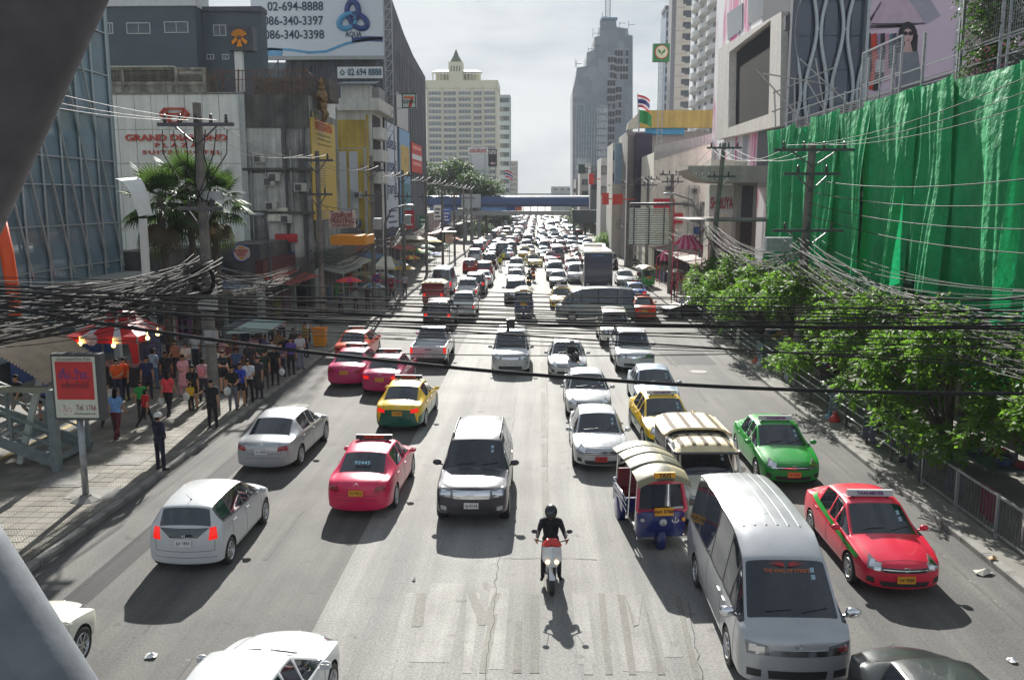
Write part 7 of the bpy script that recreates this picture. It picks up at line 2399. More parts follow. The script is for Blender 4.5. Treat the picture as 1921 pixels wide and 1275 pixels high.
VAN = dict(L=5.38,w=.94,zb=.22,A=3,B=4,D=8,E=9,side=(3,4,5,6,7),axles=((1.12,.335),(4.23,.335)),two=0,trim=True,tailcrease=.3,st=[
 (0.00,.78,.76,.84,.66,.90,.13),(0.05,.88,.85,.96,.74,1.02,.13),(0.16,.935,.88,1.06,.78,1.12,.13),(0.34,.94,.89,1.13,.80,1.20,.13),
 (1.08,.94,.895,1.18,.70,1.98,.10),(1.75,.94,.895,1.20,.70,2.24,.02),(2.85,.94,.895,1.20,.70,2.29,0),(4.1,.94,.895,1.20,.70,2.28,0),(5.16,.94,.89,1.20,.68,2.20,-.03),
 (5.27,.935,.885,1.16,.80,1.20,-.06),(5.34,.92,.88,.95,.78,1.0,-.06),(5.38,.88,.85,.60,.72,.66,-.06)],
 head=[([(.48,.74),(.88,.74),(.92,.96),(.52,.90)],-.45)],tail=[([(.72,.70),(.92,.70),(.92,1.12),(.76,1.12)],.6)],
 front=[([(-.46,.74),(.46,.74),(.46,.84),(-.46,.84)],CHROME),([(-.44,.765),(.44,.765),(.44,.785),(-.44,.785)],BLK_GRILLE),([(-.44,.81),(.44,.81),(.44,.825),(-.44,.825)],BLK_GRILLE),([(-.46,.34),(.46,.34),(.48,.48),(-.48,.48)],BLK_GRILLE)],
 fog=[([(.58,.36),(.80,.37),(.80,.50),(.58,.48)],BLACKP)],door=(1.15,[(.66,.60),(1.72,1.72),(3.0,3.0)]),handles=((1.45,.98),(1.85,.98)),
 boot=[(-.78,.6,-.78,1.1),(.78,.6,.78,1.1)],plate_f=.26,plate_r=.7,mirror=(.62,1.22,1.04,1.35),mirror_role=CHROME,wz=1.25,badge_f=.92,
 rows=(1.5,2.6,3.5,4.4),ribs=[(x-.02,x+.02,1.95,5.05) for x in (-.50,-.30,-.10,.10,.30,.50)])
PICKUP = dict(L=5.10,w=.89,zb=.34,A=3,B=4,D=6,E=7,side=(3,4,5),axles=((.92,.36),(4.0,.36)),two=0,tw=.24,shoulder=.5,tailcrease=.8,dcrease=.5,st=[
 (0.00,.74,.72,.80,.62,.88,.16),(0.08,.84,.80,.90,.70,.98,.16),(0.60,.885,.84,1.0,.76,1.08,.10),(1.25,.89,.845,1.06,.76,1.13,.10),
 (1.95,.89,.835,1.08,.64,1.68,.07),(2.5,.89,.835,1.09,.63,1.74,0),(3.22,.89,.83,1.10,.62,1.68,-.02),(3.42,.89,.84,1.08,.78,1.12,0),
 (3.46,.89,.85,1.08,.8,1.08,0,.62),(5.00,.89,.85,1.08,.8,1.08,0,.62),(5.04,.885,.85,1.06,.80,1.10,0),(5.10,.87,.84,1.0,.78,1.07,0)],
 head=[([(.46,.74),(.82,.78),(.86,.97),(.50,.92)],-.4)],tail=[([(.74,.72),(.88,.72),(.88,1.0),(.74,1.0)],.3)],
 front=[([(-.42,.70),(.42,.70),(.44,.90),(-.44,.90)],CHROME),([(-.4,.74),(.4,.74),(.4,.86),(-.4,.86)],BLK_GRILLE),([(-.5,.42),(.5,.42),(.52,.54),(-.52,.54)],BLK_GRILLE)],
 back=[([(-.16,.88),(.16,.88),(.16,.93),(-.16,.93)],BLACKP),([(-.84,.36),(.84,.36),(.84,.50),(-.84,.50)],BLACKP)],
 door=(1.05,[(1.46,1.42),(2.5,2.55),(3.26,3.3)]),handles=((2.25,.92),(3.05,.93)),hood=(.2,1.2,.64),rows=(2.2,2.95),plate_f=.60,plate_r=.60,mirror=(1.65,1.18,.97,1.15),mirror_role=CHROME,wz=1.16)
# ================================================================== other vehicles, riders, people
SONG_CREAM = S('sun_bleached_canvas',214,200,160,rough=0.7,var=0.12,scale=4,bump=0.2)
SONG_BROWN = S('old_brown_sealant',84,68,48,rough=0.8,var=0.3,scale=9)
TUK_CREAM = S('tuk_canopy_cream',138,132,104,rough=0.45,var=0.12,scale=3)
TUK_OLIVE = S('tuk_canopy_olive',86,86,68,rough=0.45,var=0.14,scale=3)
SEAT_RED = S('seat_vinyl_maroon',110,35,45,rough=0.4,var=0.1)
DGLASS = M('coach_glass',(.02,.024,.036),.04,var=.2,scale=1,spec=.8)
def tuk_kit():
 k = Kit(dict(L=3.05))
 _t = wheel_meshes(.25,.13,5,.6)
 for (x,y) in ((0,.38),(-.58,2.42),(.58,2.42)):
  t = k.part('wheel',_t[0],BLACK,None,(x,y,.25),(0,0,0 if x >= 0 else R(180)))
  k.part('rim',_t[1],[AMBER_L if x else ALLOY,DARK],t)
 b = MB()
 prof = [(.20,.34),(.10,.55),(.10,.80),(.16,.97),(.34,1.0),(.42,.40)]
 for i,(w0) in enumerate((.58,)):
  secs = []
  for x,dy in ((-.60,.16),(-.50,.04),(-.25,0),(.25,0),(.50,.04),(.60,.16)):
   secs.append([(x,y+(dy if y < .3 else 0),z) for y,z in prof])
  vs = [p for s_ in secs for p in s_]
  n = len(prof)
  fs = [(i*n+j,(i+1)*n+j,(i+1)*n+(j+1) % n,i*n+(j+1) % n) for i in range(5) for j in range(n)]+[tuple(range(n)),tuple(range(5*n+n-1,5*n-1,-1))]
  b.add(vs,fs)
 k.mb('front_panel',b,'paint',None,'auto')
 k.mb('mudguard',MB().lathe([(.30,-.09),(.33,-.06),(.33,.06),(.30,.09)],16,(0,.38,.25),'X'),'paint',None,True)
 k.parts[-1] = k.parts[-1]
 b = MB()                                      # windscreen surround
 fr = [(-.60,.26,.97),(.60,.26,.97),(.52,.46,1.62),(-.52,.46,1.62)]
 for a,c in zip(fr,fr[1:]+fr[:1]): b.bar(a,c,.075)
 k.mb('windscreen_frame',b,'paint2')
 k.mb('windscreen',MB().poly([(-.57,.285,1.0),(.57,.285,1.0),(.50,.455,1.59),(-.50,.455,1.59)],(0,.012,.003)),GLASS)
 k.mb('floor',MB().bb((-.55,.3,.32),(.55,2.95,.40)),DSTEEL)
 b = MB().bb((-.66,1.75,.40),(.66,1.83,.78)).bb((-.66,1.83,.40),(-.60,2.95,.86)).bb((.60,1.83,.40),(.66,2.95,.86)).bb((-.66,2.95,.36),(.66,3.03,.95))
 k.mb('rear_body',b,'paint')
 k.mb('seat',MB().bb((-.59,2.2,.62),(.59,2.75,.76)).box((0,2.82,1.0),(1.16,.12,.5),(R(-10),0,0)),SEAT_RED)
 k.mb('driver_seat',MB().bb((-.28,.95,.55),(.28,1.35,.66)).box((0,1.38,.86),(.5,.08,.4),(R(-8),0,0)),SEAT_RED)
 for s in (-1,1):
  b = MB()
  for z in (.66,.82,.96): b.tube([(s*.66,1.25,z-.06),(s*.67,1.8,z),(s*.67,2.9,z)],.016,6)
  k.mb('side_rail',b,CHROME,None,True)
  for y in (.5,1.30,2.95): k.mb('post',MB().cyl((s*.6,y,.4),(s*.56,y-(.02 if y > 1 else 0),1.74),.018,n=6),CHROME)
  k.mb('mudguard',MB().lathe([(.30,-.10),(.32,-.08),(.32,.08),(.30,.10)],16,(s*.58,2.42,.27),'X'),'paint',None,True)
  k.mb('indicator',MB().ball((s*.50,.10,.80),.055,8,5),AMBER_L if s > 0 else CLEAR_L)
 def roof(u,v):                                # u across, v along
  x = (u*2-1)
  y = -.05+v*3.1
  return Vector((x*(.70-.06*(1-v)),y,1.74+.20*(1-x*x)+.10*math.sin(math.pi*min(1,v*1.05))-(.10*(1-v/.12) if v < .12 else 0)))
 for i in range(3):
  for j in range(4):
   b = MB()
   g = [(i/3+a/12,j/4+c/12) for c in range(4) for a in range(5)]
   N = len(g)
   top = [roof(u,v)+Vector((0,0,.012+.006*math.sin((v*4 % 1)*math.pi))) for u,v in g]
   bot = [roof(u,v) for u,v in g]
   fs = [(r_*5+c,r_*5+c+1,r_*5+c+6,r_*5+c+5) for r_ in range(3) for c in range(4)]
   b.add(top+bot,fs+[tuple(q+N for q in reversed(f)) for f in fs]+[(c,c+N,c+1+N,c+1) for c in range(4)]+[(15+c,16+c,16+c+N,15+c+N) for c in range(4)])
   k.mb('roof_panel',b,TUK_CREAM if (i+j) % 2 == 0 else TUK_OLIVE,None,True)
 i = k.mb('taxi_sign',MB().bb((-.25,.02,1.86),(.25,.10,2.0)),PLATE_Y)
 k.part('lettering',text_mesh('TAXI',.13,.006,.004).copy(),INK,i,(0,.016,1.93),FACE_CAM)
 i = k.mb('number_plate',MB().box((0,0,0),(.46,.016,.2)),PLATE_Y,None,False,(.02,.10,1.0))
 k.part('plate_number',text_mesh('ฌก 5768',.12,.004,.004).copy(),INK,i,(0,-.01,0),FACE_CAM)
 k.mb('headlight',MB().lathe([(.09,.0),(.10,-.03),(.08,-.06),(.02,-.075)],14,(0,.1,.74),'Y'),[CLEAR_L],None,True)
 b = MB()
 for a in range(9):
  b.box((.30+.08*math.sin(R(-80+a*20)),.085,.80-.07*math.cos(R(-80+a*20))),(.016,.01,.03))
 b.box((.30,.085,.80),(.014,.01,.14))
 k.mb('emblem',b,WHITE)
 k.mb('bumper',MB().bb((-.62,.12,.30),(-.20,.20,.36)).bb((.20,.12,.30),(.62,.20,.36)),CHROME)
 return k
def bus_kit():
 L,W,H = 11.8,1.26,3.55
 k = Kit(dict(L=L))
 bm = bmesh.new()
 b = MB().poly([(-W,0,.32),(-W,L,.32),(-W,L,H),(-W,.45,H),(-W,.12,2.6),(-W,0,1.2)],(2*W,0,0))
 me = b.mesh('body')
 bm.from_mesh(me)
 bmesh.ops.bevel(bm,geom=list(bm.edges),offset=.13,segments=3,affect='EDGES',profile=.6)
 bm.to_mesh(me)
 bm.free()
 me.polygons.foreach_set('use_smooth',[True]*len(me.polygons))
 me.set_sharp_from_angle(angle=R(30))
 k.part('body',me,'paint')
 for ya,za,yb,zb in ((0,.40,0,1.2),(0,1.2,.12,2.6),(.12,2.6,.40,3.40)):
  k.mb('front_fascia',MB().poly([(-W+.04,ya,za),(W-.04,ya,za),(W-.04,yb,zb),(-W+.04,yb,zb)],(0,-.03,0)),'paint2')
 k.mb('windscreen',MB().poly([(-W+.1,.10,2.05),(W-.1,.10,2.05),(W-.14,.36,3.36),(-W+.14,.36,3.36)],(0,-.06,.01)),DGLASS)
 k.mb('windscreen',MB().poly([(-W+.1,.0,.95),(W-.1,.0,.95),(W-.1,.085,1.98),(-W+.1,.085,1.98)],(0,-.05,.0)),DGLASS)
 k.mb('front_panel',MB().poly([(-W+.12,-.0,.42),(W-.12,-.0,.42),(W-.12,.0,.93),(-W+.12,.0,.93)],(0,-.02,0)),'paint2')
 for s in (-1,1):
  for i in range(7):
   k.mb('side_window',MB().bb((s*(W+.004),.9+i*1.5,1.75),(s*(W-.03),.9+i*1.5+1.42,2.95)),DGLASS)
  k.mb('side_mirror',MB().bar((s*(W-.05),.3,3.1),(s*(W+.15),-.25,2.9),.05).bb((s*(W+.08),-.32,2.4),(s*(W+.30),-.22,2.95)),BLACKP)
  k.mb('headlight',MB().ball((s*.92,-.01,.66),.14,12,6,(1.2,.4,.8)),CLEAR_L)
 for y in (2.6,6.2): k.mb('roof_hatch',MB().bb((-.4,y,H),(.4,y+.7,H+.07)),'paint')
 k.mb('air_unit',MB().bb((-.9,8.2,H),(.9,10.6,H+.22)),'paint')
 k.mb('roof_gutter',MB().bb((-W+.04,.6,H-.02),(-W+.10,L-.2,H+.03)).bb((W-.10,.6,H-.02),(W-.04,L-.2,H+.03)),'paint')
 i = k.mb('name_board',MB().poly([(-.5,.30,3.12),(.5,.30,3.12),(.5,.35,3.34),(-.5,.35,3.34)],(0,-.05,.01)),S('bus_board_blue',70,130,200,var=.05,rough=.4))
 add_wheels(k,((2.5,.5),(8.6,.5)),W,tw=.3)
 for x in (-.7,.2): k.mb('wiper',MB().bar((x,-.045,1.0),(x+.35,.03,1.55),.02),BLACKP)
 return k
def song_kit(base):
 k = make_car(base)
 b = MB().bb((-.82,2.05,1.02),(-.76,4.72,1.76)).bb((.76,2.05,1.02),(.82,4.72,1.76)).bb((-.82,4.66,1.02),(.82,4.72,1.80)).bb((-.80,1.75,1.60),(.80,4.72,1.66))
 k.mb('upper_body',b,'paint')
 for s in (-1,1):
  for y in (2.2,3.05,3.9): k.mb('side_window',MB().bb((s*.826,y,1.16),(s*.80,y+.74,1.62)),DGLASS)
  k.mb('front_pillar',MB().bar((s*.80,1.30,1.12),(s*.80,2.06,1.78),.07),'paint')
 for seg,(y0,y1,z0,hw) in enumerate(((1.55,2.75,1.74,.84),(2.75,4.75,1.84,.90))):
  def f(u,v):
   a = u*2-1
   e = min(1,(1-abs(a)**6))
   t = v if seg == 0 else v
   fr = min(1,v/.22)**.5 if seg == 0 else min(1,(1-v)/.12+.15)**.5
   return Vector((a*hw,y0+(y1-y0)*v,z0-.10+(.20*(fr if fr < 1 else 1))*(1-abs(a)**5)+.03*seg))
  b = MB().grid(f,14,10)
  n = len(b.v)
  k.mb('roof_shell',b,SONG_CREAM,None,True)
  k.mb('roof_rim',MB().tube([f(0,v/10)+Vector((0,0,-.0)) for v in range(11)],.03,6).tube([f(1,v/10) for v in range(11)],.03,6).tube([f(u/10,0) for u in range(11)],.035,6).tube([f(u/10,1) for u in range(11)],.03,6),SONG_CREAM if seg else DSTEEL,None,True)
  rng = random.Random(seg+5)
  for s in range(5 if seg == 0 else 4):
   u = (.13+s*.185) if seg == 0 else (.16+s*.225)
   st = MB()
   wv = [rng.uniform(-.006,.006) for _ in range(13)]
   st.grid(lambda a,v: f(u+(a-.5)*.062+wv[int(v*12)],.12+v*.80 if seg == 0 else .03+v*.9)+Vector((0,0,.012)),2,12)
   k.mb('sealed_rib',st,SONG_BROWN,None,False)
 return k
def bike_kit():
 k = Kit(dict(L=1.9))
 t = wheel_meshes(.285,.10,6,.72)
 for y in (.30,1.55):
  i = k.part('wheel',t[0],BLACK,None,(0,y,.285))
  k.part('rim',t[1],[ALLOY,DARK],i)
 k.mb('fork',MB().cyl((-.07,.30,.285),(-.06,.46,.78),.022).cyl((.07,.30,.285),(.06,.46,.78),.022),DSTEEL)
 k.mb('front_mudguard',MB().poly([(-.06,.02,.42),(.06,.02,.42),(.07,.22,.62),(.07,.50,.58),(-.07,.50,.58),(-.07,.22,.62)],(0,.0,.03)),'paint')
 b = MB()                                     # leg shield
 b.add([(-.10,.22,.62),(.10,.22,.62),(.19,.33,.72),(.17,.36,.98),(0,.27,1.04),(-.17,.36,.98),(-.19,.33,.72),(0,.18,.80)],
    [(0,1,7),(1,2,7),(2,3,7),(3,4,7),(4,5,7),(5,6,7),(6,0,7)])
 b.add([(-.10,.34,.62),(.10,.34,.62),(.21,.42,.72),(.19,.46,.98),(0,.45,1.04),(-.19,.46,.98),(-.21,.42,.72)],[tuple(range(7))])
 k.mb('leg_shield',b,'paint')
 k.mb('fairing',MB().add([(-.13,.30,.88),(0,.245,.78),(.13,.30,.88),(0,.235,.96)],[(0,1,2,3)]).poly([(-.20,.36,1.02),(0,.27,1.00),(.20,.36,1.02),(.10,.38,1.14),(-.10,.38,1.14)],(0,.07,.01)),'paint2')
 for s in (-1,1): k.mb('headlight',MB().ball((s*.085,.225,.73),.055,10,6,(1,.6,.8)),S('warm_lamp',255,210,140,var=0,emit=(1,.7,.35),estr=1.2))
 k.mb('handlebar',MB().tube([(-.36,.60,1.06),(-.18,.48,1.06),(.18,.48,1.06),(.36,.60,1.06)],.014,6),BLACKP,None,True)
 for s in (-1,1):
  k.mb('mirror',MB().cyl((s*.26,.50,1.06),(s*.34,.46,1.26),.006,n=5).ball((s*.36,.45,1.29),.055,8,5,(1.2,.35,.8)),BLACKP)
 k.mb('body_shell',MB().poly([(-.10,.40,.40),(-.14,.95,.32),(-.15,1.3,.55),(-.11,1.80,.74),(-.11,1.76,.80),(-.13,1.0,.70),(-.08,.75,.42)],(.0,0,0)).add(
  [(s*w,y,z) for s in (-1,1) for (w,y,z) in ((.10,.40,.40),(.14,.95,.30),(.16,1.3,.52),(.09,1.84,.76),(.12,1.74,.82),(.14,1.0,.72),(.10,.75,.44))],
  [(0,1,2,3,4,5,6),(13,12,11,10,9,8,7)]+[(i,(i+1) % 7,7+(i+1) % 7,7+i) for i in range(7)]),'paint')
 k.mb('seat',MB().ball((0,1.28,.80),.5,12,6,(.32,.95,.14)),BLACKP,None,True)
 k.mb('exhaust',MB().cyl((.16,1.1,.28),(.18,1.75,.42),.05,.06),DSTEEL,None,True)
 k.mb('tail_light',MB().ball((0,1.88,.72),.07,8,5,(1,.5,.7)),RED_L)
 k.mb('engine',MB().bb((-.12,.85,.18),(.12,1.35,.42)),DSTEEL)
 return k

# ---- people: capsules fused into one skin by a voxel remesh, coloured by the limb each face belongs to
SKIN,SHIRT,TROU,SHOE = 0,1,2,3
def fk(o,ang,ln,side=0.0):                     # a limb of length ln swung forward (toward -y) by ang and out by side
 return o+Vector((math.sin(side)*ln,-math.sin(ang)*math.cos(side)*ln,-math.cos(ang)*math.cos(side)*ln))
def person_caps(p):
 c = []
 H = p.get('pelvis',.93)
 lean = p.get('lean',0)
 def up(z,y=0,x=0): return Vector((x,-math.sin(lean)*z+y,H+math.cos(lean)*z))
 female = p.get('f',False)
 sw = .155 if female else .185
 # legs
 for s,(a,kn,out) in ((-1,p['legs'][0]),(1,p['legs'][1])):
  hip = Vector((s*.085,0,H-.02))
  knee = fk(hip,a,.43,s*out)
  ank = fk(knee,a-kn,.43,s*out*.3)
  lt = SKIN if p.get('shorts') else TROU
  c += [(hip,hip.lerp(knee,.55),.088,.074,TROU),(hip.lerp(knee,.55),knee,.072,.056,lt),(knee,knee.lerp(ank,.35),.055,.056,lt),(knee.lerp(ank,.35),ank,.055,.040,lt)]
  ff = a-kn
  toe = ank+Vector((s*.03,-.15*math.cos(ff),-.05-.12*math.sin(-ff) if False else -.045))
  c += [(ank+Vector((0,.035,-.035)),toe,.036,.030,SHOE),(ank,ank+Vector((0,-.02,-.03)),.038,.036,SHOE)]
  if p.get('skirt'):
   pass
 # trunk
 c += [(up(-.02,x=-.05),up(-.02,x=.05),.115,.115,TROU),(up(.06),up(.20),.115 if not female else .10,.125,SHIRT),
    (up(.16,x=-.055),up(.36,x=-.075),.095,.098,SHIRT),(up(.16,x=.055),up(.36,x=.075),.095,.098,SHIRT),(up(.46,x=-sw+.06),up(.46,x=sw-.06),.07,.07,SHIRT),
    (up(.02,x=-.06),up(.02,x=.06),.108,.108,SHIRT)]
 if p.get('skirt'):
  for s in (-1,1):
   c.append((up(.0,x=s*.05),up(-.42,x=s*.07),.11,.135,TROU))
  c.append((up(-.1),up(-.42),.12,.14,TROU))
 if female: c += [(up(.32,-.07,-.06),up(.32,-.08,-.06),.06,.06,SHIRT),(up(.32,-.07,.06),up(.32,-.08,.06),.06,.06,SHIRT)]
 # neck and head
 hd = p.get('head',(0,0))
 nk = up(.50)
 hc = up(.66,-.015-.05*hd[1],.03*hd[0])
 c += [(nk,hc-Vector((0,-.01,.04)),.052,.05,SKIN),(hc+Vector((0,.01,.03)),hc+Vector((0,.005,.055)),.082,.080,SKIN),(hc+Vector((0,-.02,-.045)),hc+Vector((0,-.03,-.065)),.062,.052,SKIN),
    (hc+Vector((0,-.085,.01)),hc+Vector((0,-.102,-.012)),.012,.015,SKIN),(hc+Vector((-.078,.01,0)),hc+Vector((-.084,.012,.02)),.018,.018,SKIN),(hc+Vector((.078,.01,0)),hc+Vector((.084,.012,.02)),.018,.018,SKIN)]
 # arms
 for s,(a,el,out,inn) in ((-1,p['arms'][0]),(1,p['arms'][1])):
  sh = up(.45,0,s*sw)
  elb = fk(sh,a,.28,s*out)
  wr = fk(elb,a+el,.24,s*(out-inn))
  lo = SHIRT if p.get('sleeves') else SKIN
  c += [(sh,sh.lerp(elb,.55),.058,.052,SHIRT),(sh.lerp(elb,.55),elb,.046 if lo == SKIN else .05,.04,lo),(elb,elb.lerp(wr,.3),.041,.042,lo),(elb.lerp(wr,.3),wr,.040,.027,lo)]
  d = (wr-elb).normalized()
  side = Vector((s,0,0))-d*d.x*s
  side = side.normalized() if side.length > .05 else d.orthogonal().normalized()
  nrm = d.cross(side)
  across = nrm.normalized()
  palm = wr+d*.05
  c.append((wr,palm+d*.03,.027,.030,SKIN))
  for fi,(o_,ln) in enumerate(((-.030,.060),(-.010,.072),(.010,.068),(.028,.052))):
   b0 = palm+d*.035+across*o_
   b1 = b0+d*ln*.55-side*.012
   c += [(b0,b1,.0105,.0100,SKIN),(b1,b1+d*ln*.4-side*.026,.0100,.0090,SKIN)]
  t0 = wr+d*.03-across*.03
  t1 = t0+d*.035-across*.026-side*.008
  c += [(t0,t1,.0125,.0115,SKIN),(t1,t1+d*.03-side*.008,.0112,.0098,SKIN)]
 return [(a,b_,r0*(1.14 if r0 > .034 and t != SKIN else 1.06),r1*(1.14 if r0 > .034 and t != SKIN else 1.06),t) for a,b_,r0,r1,t in c],hc
def person_mesh(p,voxel=.0115):
 caps,hc = person_caps(p)
 b = MB()
 for a,c,r0,r1,t in caps:
  a,c = Vector(a),Vector(c)
  d = (c-a)
  d = d.normalized() if d.length > 1e-6 else Vector((0,0,1))
  pts = [a-d*r0*.98,a-d*r0*.75,a-d*r0*.4,a,c,c+d*r1*.4,c+d*r1*.75,c+d*r1*.98]
  rs = [r0*.2,r0*.66,r0*.917,r0,r1,r1*.917,r1*.66,r1*.2]
  b.tube(pts,rs,10)
 me = b.mesh('person')
 o = bpy.data.objects.new('tmp',me)
 TMP.objects.link(o)
 rm = o.modifiers.new('r','REMESH')
 rm.mode = 'VOXEL'
 rm.voxel_size = voxel
 rm.use_smooth_shade = True
 sm = o.modifiers.new('s','SMOOTH')
 sm.factor = .5
 sm.iterations = 3
 out = eval_mesh(o)
 bpy.data.objects.remove(o)
 n = len(out.polygons)
 cen = np.empty(n*3,dtype=np.float32)
 out.polygons.foreach_get('center',cen)
 cen = cen.reshape(-1,3)
 best = np.full(n,1e9)
 tagm = np.zeros(n,dtype=np.int32)
 for a,c,r0,r1,t in caps:
  a_,c_ = np.array(a),np.array(c)
  d = c_-a_
  l2 = max(float(d @ d),1e-9)
  u = np.clip(((cen-a_) @ d)/l2,0,1)
  dist = np.linalg.norm(cen-(a_+u[:,None]*d),axis=1)-(r0+(r1-r0)*u)
  w = dist < best
  best[w] = dist[w]
  tagm[w] = t
 out.materials.clear()
 for i in range(4): out.materials.append(DARK)
 out.polygons.foreach_set('material_index',tagm)
 out.polygons.foreach_set('use_smooth',[True]*n)
 return out,hc
def hair_mesh(long_=False):
 b = MB()
 b.ball((0,.012,.045),.094,14,8,(.95,1.05,1.0),None,-.15,1)
 b.ball((0,.045,.0),.085,12,8,(.98,.75,1.15),None,-.9,.8)
 if long_:
  b.ball((0,.065,-.12),.09,12,8,(.95,.45,1.9))
 return b.mesh('hair',True)
HAIR_S,HAIR_L = hair_mesh(),hair_mesh(True)
def eye_mesh():
 b = MB()
 for s in (-1,1):
  b.ball((s*.032,-.068,.018),.011,8,5,(1.2,.5,.7)).ball((s*.033,-.066,.042),.015,8,4,(1.3,.4,.3))
 b.ball((0,-.077,-.052),.02,8,4,(1.2,.3,.3))
 return b.mesh('eyes',True)
EYES = eye_mesh()
HELM = MB().ball((0,.0,.035),.118,16,9,(.95,1.12,1.0),None,-.2,1).mesh('helmet',True)
FULLHELM = MB().ball((0,.0,.02),.145,18,12,(.93,1.08,1.1),None,-.9,1).mesh('helmet',True)
VISOR = MB().ball((0,-.008,.02),.148,18,6,(.90,1.07,1.0),None,-.1,.4).mesh('visor',True)
BAG = MB()
BAG.ball((0,0,-.14),.13,10,7,(1,.55,1.25)).tube([(-.05,0,0),(-.03,0,.07),(.03,0,.07),(.05,0,0)],.008,5)
BAG = BAG.mesh('shopping_bag',True)
PACK = MB().ball((0,0,0),.17,10,8,(.9,.5,1.2)).mesh('backpack',True)
PHONE = MB().box((0,0,0),(.07,.01,.14)).mesh('phone')
SKINS = [S('skin_tan',176,128,98,var=.06,rough=.5),S('skin_light',205,160,130,var=.06,rough=.5),S('skin_brown',140,95,70,var=.06,rough=.5)]
HAIRM = M('black_hair',(.012,.010,.010),.75,var=.2,spec=.15)
def cloth(r,g,b): return S('cloth_%d_%d_%d' % (r,g,b),r,g,b,rough=.85,var=.22,scale=7,bump=.9,bscale=11)
A0 = (.05,.12,.10,0.0)
POSES = {
 'stand': dict(legs=((.03,.03,.05),(-.02,.02,.06)),arms=(A0,A0)),
 'hold': dict(legs=((.05,.05,.05),(-.04,.03,.07)),arms=((.25,1.15,.10,.55),(.2,1.25,.12,.5)),head=(0,.6)),
 'walk': dict(legs=((.42,.12,.02),(-.30,.42,.02)),arms=((-.35,.25,.10,0),(.40,.35,.10,0)),lean=.05),
 'walk_f': dict(legs=((-.26,.38,.02),(.38,.12,.02)),arms=((.32,.35,.10,0),(-.28,.2,.12,0)),lean=.04,f=True),
 'lady': dict(legs=((.03,.04,.03),(-.02,.05,.03)),arms=((.1,1.3,.08,.5),(.05,.2,.12,0)),f=True,skirt=True),
 'shorts_f': dict(legs=((.06,.06,.05),(-.05,.04,.05)),arms=((.3,1.3,.1,.6),(.06,.25,.12,0)),f=True,shorts=True),
 'akimbo': dict(legs=((.02,.02,.10),(.02,.02,.10)),arms=((-.25,1.0,.55,1.2),(.1,.2,.14,0)),sleeves=True),
 'ride': dict(pelvis=.80,legs=((1.15,1.15,.16),(1.15,1.15,.16)),arms=((.95,.35,.30,.15),(.95,.35,.30,.15)),lean=.18,sleeves=True),
 'point': dict(legs=((.03,.03,.05),(-.02,.02,.06)),arms=((1.35,.1,.35,0),A0)),
}
_pm = {}
def person(label,loc,rz,shirt,trousers,pose='stand',skin=0,hair=None,scale=1.0,shoes=(30,28,28),helmet=None,bag=None,pack=None,group=None,hairc=None,full=False):
 """rz = 0 looks at the camera (-y); group for look-alikes"""
 if pose not in _pm: _pm[pose] = person_mesh(POSES[pose])
 me,hc = _pm[pose]
 o = inst('person',me,None,loc,(0,0,rz),(scale,)*3,[SKINS[skin],cloth(*shirt),cloth(*trousers),cloth(*shoes)])
 tag(o,label,'person',group)
 if helmet is None or not full:
  inst('hair',HAIR_L if (hair or POSES[pose].get('f')) else HAIR_S,o,hc,None,None).data.materials or None
 inst('eyes',EYES,o,hc)
 if helmet is not None:
  h = inst('helmet',FULLHELM if full else HELM,o,hc,mats=[helmet])
  if full: inst('visor',VISOR,h)
 if bag:
  inst('shopping_bag',BAG,o,(.30 if pose not in ('hold','lady','shorts_f') else -.20,-.05 if pose not in ('hold','lady','shorts_f') else -.3,.72 if pose not in ('hold','lady') else .95),None,None,[cloth(*bag)])
 if pack: inst('backpack',PACK,o,(0,.20,1.22),None,None,[cloth(*pack)])
 return o
for _m,_q in ((HAIR_S,HAIRM),(HAIR_L,HAIRM),(EYES,HAIRM),(HELM,WHITE),(FULLHELM,BLACKP),(VISOR,GLASS),(BAG,WHITE),(PACK,WHITE),(PHONE,BLACKP)): _m.materials.append(_q)
# ================================================================== the traffic
PINK = paint('taxi_pink',220,26,84)
MAGENTA = paint('taxi_magenta',200,28,100)
REDP = paint('taxi_red',218,26,64)
TGREEN = paint('taxi_green',20,150,52)
TYEL = paint('taxi_yellow',232,190,20)
DGREEN = paint('taxi_dark_green',12,92,76)
ORANGE = paint('taxi_orange',232,78,28)
SILVER = paint('silver',176,179,182,.4)
LSILVER = paint('light_silver',178,181,184,.45)
BSILVER = paint('blue_silver',150,168,184,.5)
WHITEP = paint('white',192,195,197)
OFFW = paint('off_white',214,212,198)
CHAR = paint('charcoal',58,55,66,.35)
DGREY = paint('dark_grey',52,56,58,.4)
BLACKC = paint('black',22,22,26)
BLUEP = paint('tuk_blue',18,32,100)
REDB = paint('tuk_red',190,40,70)
NAVY = paint('coach_navy',28,30,62)
COACHW = paint('coach_white',218,214,202)
MAROON = paint('maroon',140,24,34)
K_SEDAN = make_car(SEDAN)
K_TWO = make_car(var(SEDAN,two=3))
K_TAXI = taxi_kit(K_SEDAN,2.20,1.5)
K_TAXI2 = taxi_kit(K_TWO,2.20,1.5)
K_CAMRY = make_car(scaled(SEDAN,4.82,.912,1.47))
K_CITY = make_car(scaled(SEDAN,4.40,.848,1.47,badge='H',front=[([(-.42,.56),(.42,.56),(.46,.66),(-.46,.66)],BLK_GRILLE),([(-.44,.58),(.44,.58),(.44,.60),(-.44,.60)],CHROME),([(-.44,.63),(.44,.63),(.44,.65),(-.44,.65)],CHROME),([(-.45,.27),(.45,.27),(.5,.38),(-.5,.38)],BLK_GRILLE)]))
K_HATCH = make_car(HATCH)
K_SUV = make_car(SUV)
K_SUV2 = make_car(scaled(SUV,4.83,.93,1.83))
K_MPV = make_car(MPV)
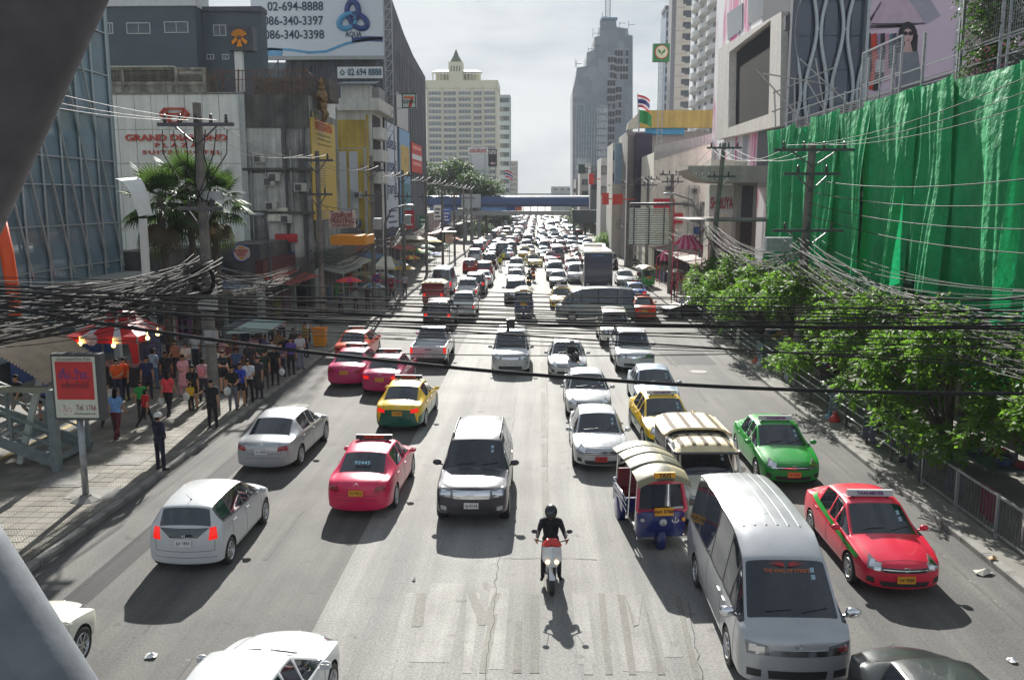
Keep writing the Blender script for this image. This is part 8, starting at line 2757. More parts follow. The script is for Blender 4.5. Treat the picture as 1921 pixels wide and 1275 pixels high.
K_VAN = make_car(VAN)
K_PICK = make_car(PICKUP)
K_SONG = song_kit(scaled(SUV,4.9,.86,1.78,rails=None,front=[([(-.44,.72),(.44,.72),(.46,.92),(-.46,.92)],BLACKP)]))
K_TUK = tuk_kit()
K_BUS = bus_kit()
K_BIKE = bike_kit()
SIGN_D = dict(sign=BLACKP,signtext=S('sign_red_ink',215,70,40,var=0))
SIGN_L = dict(sign=S('taxi_sign_pale',188,190,190,var=.06,rough=.4),signtext=S('sign_violet_ink',120,60,120,var=0))
TLIT = dict(tail=RED_ON)
put(K_HATCH,(345,1058),False,'hatchback_car','white hatchback with lit red tail lights beside the left kerb','car',WHITEP,tail=RED_ON,plate_txt='ฎฮ 1854')
c = put(K_CAMRY,(490,876),False,'sedan_car','silver grey sedan by the left kerb behind the traffic officer','car',SILVER,plate_txt='กข 2828',rz=R(-2))
t = put(K_TAXI,(668,958),False,'taxi_cab','bright pink taxi with dark roof sign, nearest of the taxis seen from behind','taxi',PINK,plate=PLATE_Y,plate_txt='ทช 4052',**SIGN_D,rz=R(-1.5))
text('window_number','92445',S('decal_cyan',140,200,220,var=.1),t,(0,3.70,1.245),.17,(R(27),0,R(180)),.004,.006)
put(K_TAXI2,(745,800),False,'taxi_cab','yellow over dark green taxi seen from behind','taxi',TYEL,paint2=DGREEN,tail=RED_ON,plate=PLATE_Y,plate_txt='ทฮ 8643',**SIGN_D,rz=R(-2))
put(K_TAXI,(645,719),False,'taxi_cab','magenta taxi with a green stripe close behind the orange taxi','taxi',MAGENTA,plate=PLATE_Y,plate_txt='ทม 512',**SIGN_D,rz=R(-3))
put(K_TAXI,(712,733),False,'taxi_cab','magenta taxi with lit brake lights ahead of the yellow and green taxi','taxi',paint('taxi_fuchsia',186,24,92),tail=RED_ON,plate=PLATE_Y,plate_txt='ทส 771',**SIGN_D,rz=R(-2))
put(K_TAXI,(655,676),False,'taxi_cab','orange taxi at the left kerb by the yellow bin','taxi',ORANGE,plate=PLATE_Y,**SIGN_D)
put(K_PICK,(803,676),False,'pickup_truck','silver pickup with lit brake lights ahead of the magenta taxis','pickup',LSILVER,tail=RED_ON,plate_txt='ฒพ 3902')
s = put(K_SUV,(884,967),True,'suv_car','charcoal off-roader with chrome grille in the middle of the road','car',CHAR,plate_txt='ญ-8164')
put(K_CITY,(1128,874),True,'sedan_car','silver sedan with a red number plate behind the tuk-tuk','car',LSILVER,plate=PLATE_R,plate_txt='ก-4432')
put(K_SEDAN,(1106,778),True,'sedan_car','silver sedan tailing the one with the red plate','car',SILVER)
put(K_SEDAN,(1238,768),True,'sedan_car','pale blue sedan behind the yellow roofed taxi','car',BSILVER)
put(K_CAMRY,(1066,703),True,'sedan_car','pale silver sedan with a motorcycle alongside','car',LSILVER)
put(K_SUV2,(1194,689),True,'suv_car','white off-roader with chrome grille on the right side of the jam','car',WHITEP)
put(K_MPV,(957,695),True,'people_carrier','silver people carrier in the open middle lane','car',LSILVER,plate_txt='ชพ 661')
v = put(K_VAN,(1497,1286),True,'passenger_van','large silver passenger van with ribbed roof in the right foreground','van',SILVER,plate_txt='ฮษ 34')
def van_decal(v):
 h = K_VAN.cast((0,-2,1.83),(0,1,0))[0]
 a = K_VAN.cast((0,-2,1.9),(0,1,0))[0]
 tilt = math.atan2(a.y-h.y,a.z-h.z)
 b = MB().box((0,0,0),(1.0,.006,.13),(0,0,0))
 text('window_lettering','THE KING OF STREET',S('decal_orange',200,110,60,var=.1),v,h+Vector((0,-.03,-.02)),.085,(R(90)-tilt,0,0),.004,.006,fit=.78)
 w = MB()
 for s in (-1,1):
  for q in range(4):
   w.add([(s*.03,0,.0+q*.012),(s*(.34-q*.05),0,.07+q*.018),(s*.06,0,.03+q*.014)],[(0,1,2)])
 w.build('window_wings',S('decal_red',170,60,60,var=.1),v,h+Vector((0,-.012,.045)),(-tilt,0,0),fix=False)
van_decal(v)
r = put(K_TAXI,(1700,1106),True,'taxi_cab','red taxi with a green side stripe beside the right kerb','taxi',REDP,plate=PLATE_Y,plate_txt='ทฟ 9888',**SIGN_L)
def stripe(root,k,m,yz,w=.10):
 for sgn in (1,-1):
  b = MB()
  pts = []
  for (y,z) in yz:
   h = k.bvh.ray_cast(Vector((sgn*3,y,z)),Vector((-sgn,0,0)))
   h2 = k.bvh.ray_cast(Vector((sgn*3,y,z+w)),Vector((-sgn,0,0)))
   if h[0] is None or h2[0] is None: continue
   pts.append((h[0]+Vector((sgn*.012,0,0)),h2[0]+Vector((sgn*.012,0,0))))
  vs = [q for p_ in pts for q in p_]
  b.add(vs,[(2*i,2*i+2,2*i+3,2*i+1) for i in range(len(pts)-1)])
  b.build('side_stripe',m,root,smooth=True)
stripe(r,K_SEDAN,TGREEN,[(.55+i*.08,.66+.012*i**.9) for i in range(47)])
put(K_TAXI,(1490,904),True,'taxi_cab','all green taxi between the striped roof truck and the right kerb','taxi',TGREEN,plate=S('plate_orange',230,130,70,rough=.4,var=.08),plate_txt='ทต 7201',**SIGN_L)
put(K_TAXI2,(1264,838),True,'taxi_cab','yellow over green taxi facing the camera behind the striped roof truck','taxi',TYEL,paint2=DGREEN,plate=PLATE_Y,**SIGN_L,rz=R(3))
put(K_SONG,(1352,982),True,'songthaew_truck','white minibus truck with a cream roof striped in brown','truck',OFFW,rz=R(2))
def put_xy(k,x,y,rz,*a,**kw): return place(k,*a[:3],(x,y,0),rz,*a[3:],**kw)
g = G(1243,1022)
place(K_TUK,'tuk_tuk','blue tuk-tuk with a cream canopy and a taxi sign beside the silver van','tuk-tuk',(g.x-.05,g.y-.45,0),R(6),BLUEP,paint2=REDB).scale = (.95,.95,.95)
put(K_SUV2,(1158,640),True,'suv_car','pale car with roof rails just in front of the crossing van','car',OFFW)
g = G(1117,602)
place(K_VAN,'passenger_van','grey van turned broadside across the right lanes','van',(g.x-2.7,g.y+.5,0),R(-90),paint('van_grey',128,134,136,.45))
put(K_TAXI,(1209,596),False,'taxi_cab','orange taxi pulling away beyond the broadside van','taxi',ORANGE,tail=RED_ON,plate=PLATE_Y,**SIGN_D,rz=R(-3))
put(K_TAXI,(1195,562),False,'taxi_cab','blue taxi ahead of the orange one on the right','taxi',paint('taxi_blue',70,110,170),tail=RED_ON,plate=PLATE_Y,**SIGN_D)
put(K_CITY,(1176,534),True,'sedan_car','white car beside the coach on its kerb side','car',WHITEP)
place(K_BUS,'coach_bus','tall coach with dark navy front and pale roof','bus',(G(1122,548).x,G(1122,548).y,0),0,COACHW,paint2=NAVY,swap={'paint2': NAVY})
g = G(982,597)
place(K_TUK,'tuk_tuk','dark blue tuk-tuk alone in the middle lane ahead of the people carrier','tuk-tuk',(g.x,g.y,0),0,BLUEP,paint2=BLUEP)
g = G(1217,541)
place(K_TUK,'tuk_tuk','green tuk-tuk parked by the right kerb','tuk-tuk',(g.x,g.y,0),R(4),TGREEN,paint2=TGREEN)
# half seen cars at the lower edge
put_xy(K_CAMRY,-4.08,14.0,R(180-4),'sedan_car','white sedan cut by the lower edge of the picture','car',WHITEP)
put_xy(K_SEDAN,-8.75,15.0,R(180-2),'sedan_car','cream white car nose beyond the pale bridge strut','car',OFFW)
put_xy(K_SEDAN,5.75,8.8,0,'sedan_car','dark grey car roof at the bottom right edge','car',DGREY)
g = G(1270,598)
place(K_SEDAN,'sedan_car','black car nosing out of the side street on the right','car',(g.x-1.0,g.y+.6,0),R(-80),BLACKC)
# middle distance, left lanes (seen from behind)
mid = [(K_SUV,(820,610),'suv_car','black off-roader with lit brake lights ahead of the silver pickup',BLACKC,1),(K_PICK,(866,590),'pickup_truck','white pickup with lit brake lights left of the blue tuk-tuk',WHITEP,1),
    (K_PICK,(874,558),'pickup_truck','silver pickup three vehicles ahead in the left lanes',SILVER,1),(K_VAN,(828,547),'passenger_van','grey high roof van beside the market umbrellas',BSILVER,1),
    (K_SONG,(812,568),'songthaew_truck','red sided passenger truck next to the market umbrellas',MAROON,1),(K_SUV,(890,546),'suv_car','dark grey off-roader in the left queue',DGREY,1),
    (K_CITY,(905,534),'sedan_car','white sedan with lit brake lights in the left queue',WHITEP,1),(K_SUV2,(908,518),'suv_car','dark maroon off-roader further up the left queue',MAROON,0),
    (K_HATCH,(881,508),'hatchback_car','bright red hatchback in the left queue',paint('red',190,30,30),0),(K_SUV,(890,489),'suv_car','silver off-roader beyond the red hatchback',SILVER,0),
    (K_PICK,(917,499),'pickup_truck','black pickup near the officers in yellow vests',BLACKC,0),(K_VAN,(941,482),'passenger_van','dark van at the head of the open lane',BLACKC,0)]
for k,px,nm,lab,p_,lit in mid:
 put(k,px,False,nm,lab,'car' if 'car' in nm else ('pickup' if 'pick' in nm else 'van' if 'van' in nm else 'truck'),p_,tail=RED_ON if lit else RED_L)
mid = [(K_SUV2,(967,563),'suv_car','dark car leading the oncoming lane behind the blue tuk-tuk',CHAR),(K_CITY,(966,532),'sedan_car','silver car right behind the dark oncoming leader',LSILVER),(K_PICK,(968,509),'pickup_truck','white pickup third in the oncoming middle lane',WHITEP),
    (K_TAXI,(1008,498),'taxi_cab','pale yellow taxi slewed across the middle of the jam',paint('taxi_pale_yellow',222,205,120)),(K_CITY,(1048,536),'sedan_car','dark sedan left of the coach',DGREY),(K_TAXI,(1054,575),'taxi_cab','yellow taxi half hidden by the broadside van',TYEL),
    (K_SUV,(1042,520),'suv_car','grey off-roader with roof rails left of the coach',SILVER),(K_CITY,(1036,505),'sedan_car','white sedan queueing beyond the grey off-roader',WHITEP),(K_TAXI,(1034,492),'taxi_cab','pink taxi in the oncoming queue beyond the white sedan',PINK),
    (K_VAN,(1046,490),'passenger_van','brown maroon van in the oncoming queue',paint('dusty_maroon',120,84,84)),(K_SEDAN,(1075,506),'sedan_car','red car squeezed beside the rear of the coach',paint('red2',180,40,40)),(K_MPV,(1083,528),'people_carrier','white people carrier between the coach and the dark sedan',WHITEP)]
for k,px,nm,lab,p_ in mid:
 put(k,px,True,nm,lab,'taxi' if 'taxi' in nm else 'pickup' if 'pick' in nm else 'van' if 'van' in nm else 'car',p_,rz=R(14) if 'slewed' in lab else 0,**(SIGN_L if 'taxi' in nm else {}))

# the distant jam: each car one mesh of its kind
def joined(k):
 b = bmesh.new()
 mats,roles = [],[]
 objs = []
 M4 = []
 for q in k.parts:
  nm,me,par,l,r,sc,ro = q[:7]
  m = Matrix.LocRotScale(Vector(l or (0,0,0)),Euler(r or (0,0,0)),Vector(sc or (1,1,1)))
  if par is not None: m = M4[par] @ m
  M4.append(m)
  if nm in ('door_seam','bonnet_seam','boot_seam','wiper','badge','rim','door_handle','lettering','number_plate','roof_rib','sealed_rib','antenna','roof_rail','window_trim','seat','dashboard','steering_wheel','lamp_reflector','wheel_arch'): continue
  m2 = me.copy()
  m2.transform(m)
  idx = []
  for x in ro:
   if x not in roles: roles.append(x)
   idx.append(roles.index(x))
  mi = np.zeros(len(m2.polygons),dtype=np.int32)
  m2.polygons.foreach_get('material_index',mi)
  m2.polygons.foreach_set('material_index',np.array([idx[min(i,len(idx)-1)] for i in mi],dtype=np.int32))
  b.from_mesh(m2)
  bpy.data.meshes.remove(m2)
 out = bpy.data.meshes.new('far')
 b.to_mesh(out)
 b.free()
 for x in roles: out.materials.append(DARK if isinstance(x,str) else x)
 return out,roles
FAR = {n: joined(k) for n,k in (('sedan',K_CITY),('taxi',K_TAXI),('hatch',K_HATCH),('suv',K_SUV),('van',K_VAN),('pick',K_PICK))}
rng = random.Random(21)
COLS = [WHITEP,WHITEP,LSILVER,SILVER,SILVER,OFFW,DGREY,DGREY,BLACKC,BLACKC,CHAR,BSILVER,BSILVER,MAROON]
CNAME = {WHITEP.name: 'white',LSILVER.name: 'pale silver',SILVER.name: 'silver',OFFW.name: 'off white',DGREY.name: 'dark grey',BLACKC.name: 'black',CHAR.name: 'charcoal',BSILVER.name: 'blue grey',MAROON.name: 'maroon',PINK.name: 'pink',TGREEN.name: 'green',TYEL.name: 'yellow',ORANGE.name: 'orange'}
lanes = [(-9.2,0,128),(-6.6,0,118),(-4.2,0,116),(-1.6,1,118),(1.0,1,112),(3.3,1,130),(5.6,1,108),(8.2,1,100)]
where = {-9.2: 'kerb lane on the left',-6.6: 'second lane from the left',-4.2: 'third lane from the left',-1.6: 'lane left of the middle',1.0: 'middle lane',3.3: 'lane right of the middle',5.6: 'second lane from the right',8.2: 'kerb lane on the right'}
for X,tow,y in lanes:
 y += rng.uniform(0,4)
 while y < 430:
  kind = rng.choices(('sedan','taxi','hatch','suv','van','pick'),(5,3,2,3,1.3,1.6))[0]
  p_ = rng.choice((PINK,TGREEN,TYEL,ORANGE,PINK)) if kind == 'taxi' else rng.choice(COLS)
  me,roles = FAR[kind]
  L = {'sedan': 4.4,'taxi': 4.54,'hatch': 3.9,'suv': 4.8,'van': 5.4,'pick': 5.1}[kind]
  words_ = {'sedan': 'sedan','taxi': 'taxi','hatch': 'hatchback','suv': 'off-roader','van': 'van','pick': 'pickup'}[kind]
  if not (X == 5.6 and y < 96):
   pick = {'paint': p_,'paint2': p_,'tail': RED_ON if (not tow and rng.random() < .5) else RED_L,'plate': PLATE_W,'sign': BLACKP,'signtext': AMBER_L}
   x = X+rng.uniform(-.35,.35)
   o = inst({'sedan': 'sedan_car','taxi': 'taxi_cab','hatch': 'hatchback_car','suv': 'suv_car','van': 'passenger_van','pick': 'pickup_truck'}[kind],me,None,(x,y if tow else y+L,0),(0,0,(0 if tow else math.pi)+R(rng.uniform(-3,3))),None,
      [pick[q] if isinstance(q,str) else None for q in roles])
   tag(o,'small distant %s %s queueing in the %s' % (CNAME.get(p_.name,'white'),words_,where[X]),words_ if kind in ('taxi','van','pick') else 'car','distant cars, '+where[X])
  y += L+rng.uniform(1.2,3.6)

# ---- motorcycles and riders
def bike(label,px,rz,p1,p2,rider=None,dz=0):
 g = G(*px)
 place(K_BIKE,'motorcycle',label,'motorcycle',(g.x,g.y,0),rz,p1,paint2=p2)
 if rider:
  lab,sh,tr,he = rider
  off = Matrix.Rotation(rz,3,'Z') @ Vector((0,1.20,0))
  person(lab,(g.x+off.x,g.y+off.y,.02),rz,sh,tr,'ride',0,None,1.0,helmet=he,full=True)
BWHITE,BRED = paint('scooter_white',215,218,220),paint('scooter_red',205,35,35)
bike('white and red scooter ridden toward the camera down the middle',(1036,1126),R(1),BWHITE,BRED,('rider in a black jacket and black helmet on the white and red scooter',(24,24,28),(30,30,36),BLACKP))
bike('black motorcycle squeezed beside the pale silver sedan',(1083,712),R(12),BLACKC,CHAR,('rider in black with a patterned helmet beside the silver sedan',(36,36,40),(40,40,50),paint('helmet_grey',120,122,120)))
bike('red motorcycle coming up the open lane beyond the people carrier',(1000,530),0,paint('red3',170,40,40),BLACKC,('rider in a dark red shirt on the red motorcycle',(110,40,36),(40,40,48),BLACKP))
bike('dark motorcycle just left of the red one',(991,541),R(-4),BLACKC,BLACKC,('rider in grey on the dark motorcycle',(72,76,70),(40,44,50),BLACKP))
for i,(x,y) in enumerate(((1178,497),(1187,500),(1196,503),(1203,507))):
 g = G(x,y)
 place(K_BIKE,'motorcycle','parked dark motorcycle in the row on the right pavement','motorcycle',(g.x+1.4,g.y,.11),R(60),BLACKC,group='motorcycles parked on the right pavement',paint2=CHAR)
# ================================================================== trees
def leaf_mat(name,col,trans,k=.45):
 m = bpy.data.materials.new(name)
 m.use_nodes = True
 nt = m.node_tree
 b = nt.nodes['Principled BSDF']
 b.inputs['Roughness'].default_value = .55
 b.inputs['Specular IOR Level'].default_value = .18
 tc = nt.nodes.new('ShaderNodeTexCoord')
 no = nt.nodes.new('ShaderNodeTexNoise')
 no.inputs['Scale'].default_value = 1.6
 no.inputs['Detail'].default_value = 5
 r = nt.nodes.new('ShaderNodeValToRGB')
 r.color_ramp.elements[0].position,r.color_ramp.elements[1].position = .3,.7
 r.color_ramp.elements[0].color = (*[c*.65 for c in col],1)
 r.color_ramp.elements[1].color = (*[min(1,c*1.35) for c in col],1)
 nt.links.new(tc.outputs['Object'],no.inputs['Vector'])
 nt.links.new(no.outputs['Fac'],r.inputs['Fac'])
 nt.links.new(r.outputs['Color'],b.inputs['Base Color'])
 tl = nt.nodes.new('ShaderNodeBsdfTranslucent')
 tl.inputs['Color'].default_value = (*trans,1)
 mx = nt.nodes.new('ShaderNodeMixShader')
 mx.inputs['Fac'].default_value = k
 nt.links.new(b.outputs[0],mx.inputs[1])
 nt.links.new(tl.outputs[0],mx.inputs[2])
 nt.links.new(mx.outputs[0],nt.nodes['Material Output'].inputs['Surface'])
 return m
LEAF = leaf_mat('street_tree_leaf',(.062,.128,.022),(.19,.38,.038))
LEAF2 = leaf_mat('dark_leaf',(.035,.075,.022),(.08,.17,.03),.35)
LEAFP = leaf_mat('palm_leaf',(.032,.066,.024),(.08,.15,.03),.3)
LEAFD = leaf_mat('dead_frond',(.10,.075,.045),(.10,.07,.03),.25)
FLOW = leaf_mat('pink_blossom',(.42,.24,.22),(.4,.2,.18),.35)
BARK = M('bark',(.09,.075,.06),.95,var=.3,scale=4,bump=.6,bscale=20)
def np_mesh(name,V,F,m):
 me = bpy.data.meshes.new(name)
 me.vertices.add(len(V))
 me.vertices.foreach_set('co',V.astype(np.float32).ravel())
 nf = len(F)
 me.loops.add(nf*4)
 me.loops.foreach_set('vertex_index',F.astype(np.int32).ravel())
 me.polygons.add(nf)
 me.polygons.foreach_set('loop_start',np.arange(0,nf*4,4,dtype=np.int32))
 me.update(calc_edges=True)
 me.materials.append(m)
 return me
def crown(lobes,n_sprays,per,ln,wd,seed,droop=.5,spray=.55):
 """sprays of leaves: each spray is a short twig with leaves in pairs along it, spread through the lobes' volume"""
 rs = np.random.RandomState(seed)
 vol = np.array([l[3]*l[4]*l[5] for l in lobes])
 pick = rs.choice(len(lobes),n_sprays,p=vol/vol.sum())
 L = np.array(lobes)
 d = rs.normal(size=(n_sprays,3))
 d /= np.linalg.norm(d,axis=1)[:,None]
 rad = rs.uniform(.35,1.0,n_sprays)**.6
 c = L[pick,:3]+d*L[pick,3:6]*rad[:,None]
 tw = d*np.array([1,1,.5])+rs.normal(size=(n_sprays,3))*.5
 tw[:,2] -= droop*rs.uniform(0,1,n_sprays)
 tw /= np.linalg.norm(tw,axis=1)[:,None]
 V,F = [],[]
 t = np.linspace(0,1,per)
 for k in range(per):
  p = c+tw*(spray*t[k])+np.stack([np.zeros(n_sprays),np.zeros(n_sprays),-.25*spray*t[k]**2*np.ones(n_sprays)],1)
  side = np.cross(tw,rs.normal(size=(n_sprays,3))*.4+np.array([0,0,1.0]))
  side /= np.linalg.norm(side,axis=1)[:,None]+1e-6
  s = 1 if k % 2 else -1
  ax = side*s*.85+tw*.55+rs.normal(size=(n_sprays,3))*.18
  ax[:,2] -= .22
  ax /= np.linalg.norm(ax,axis=1)[:,None]
  wv = np.cross(ax,np.array([0,0,1.0])+rs.normal(size=(n_sprays,3))*.45)
  wv /= np.linalg.norm(wv,axis=1)[:,None]+1e-6
  l = (ln*rs.uniform(.7,1.25,n_sprays))[:,None]
  w = (wd*rs.uniform(.7,1.25,n_sprays))[:,None]
  V.append(np.stack([p,p+ax*l*.5+wv*w*.5,p+ax*l,p+ax*l*.5-wv*w*.5],1))
 V = np.concatenate(V,0).reshape(-1,3)
 F = np.arange(len(V)).reshape(-1,4)
 return V,F
def tree(label,base,lobes,n,per,ln,wd,seed,leaf=LEAF,trunk=.12,flowers=0,name='street_tree'):
 t = thing(name,label,'tree')
 V,F = crown(lobes,n,per,ln,wd,seed)
 o = bpy.data.objects.new('crown',np_mesh('crown',V,F,leaf))
 link(o,t)
 if flowers:
  V,F = crown([(l[0],l[1],l[2]+l[5]*.3,l[3]*.95,l[4]*.95,l[5]*.85) for l in lobes],flowers,5,ln*.7,wd*1.4,seed+1,spray=.2)
  link(bpy.data.objects.new('blossom',np_mesh('blossom',V,F,FLOW)),t)
 b = MB()
 base = Vector(base)
 zc = min(l[2] for l in lobes)
 fork = Vector((base.x,base.y,max(base.z+.6,zc*.55)))
 b.tube([base,base.lerp(fork,.5)+Vector((.05,.03,0)),fork],[trunk,trunk*.85,trunk*.75],8)
 b.build('trunk',BARK,t,smooth=True)
 for l in lobes:
  c = Vector(l[:3])
  MB().tube([fork,fork.lerp(c,.5)+Vector((0,0,.15)),c,c+Vector((l[3]*.4,l[4]*.3,l[5]*.5))],[trunk*.6,trunk*.42,trunk*.25,trunk*.08],6).build('limb',BARK,t,smooth=True)
 return t
rng = random.Random(41)
for i,(y,x,hgt) in enumerate(((20.5,12.7,3.5),(25,11.8,3.5),(29.5,11.5,3.6),(34,11.6,3.4),(39.5,11.7,3.7),(45,11.4,3.5),(51,11.5,3.6),(57,11.7,3.1))):
 lobes = []
 for k in range(17):                                # separate clumps with gaps between them, lower ones hanging over the railing
  a = k*2.4+rng.uniform(-.4,.4)
  rr = rng.uniform(.45,1.12)
  low = rng.random()
  lobes.append((x+math.cos(a)*1.6*rr,y+math.sin(a)*2.1*rr,hgt+.9-2.6*low*rr,rng.uniform(.35,.75),rng.uniform(.4,.95),rng.uniform(.2,.42)))
 lobes.append((x,y,hgt+.9,.7,.9,.4))
 tree('leafy street tree on the right pavement, %s from the front' % ord_[i],(x+.2,y,.1),lobes,820,14,.20,.085,100+i,flowers=14 if i in (3,5,6) else 0)
# background trees
for i,(x0,y0,Y,r,lab) in enumerate(((820,335,185,4.2,'dark rounded tree left of the gap, next to the long wall'),(850,325,190,5.0,'tallest dark tree in front of the cream hotel tower'),(885,340,180,4.2,'dark tree below the blank hoarding'),(912,352,176,3.4,'dark tree beside the footbridge portal'),(905,425,200,2.6,'dark tree under the covered footbridge at left'),(1098,415,205,3.0,'dark tree under the covered footbridge at right'),(1146,447,132,2.1,'bright green tree behind the coach'),(935,412,260,4.0,'distant tree beyond the footbridge on the left'),(1075,408,280,4.0,'distant tree beyond the footbridge on the right'))):
 c = P(x0,y0,Y)
 lobes = [(c.x+rng.uniform(-.6,.6)*r,c.y+rng.uniform(-.5,.5)*r,c.z+rng.uniform(-.5,.4)*r,r*rng.uniform(.5,.7),r*.6,r*rng.uniform(.4,.55)) for _ in range(7)]
 tree(lab,(c.x,c.y,.1),lobes,700,8,r*.11,r*.055,300+i,LEAF if 'bright' in lab else LEAF2,.3,name='shade_tree')
c = P(1800,62,32.5)
V,F = crown([(16.2,32.6+dy,z,.8,1.0,1.0) for dy,z in ((0,12.8),(.4,13.9),(-.2,15.0),(.3,16.2),(-.9,14.4),(-.3,17.2),(1.0,16.4),(.9,15.3))],900,11,.17,.08,77)
sb = thing('shrub','overgrown flowering shrub spilling over the terrace railing','shrub')
link(bpy.data.objects.new('foliage',np_mesh('foliage',V,F,LEAF2)),sb)
V,F = crown([(16.0,33.2,17.2,.8,1.2,.9),(16.0,33.6,15.4,.6,.6,.8)],130,5,.13,.10,78,spray=.2)
link(bpy.data.objects.new('blossom',np_mesh('blossom',V,F,FLOW)),sb)
MB().cyl((16.2,32.6,12.3),(16.2,32.6,15.5),.07,.03,6).build('stem',BARK,sb)
# ---------------------------------------------------------------- fan palms in front of the hotel
def frond_mesh(drop):
 V,F = [],[]
 n = 22
 pet = .95
 tip = Vector((0,-pet,-.05-drop*.35))
 def ribbon(pts,ws):
  b = len(V)
  for p,w in zip(pts,ws): V.extend([p+w,p-w])
  for i in range(len(pts)-1): F.append((b+2*i,b+2*i+1,b+2*i+3,b+2*i+2))
 ribbon([Vector((0,0,0)),tip],[Vector((.02,0,0)),Vector((.018,0,0))])
 for k in range(n):
  a = R(-105+210*k/(n-1))
  d = Vector((math.sin(a),-math.cos(a),0))
  l = 1.0*(1-.25*abs(a)/2)
  pts = [tip+d*(l*t)+Vector((0,0,-drop*l*t*t*.9-.02*(k % 2))) for t in (0,.35,.7,1.0)]
  s = Vector((d.y,-d.x,0))
  ribbon(pts,[s*.012+Vector((0,0,.0)),s*.045+Vector((0,0,.02*(1 if k % 2 else -1))),s*.035,s*.004])
 return np_mesh('frond',np.array([tuple(v) for v in V]),np.array(F),LEAFP)
FR = [frond_mesh(.25),frond_mesh(.7),frond_mesh(1.2)]
for pi,(px,Y,H) in enumerate((((300,372),38.4,7.7),((352,348),40.5,8.6),((398,372),42.0,7.9))):
 c = P(*px,Y)
 t = thing('fan_palm',['fan palm nearest the glass hall with drooping fronds','tallest fan palm in front of the hotel lettering','fan palm behind the nearest left pole'][pi],'tree',(c.x,c.y,.1))
 MB().tube([(0,0,0),(.08,.05,c.z*.5),(0,0,c.z-.1)],[.20,.17,.15],10).build('trunk',BARK,t,smooth=True)
 for k in range(27):
  tier = k/27
  el = R(70-115*tier+rng.uniform(-8,8))
  inst('frond',FR[0 if tier < .4 else 1 if tier < .75 else 2],t,(0,0,c.z-.1-.4*tier),(-el,0,k*2.4+rng.uniform(-.2,.2)),(1.0,)*3,[LEAFP if tier < .72 else LEAFD if k % 3 == 0 else LEAFP]).rotation_mode = 'XYZ'

# ================================================================== the crowd on the left pavement
def who(px,*a,**k):
 g = G(*px,.145)
 return person(a[0],g,*a[1:],**k)
AW = R(180)                                           # seen from behind
OFF_ = who((302,880),'traffic officer in a dark navy uniform and white helmet at the kerb',R(150),(28,28,52),(24,24,44),'akimbo',helmet=S('helmet_white',205,205,205,var=.05,rough=.4),shoes=(20,20,22))
who((221,824),'woman in a light blue shirt and maroon trousers walking away',AW,(112,152,205),(96,26,36),'walk_f')
who((275,802),'boy in a red shirt and dark trousers',AW-.5,(196,26,34),(30,30,40),'walk',scale=.80)
who((267,786),'boy in a bright green shirt behind the one in red',.4,(46,158,70),(60,50,46),'stand',scale=.82)
who((318,782),'woman in a coral jacket and black trousers seen from behind',AW,(226,70,80),(26,24,30),'walk_f',bag=(214,212,206))
who((364,768),'woman in black carrying a white bag in front of the nearest left pole',.2,(26,26,30),(30,28,34),'shorts_f',bag=(216,216,212))
who((359,770),'child in a yellow shirt beside the woman in black',0.1,(222,180,40),(40,36,40),'stand',scale=.62)
who((223,753),'man in an orange shirt with folded arms at the tent stall',.2,(230,92,24),(40,44,70),'hold')
who((237,750),'second person in orange beside the stall counter',-.4,(216,76,24),(34,34,44),'stand')
who((279,747),'man in a navy shirt in front of the tent leg',.3,(38,42,84),(44,46,60),'stand')
who((291,729),'shopper in a blue and white shirt with jeans at the stall',AW-.3,(150,172,190),(84,112,150),'hold')
who((314,735),'man in a black shirt right of the tent',.5,(28,28,34),(50,52,66),'stand',skin=2)
who((346,743),'woman in a pink dress on the pavement',.4,(222,160,168),(214,150,160),'lady')
who((352,714),'woman in a white patterned blouse behind the pink dress',-.2,(206,200,196),(60,56,62),'hold',hair=True)
who((368,690),'man in a white shirt by the bus route panel',.1,(204,208,212),(60,64,80),'stand')
who((332,708),'woman with a tan top beyond the tent',-.3,(176,120,96),(46,40,44),'walk_f')
who((400,802),'man in a black T-shirt with a red spot in front of the pole',.1,(26,26,30),(26,26,32),'point')
who((383,752),'person with a pink backpack near the pole',AW,(200,150,156),(50,44,52),'stand',pack=(222,130,140))
who((205,808),'woman in white with a lime bag behind the advertising sign',.8,(196,192,184),(60,56,56),'walk_f',bag=(190,205,50))
who((438,769),'woman in a black top and patterned trousers at the kerb',.4,(24,24,28),(96,100,112),'hold',hair=True,bag=(206,208,206))
who((453,762),'woman in a royal blue shirt and dark shorts',.3,(44,60,170),(34,34,44),'shorts_f')
who((468,754),'woman in a white T-shirt and black leggings',.2,(206,208,214),(28,28,32),'hold',hair=True)
who((487,747),'woman in a dark flowered dress',-.3,(52,48,56),(56,52,58),'lady')
who((517,722),'woman in black holding a white carrier bag',.1,(26,26,32),(30,30,38),'stand',bag=(222,222,220),hair=True)
who((547,702),'man in a violet shirt at the kerb edge',.6,(92,70,150),(36,36,44),'stand')
who((564,692),'seated looking man in a pale shirt at the kerb end',.5,(196,198,200),(120,130,150),'hold')
who((508,652),'man in a light grey shirt beyond the bus shelter',.2,(176,180,190),(40,44,60),'stand')
who((530,645),'man in a striped pale shirt beyond the bus shelter',.3,(190,186,196),(34,38,70),'hold')
who((577,648),'man in white walking near the yellow bin',.2,(206,206,206),(56,60,70),'walk')
rng = random.Random(52)
crowd = [(420,735),(432,712),(446,722),(458,705),(470,715),(478,690),(492,705),(500,688),(512,700),(524,684),(536,690),(444,690),(462,680),(486,668),(552,676),(420,700),(498,728),(530,706),(408,720),(574,668)]
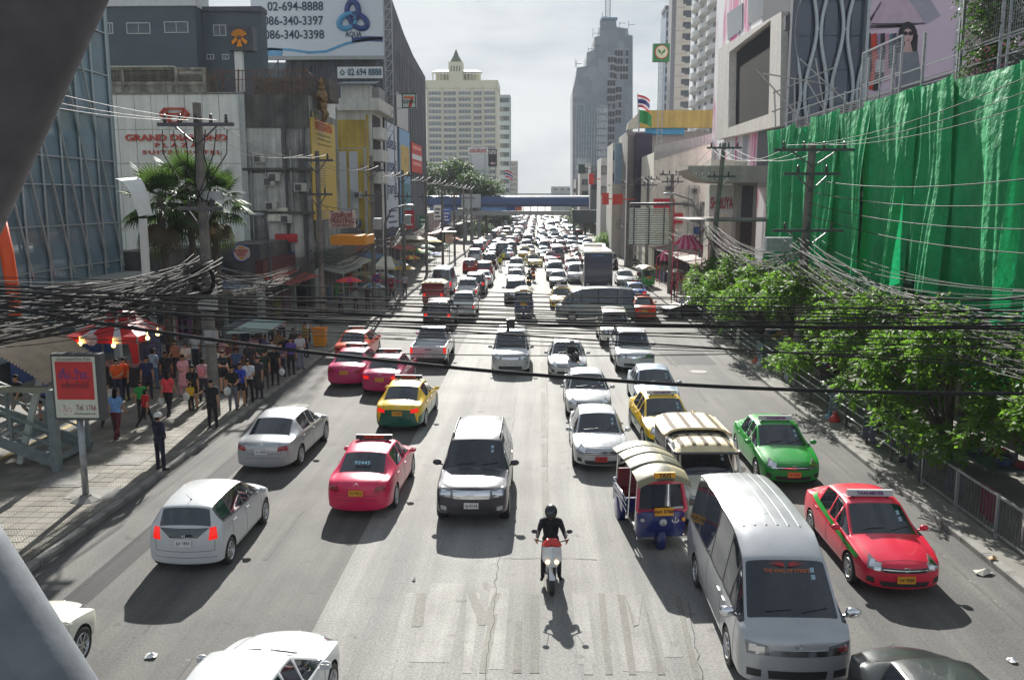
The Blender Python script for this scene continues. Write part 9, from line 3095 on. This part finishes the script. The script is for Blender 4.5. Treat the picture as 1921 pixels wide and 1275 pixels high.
sh = [(40,42,52),(120,70,70),(70,90,130),(150,150,156),(60,50,60),(170,120,130),(44,60,50),(90,84,120),(190,186,180),(130,100,70)]
sh += [(22,22,26),(104,52,48),(52,70,104),(112,114,118),(42,32,44),(196,150,152),(28,46,36),(120,96,130),(206,202,186),(160,128,50)]
sn = ['a black top','a brick red top','a denim blue top','a grey top','plum','dusty pink','bottle green','lavender','cream','ochre']
sn += ['a jet black top','a brown red top','a dull blue top','an ash grey top','dark plum','pale rose','deep green','mauve','ivory','mustard']
for i,(x,y) in enumerate(crowd):
 k = i % 20
 who((x,y),'bystander in %s in the waiting crowd%s' % (sn[k],', nearer the camera' if y > 702 else ', toward the bus shelter'),rng.uniform(-.8,.9),sh[k],rng.choice(((30,30,36),(50,56,80),(70,60,56))),rng.choice(('stand','hold','hold','lady','shorts_f')),skin=rng.randrange(3),scale=rng.uniform(.9,1.03),hair=rng.random() < .4)
for i,(x,y,s_,t_,p_,lab) in enumerate(((38,790,(30,30,36),(130,124,112),'walk','person in grey trousers walking behind the stair'),(83,788,(60,62,130),(22,22,26),'shorts_f','woman in black shorts behind the stair'),(640,590,(70,80,100),(40,40,50),'stand','vendor by the magenta umbrella'),(668,585,(150,150,150),(50,50,60),'hold','vendor in grey beside the market umbrellas'),(690,580,(60,50,60),(40,40,50),'stand','shopper in plum near the market umbrellas'),(735,566,(130,60,60),(40,44,60),'walk','shopper in red brown near the golden umbrella'),(760,552,(180,180,184),(60,60,80),'stand','shopper in pale grey beyond the golden umbrella'),(1193,493,(190,190,190),(50,50,60),'stand','man in a white shirt among the parked motorcycles'),(1262,560,(90,50,46),(40,40,46),'stand','vendor in brown at the right kerb'))):
 who((x,y),lab,rng.uniform(-.5,.5),s_,t_,p_)
for i,(x,y,lab) in enumerate(((938,508,'officer in a yellow vest standing in the open lane, nearer'),(944,497,'officer in a yellow vest standing in the open lane, farther'))):
 g = G(x,y,0)
 o = person(lab,g,AW,(196,200,60),(40,40,44),'stand',helmet=BLACKP)
# ---------------------------------------------------------------- low stalls and shop clutter filling the right pavement beyond the trees
rng = random.Random(63)
RTIN = M('rusted_tin',(.26,.17,.14),.7,.2,var=.35,scale=2)
for i in range(7):
 y0 = 60+i*6.2
 t = thing('market_stall','tin roofed stall on the right pavement, %s beyond the trees' % ord_[i],'stall',(13.2,y0,.1))
 w = rng.uniform(2.6,3.6)
 sl_ = MB()
 for k in range(14): sl_.poly([(-1.2,k*.36,2.6+.3),(-1.2,k*.36+.18,2.66+.3),(1.3,k*.36+.18,3.3),(1.3,k*.36,3.24)],(0,0,.02)).poly([(-1.2,k*.36+.18,2.66+.3),(-1.2,k*.36+.36,2.6+.3),(1.3,k*.36+.36,3.24),(1.3,k*.36+.18,3.3)],(0,0,.02))
 sl_.build('tin_roof',RTIN if i % 2 else S('tin_grey',130,126,120,rough=.6,var=.2,metal=.2),t)
 for x in (-1.1,1.2):
  for y in (.1,4.8): MB().bar((x,y,0),(x,y,2.9),.06).build('post',DSTEEL,t)
 MB().bb((-.9,.4,0),(.6,4.6,.85)).build('table',S('stall_cloth_%d' % (i % 3),*[(150,50,70),(70,80,110),(120,110,96)][i % 3],var=.3,scale=5),t)
 gd2 = MB()
 for k in range(40): gd2.box((-.8+rng.random()*1.3,.5+rng.random()*4,.92+rng.random()*.25),(.15,.18,.12+rng.random()*.2))
 tag(gd2.build('goods',S('goods_r_%d' % (i % 3),*[(180,120,120),(150,150,140),(190,160,80)][i % 3],var=.8,scale=6),t),kind='stuff')
 MB().bb((1.2,.1,0),(1.3,4.8,2.8)).build('back_wall',S('stall_back_%d' % (i % 2),*[(90,60,70),(70,76,90)][i % 2],var=.5,scale=3),t)
# ---------------------------------------------------------------- air
hz = MB().bb((-400,-30,-1.2),(400,1500,130)).build('haze',DARK)
hm = bpy.data.materials.new('haze')
hm.use_nodes = True
hm.node_tree.nodes.remove(hm.node_tree.nodes['Principled BSDF'])
pv = hm.node_tree.nodes.new('ShaderNodeVolumePrincipled')
pv.inputs['Color'].default_value = (.86,.90,.96,1)
pv.inputs['Density'].default_value = .00028
pv.inputs['Anisotropy'].default_value = 0
hm.node_tree.links.new(pv.outputs[0],hm.node_tree.nodes['Material Output'].inputs['Volume'])
hz.data.materials.clear()
hz.data.materials.append(hm)
tag(hz,'pale daylight haze filling the street','haze',kind='stuff')
bpy.data.scenes.remove(WORK)
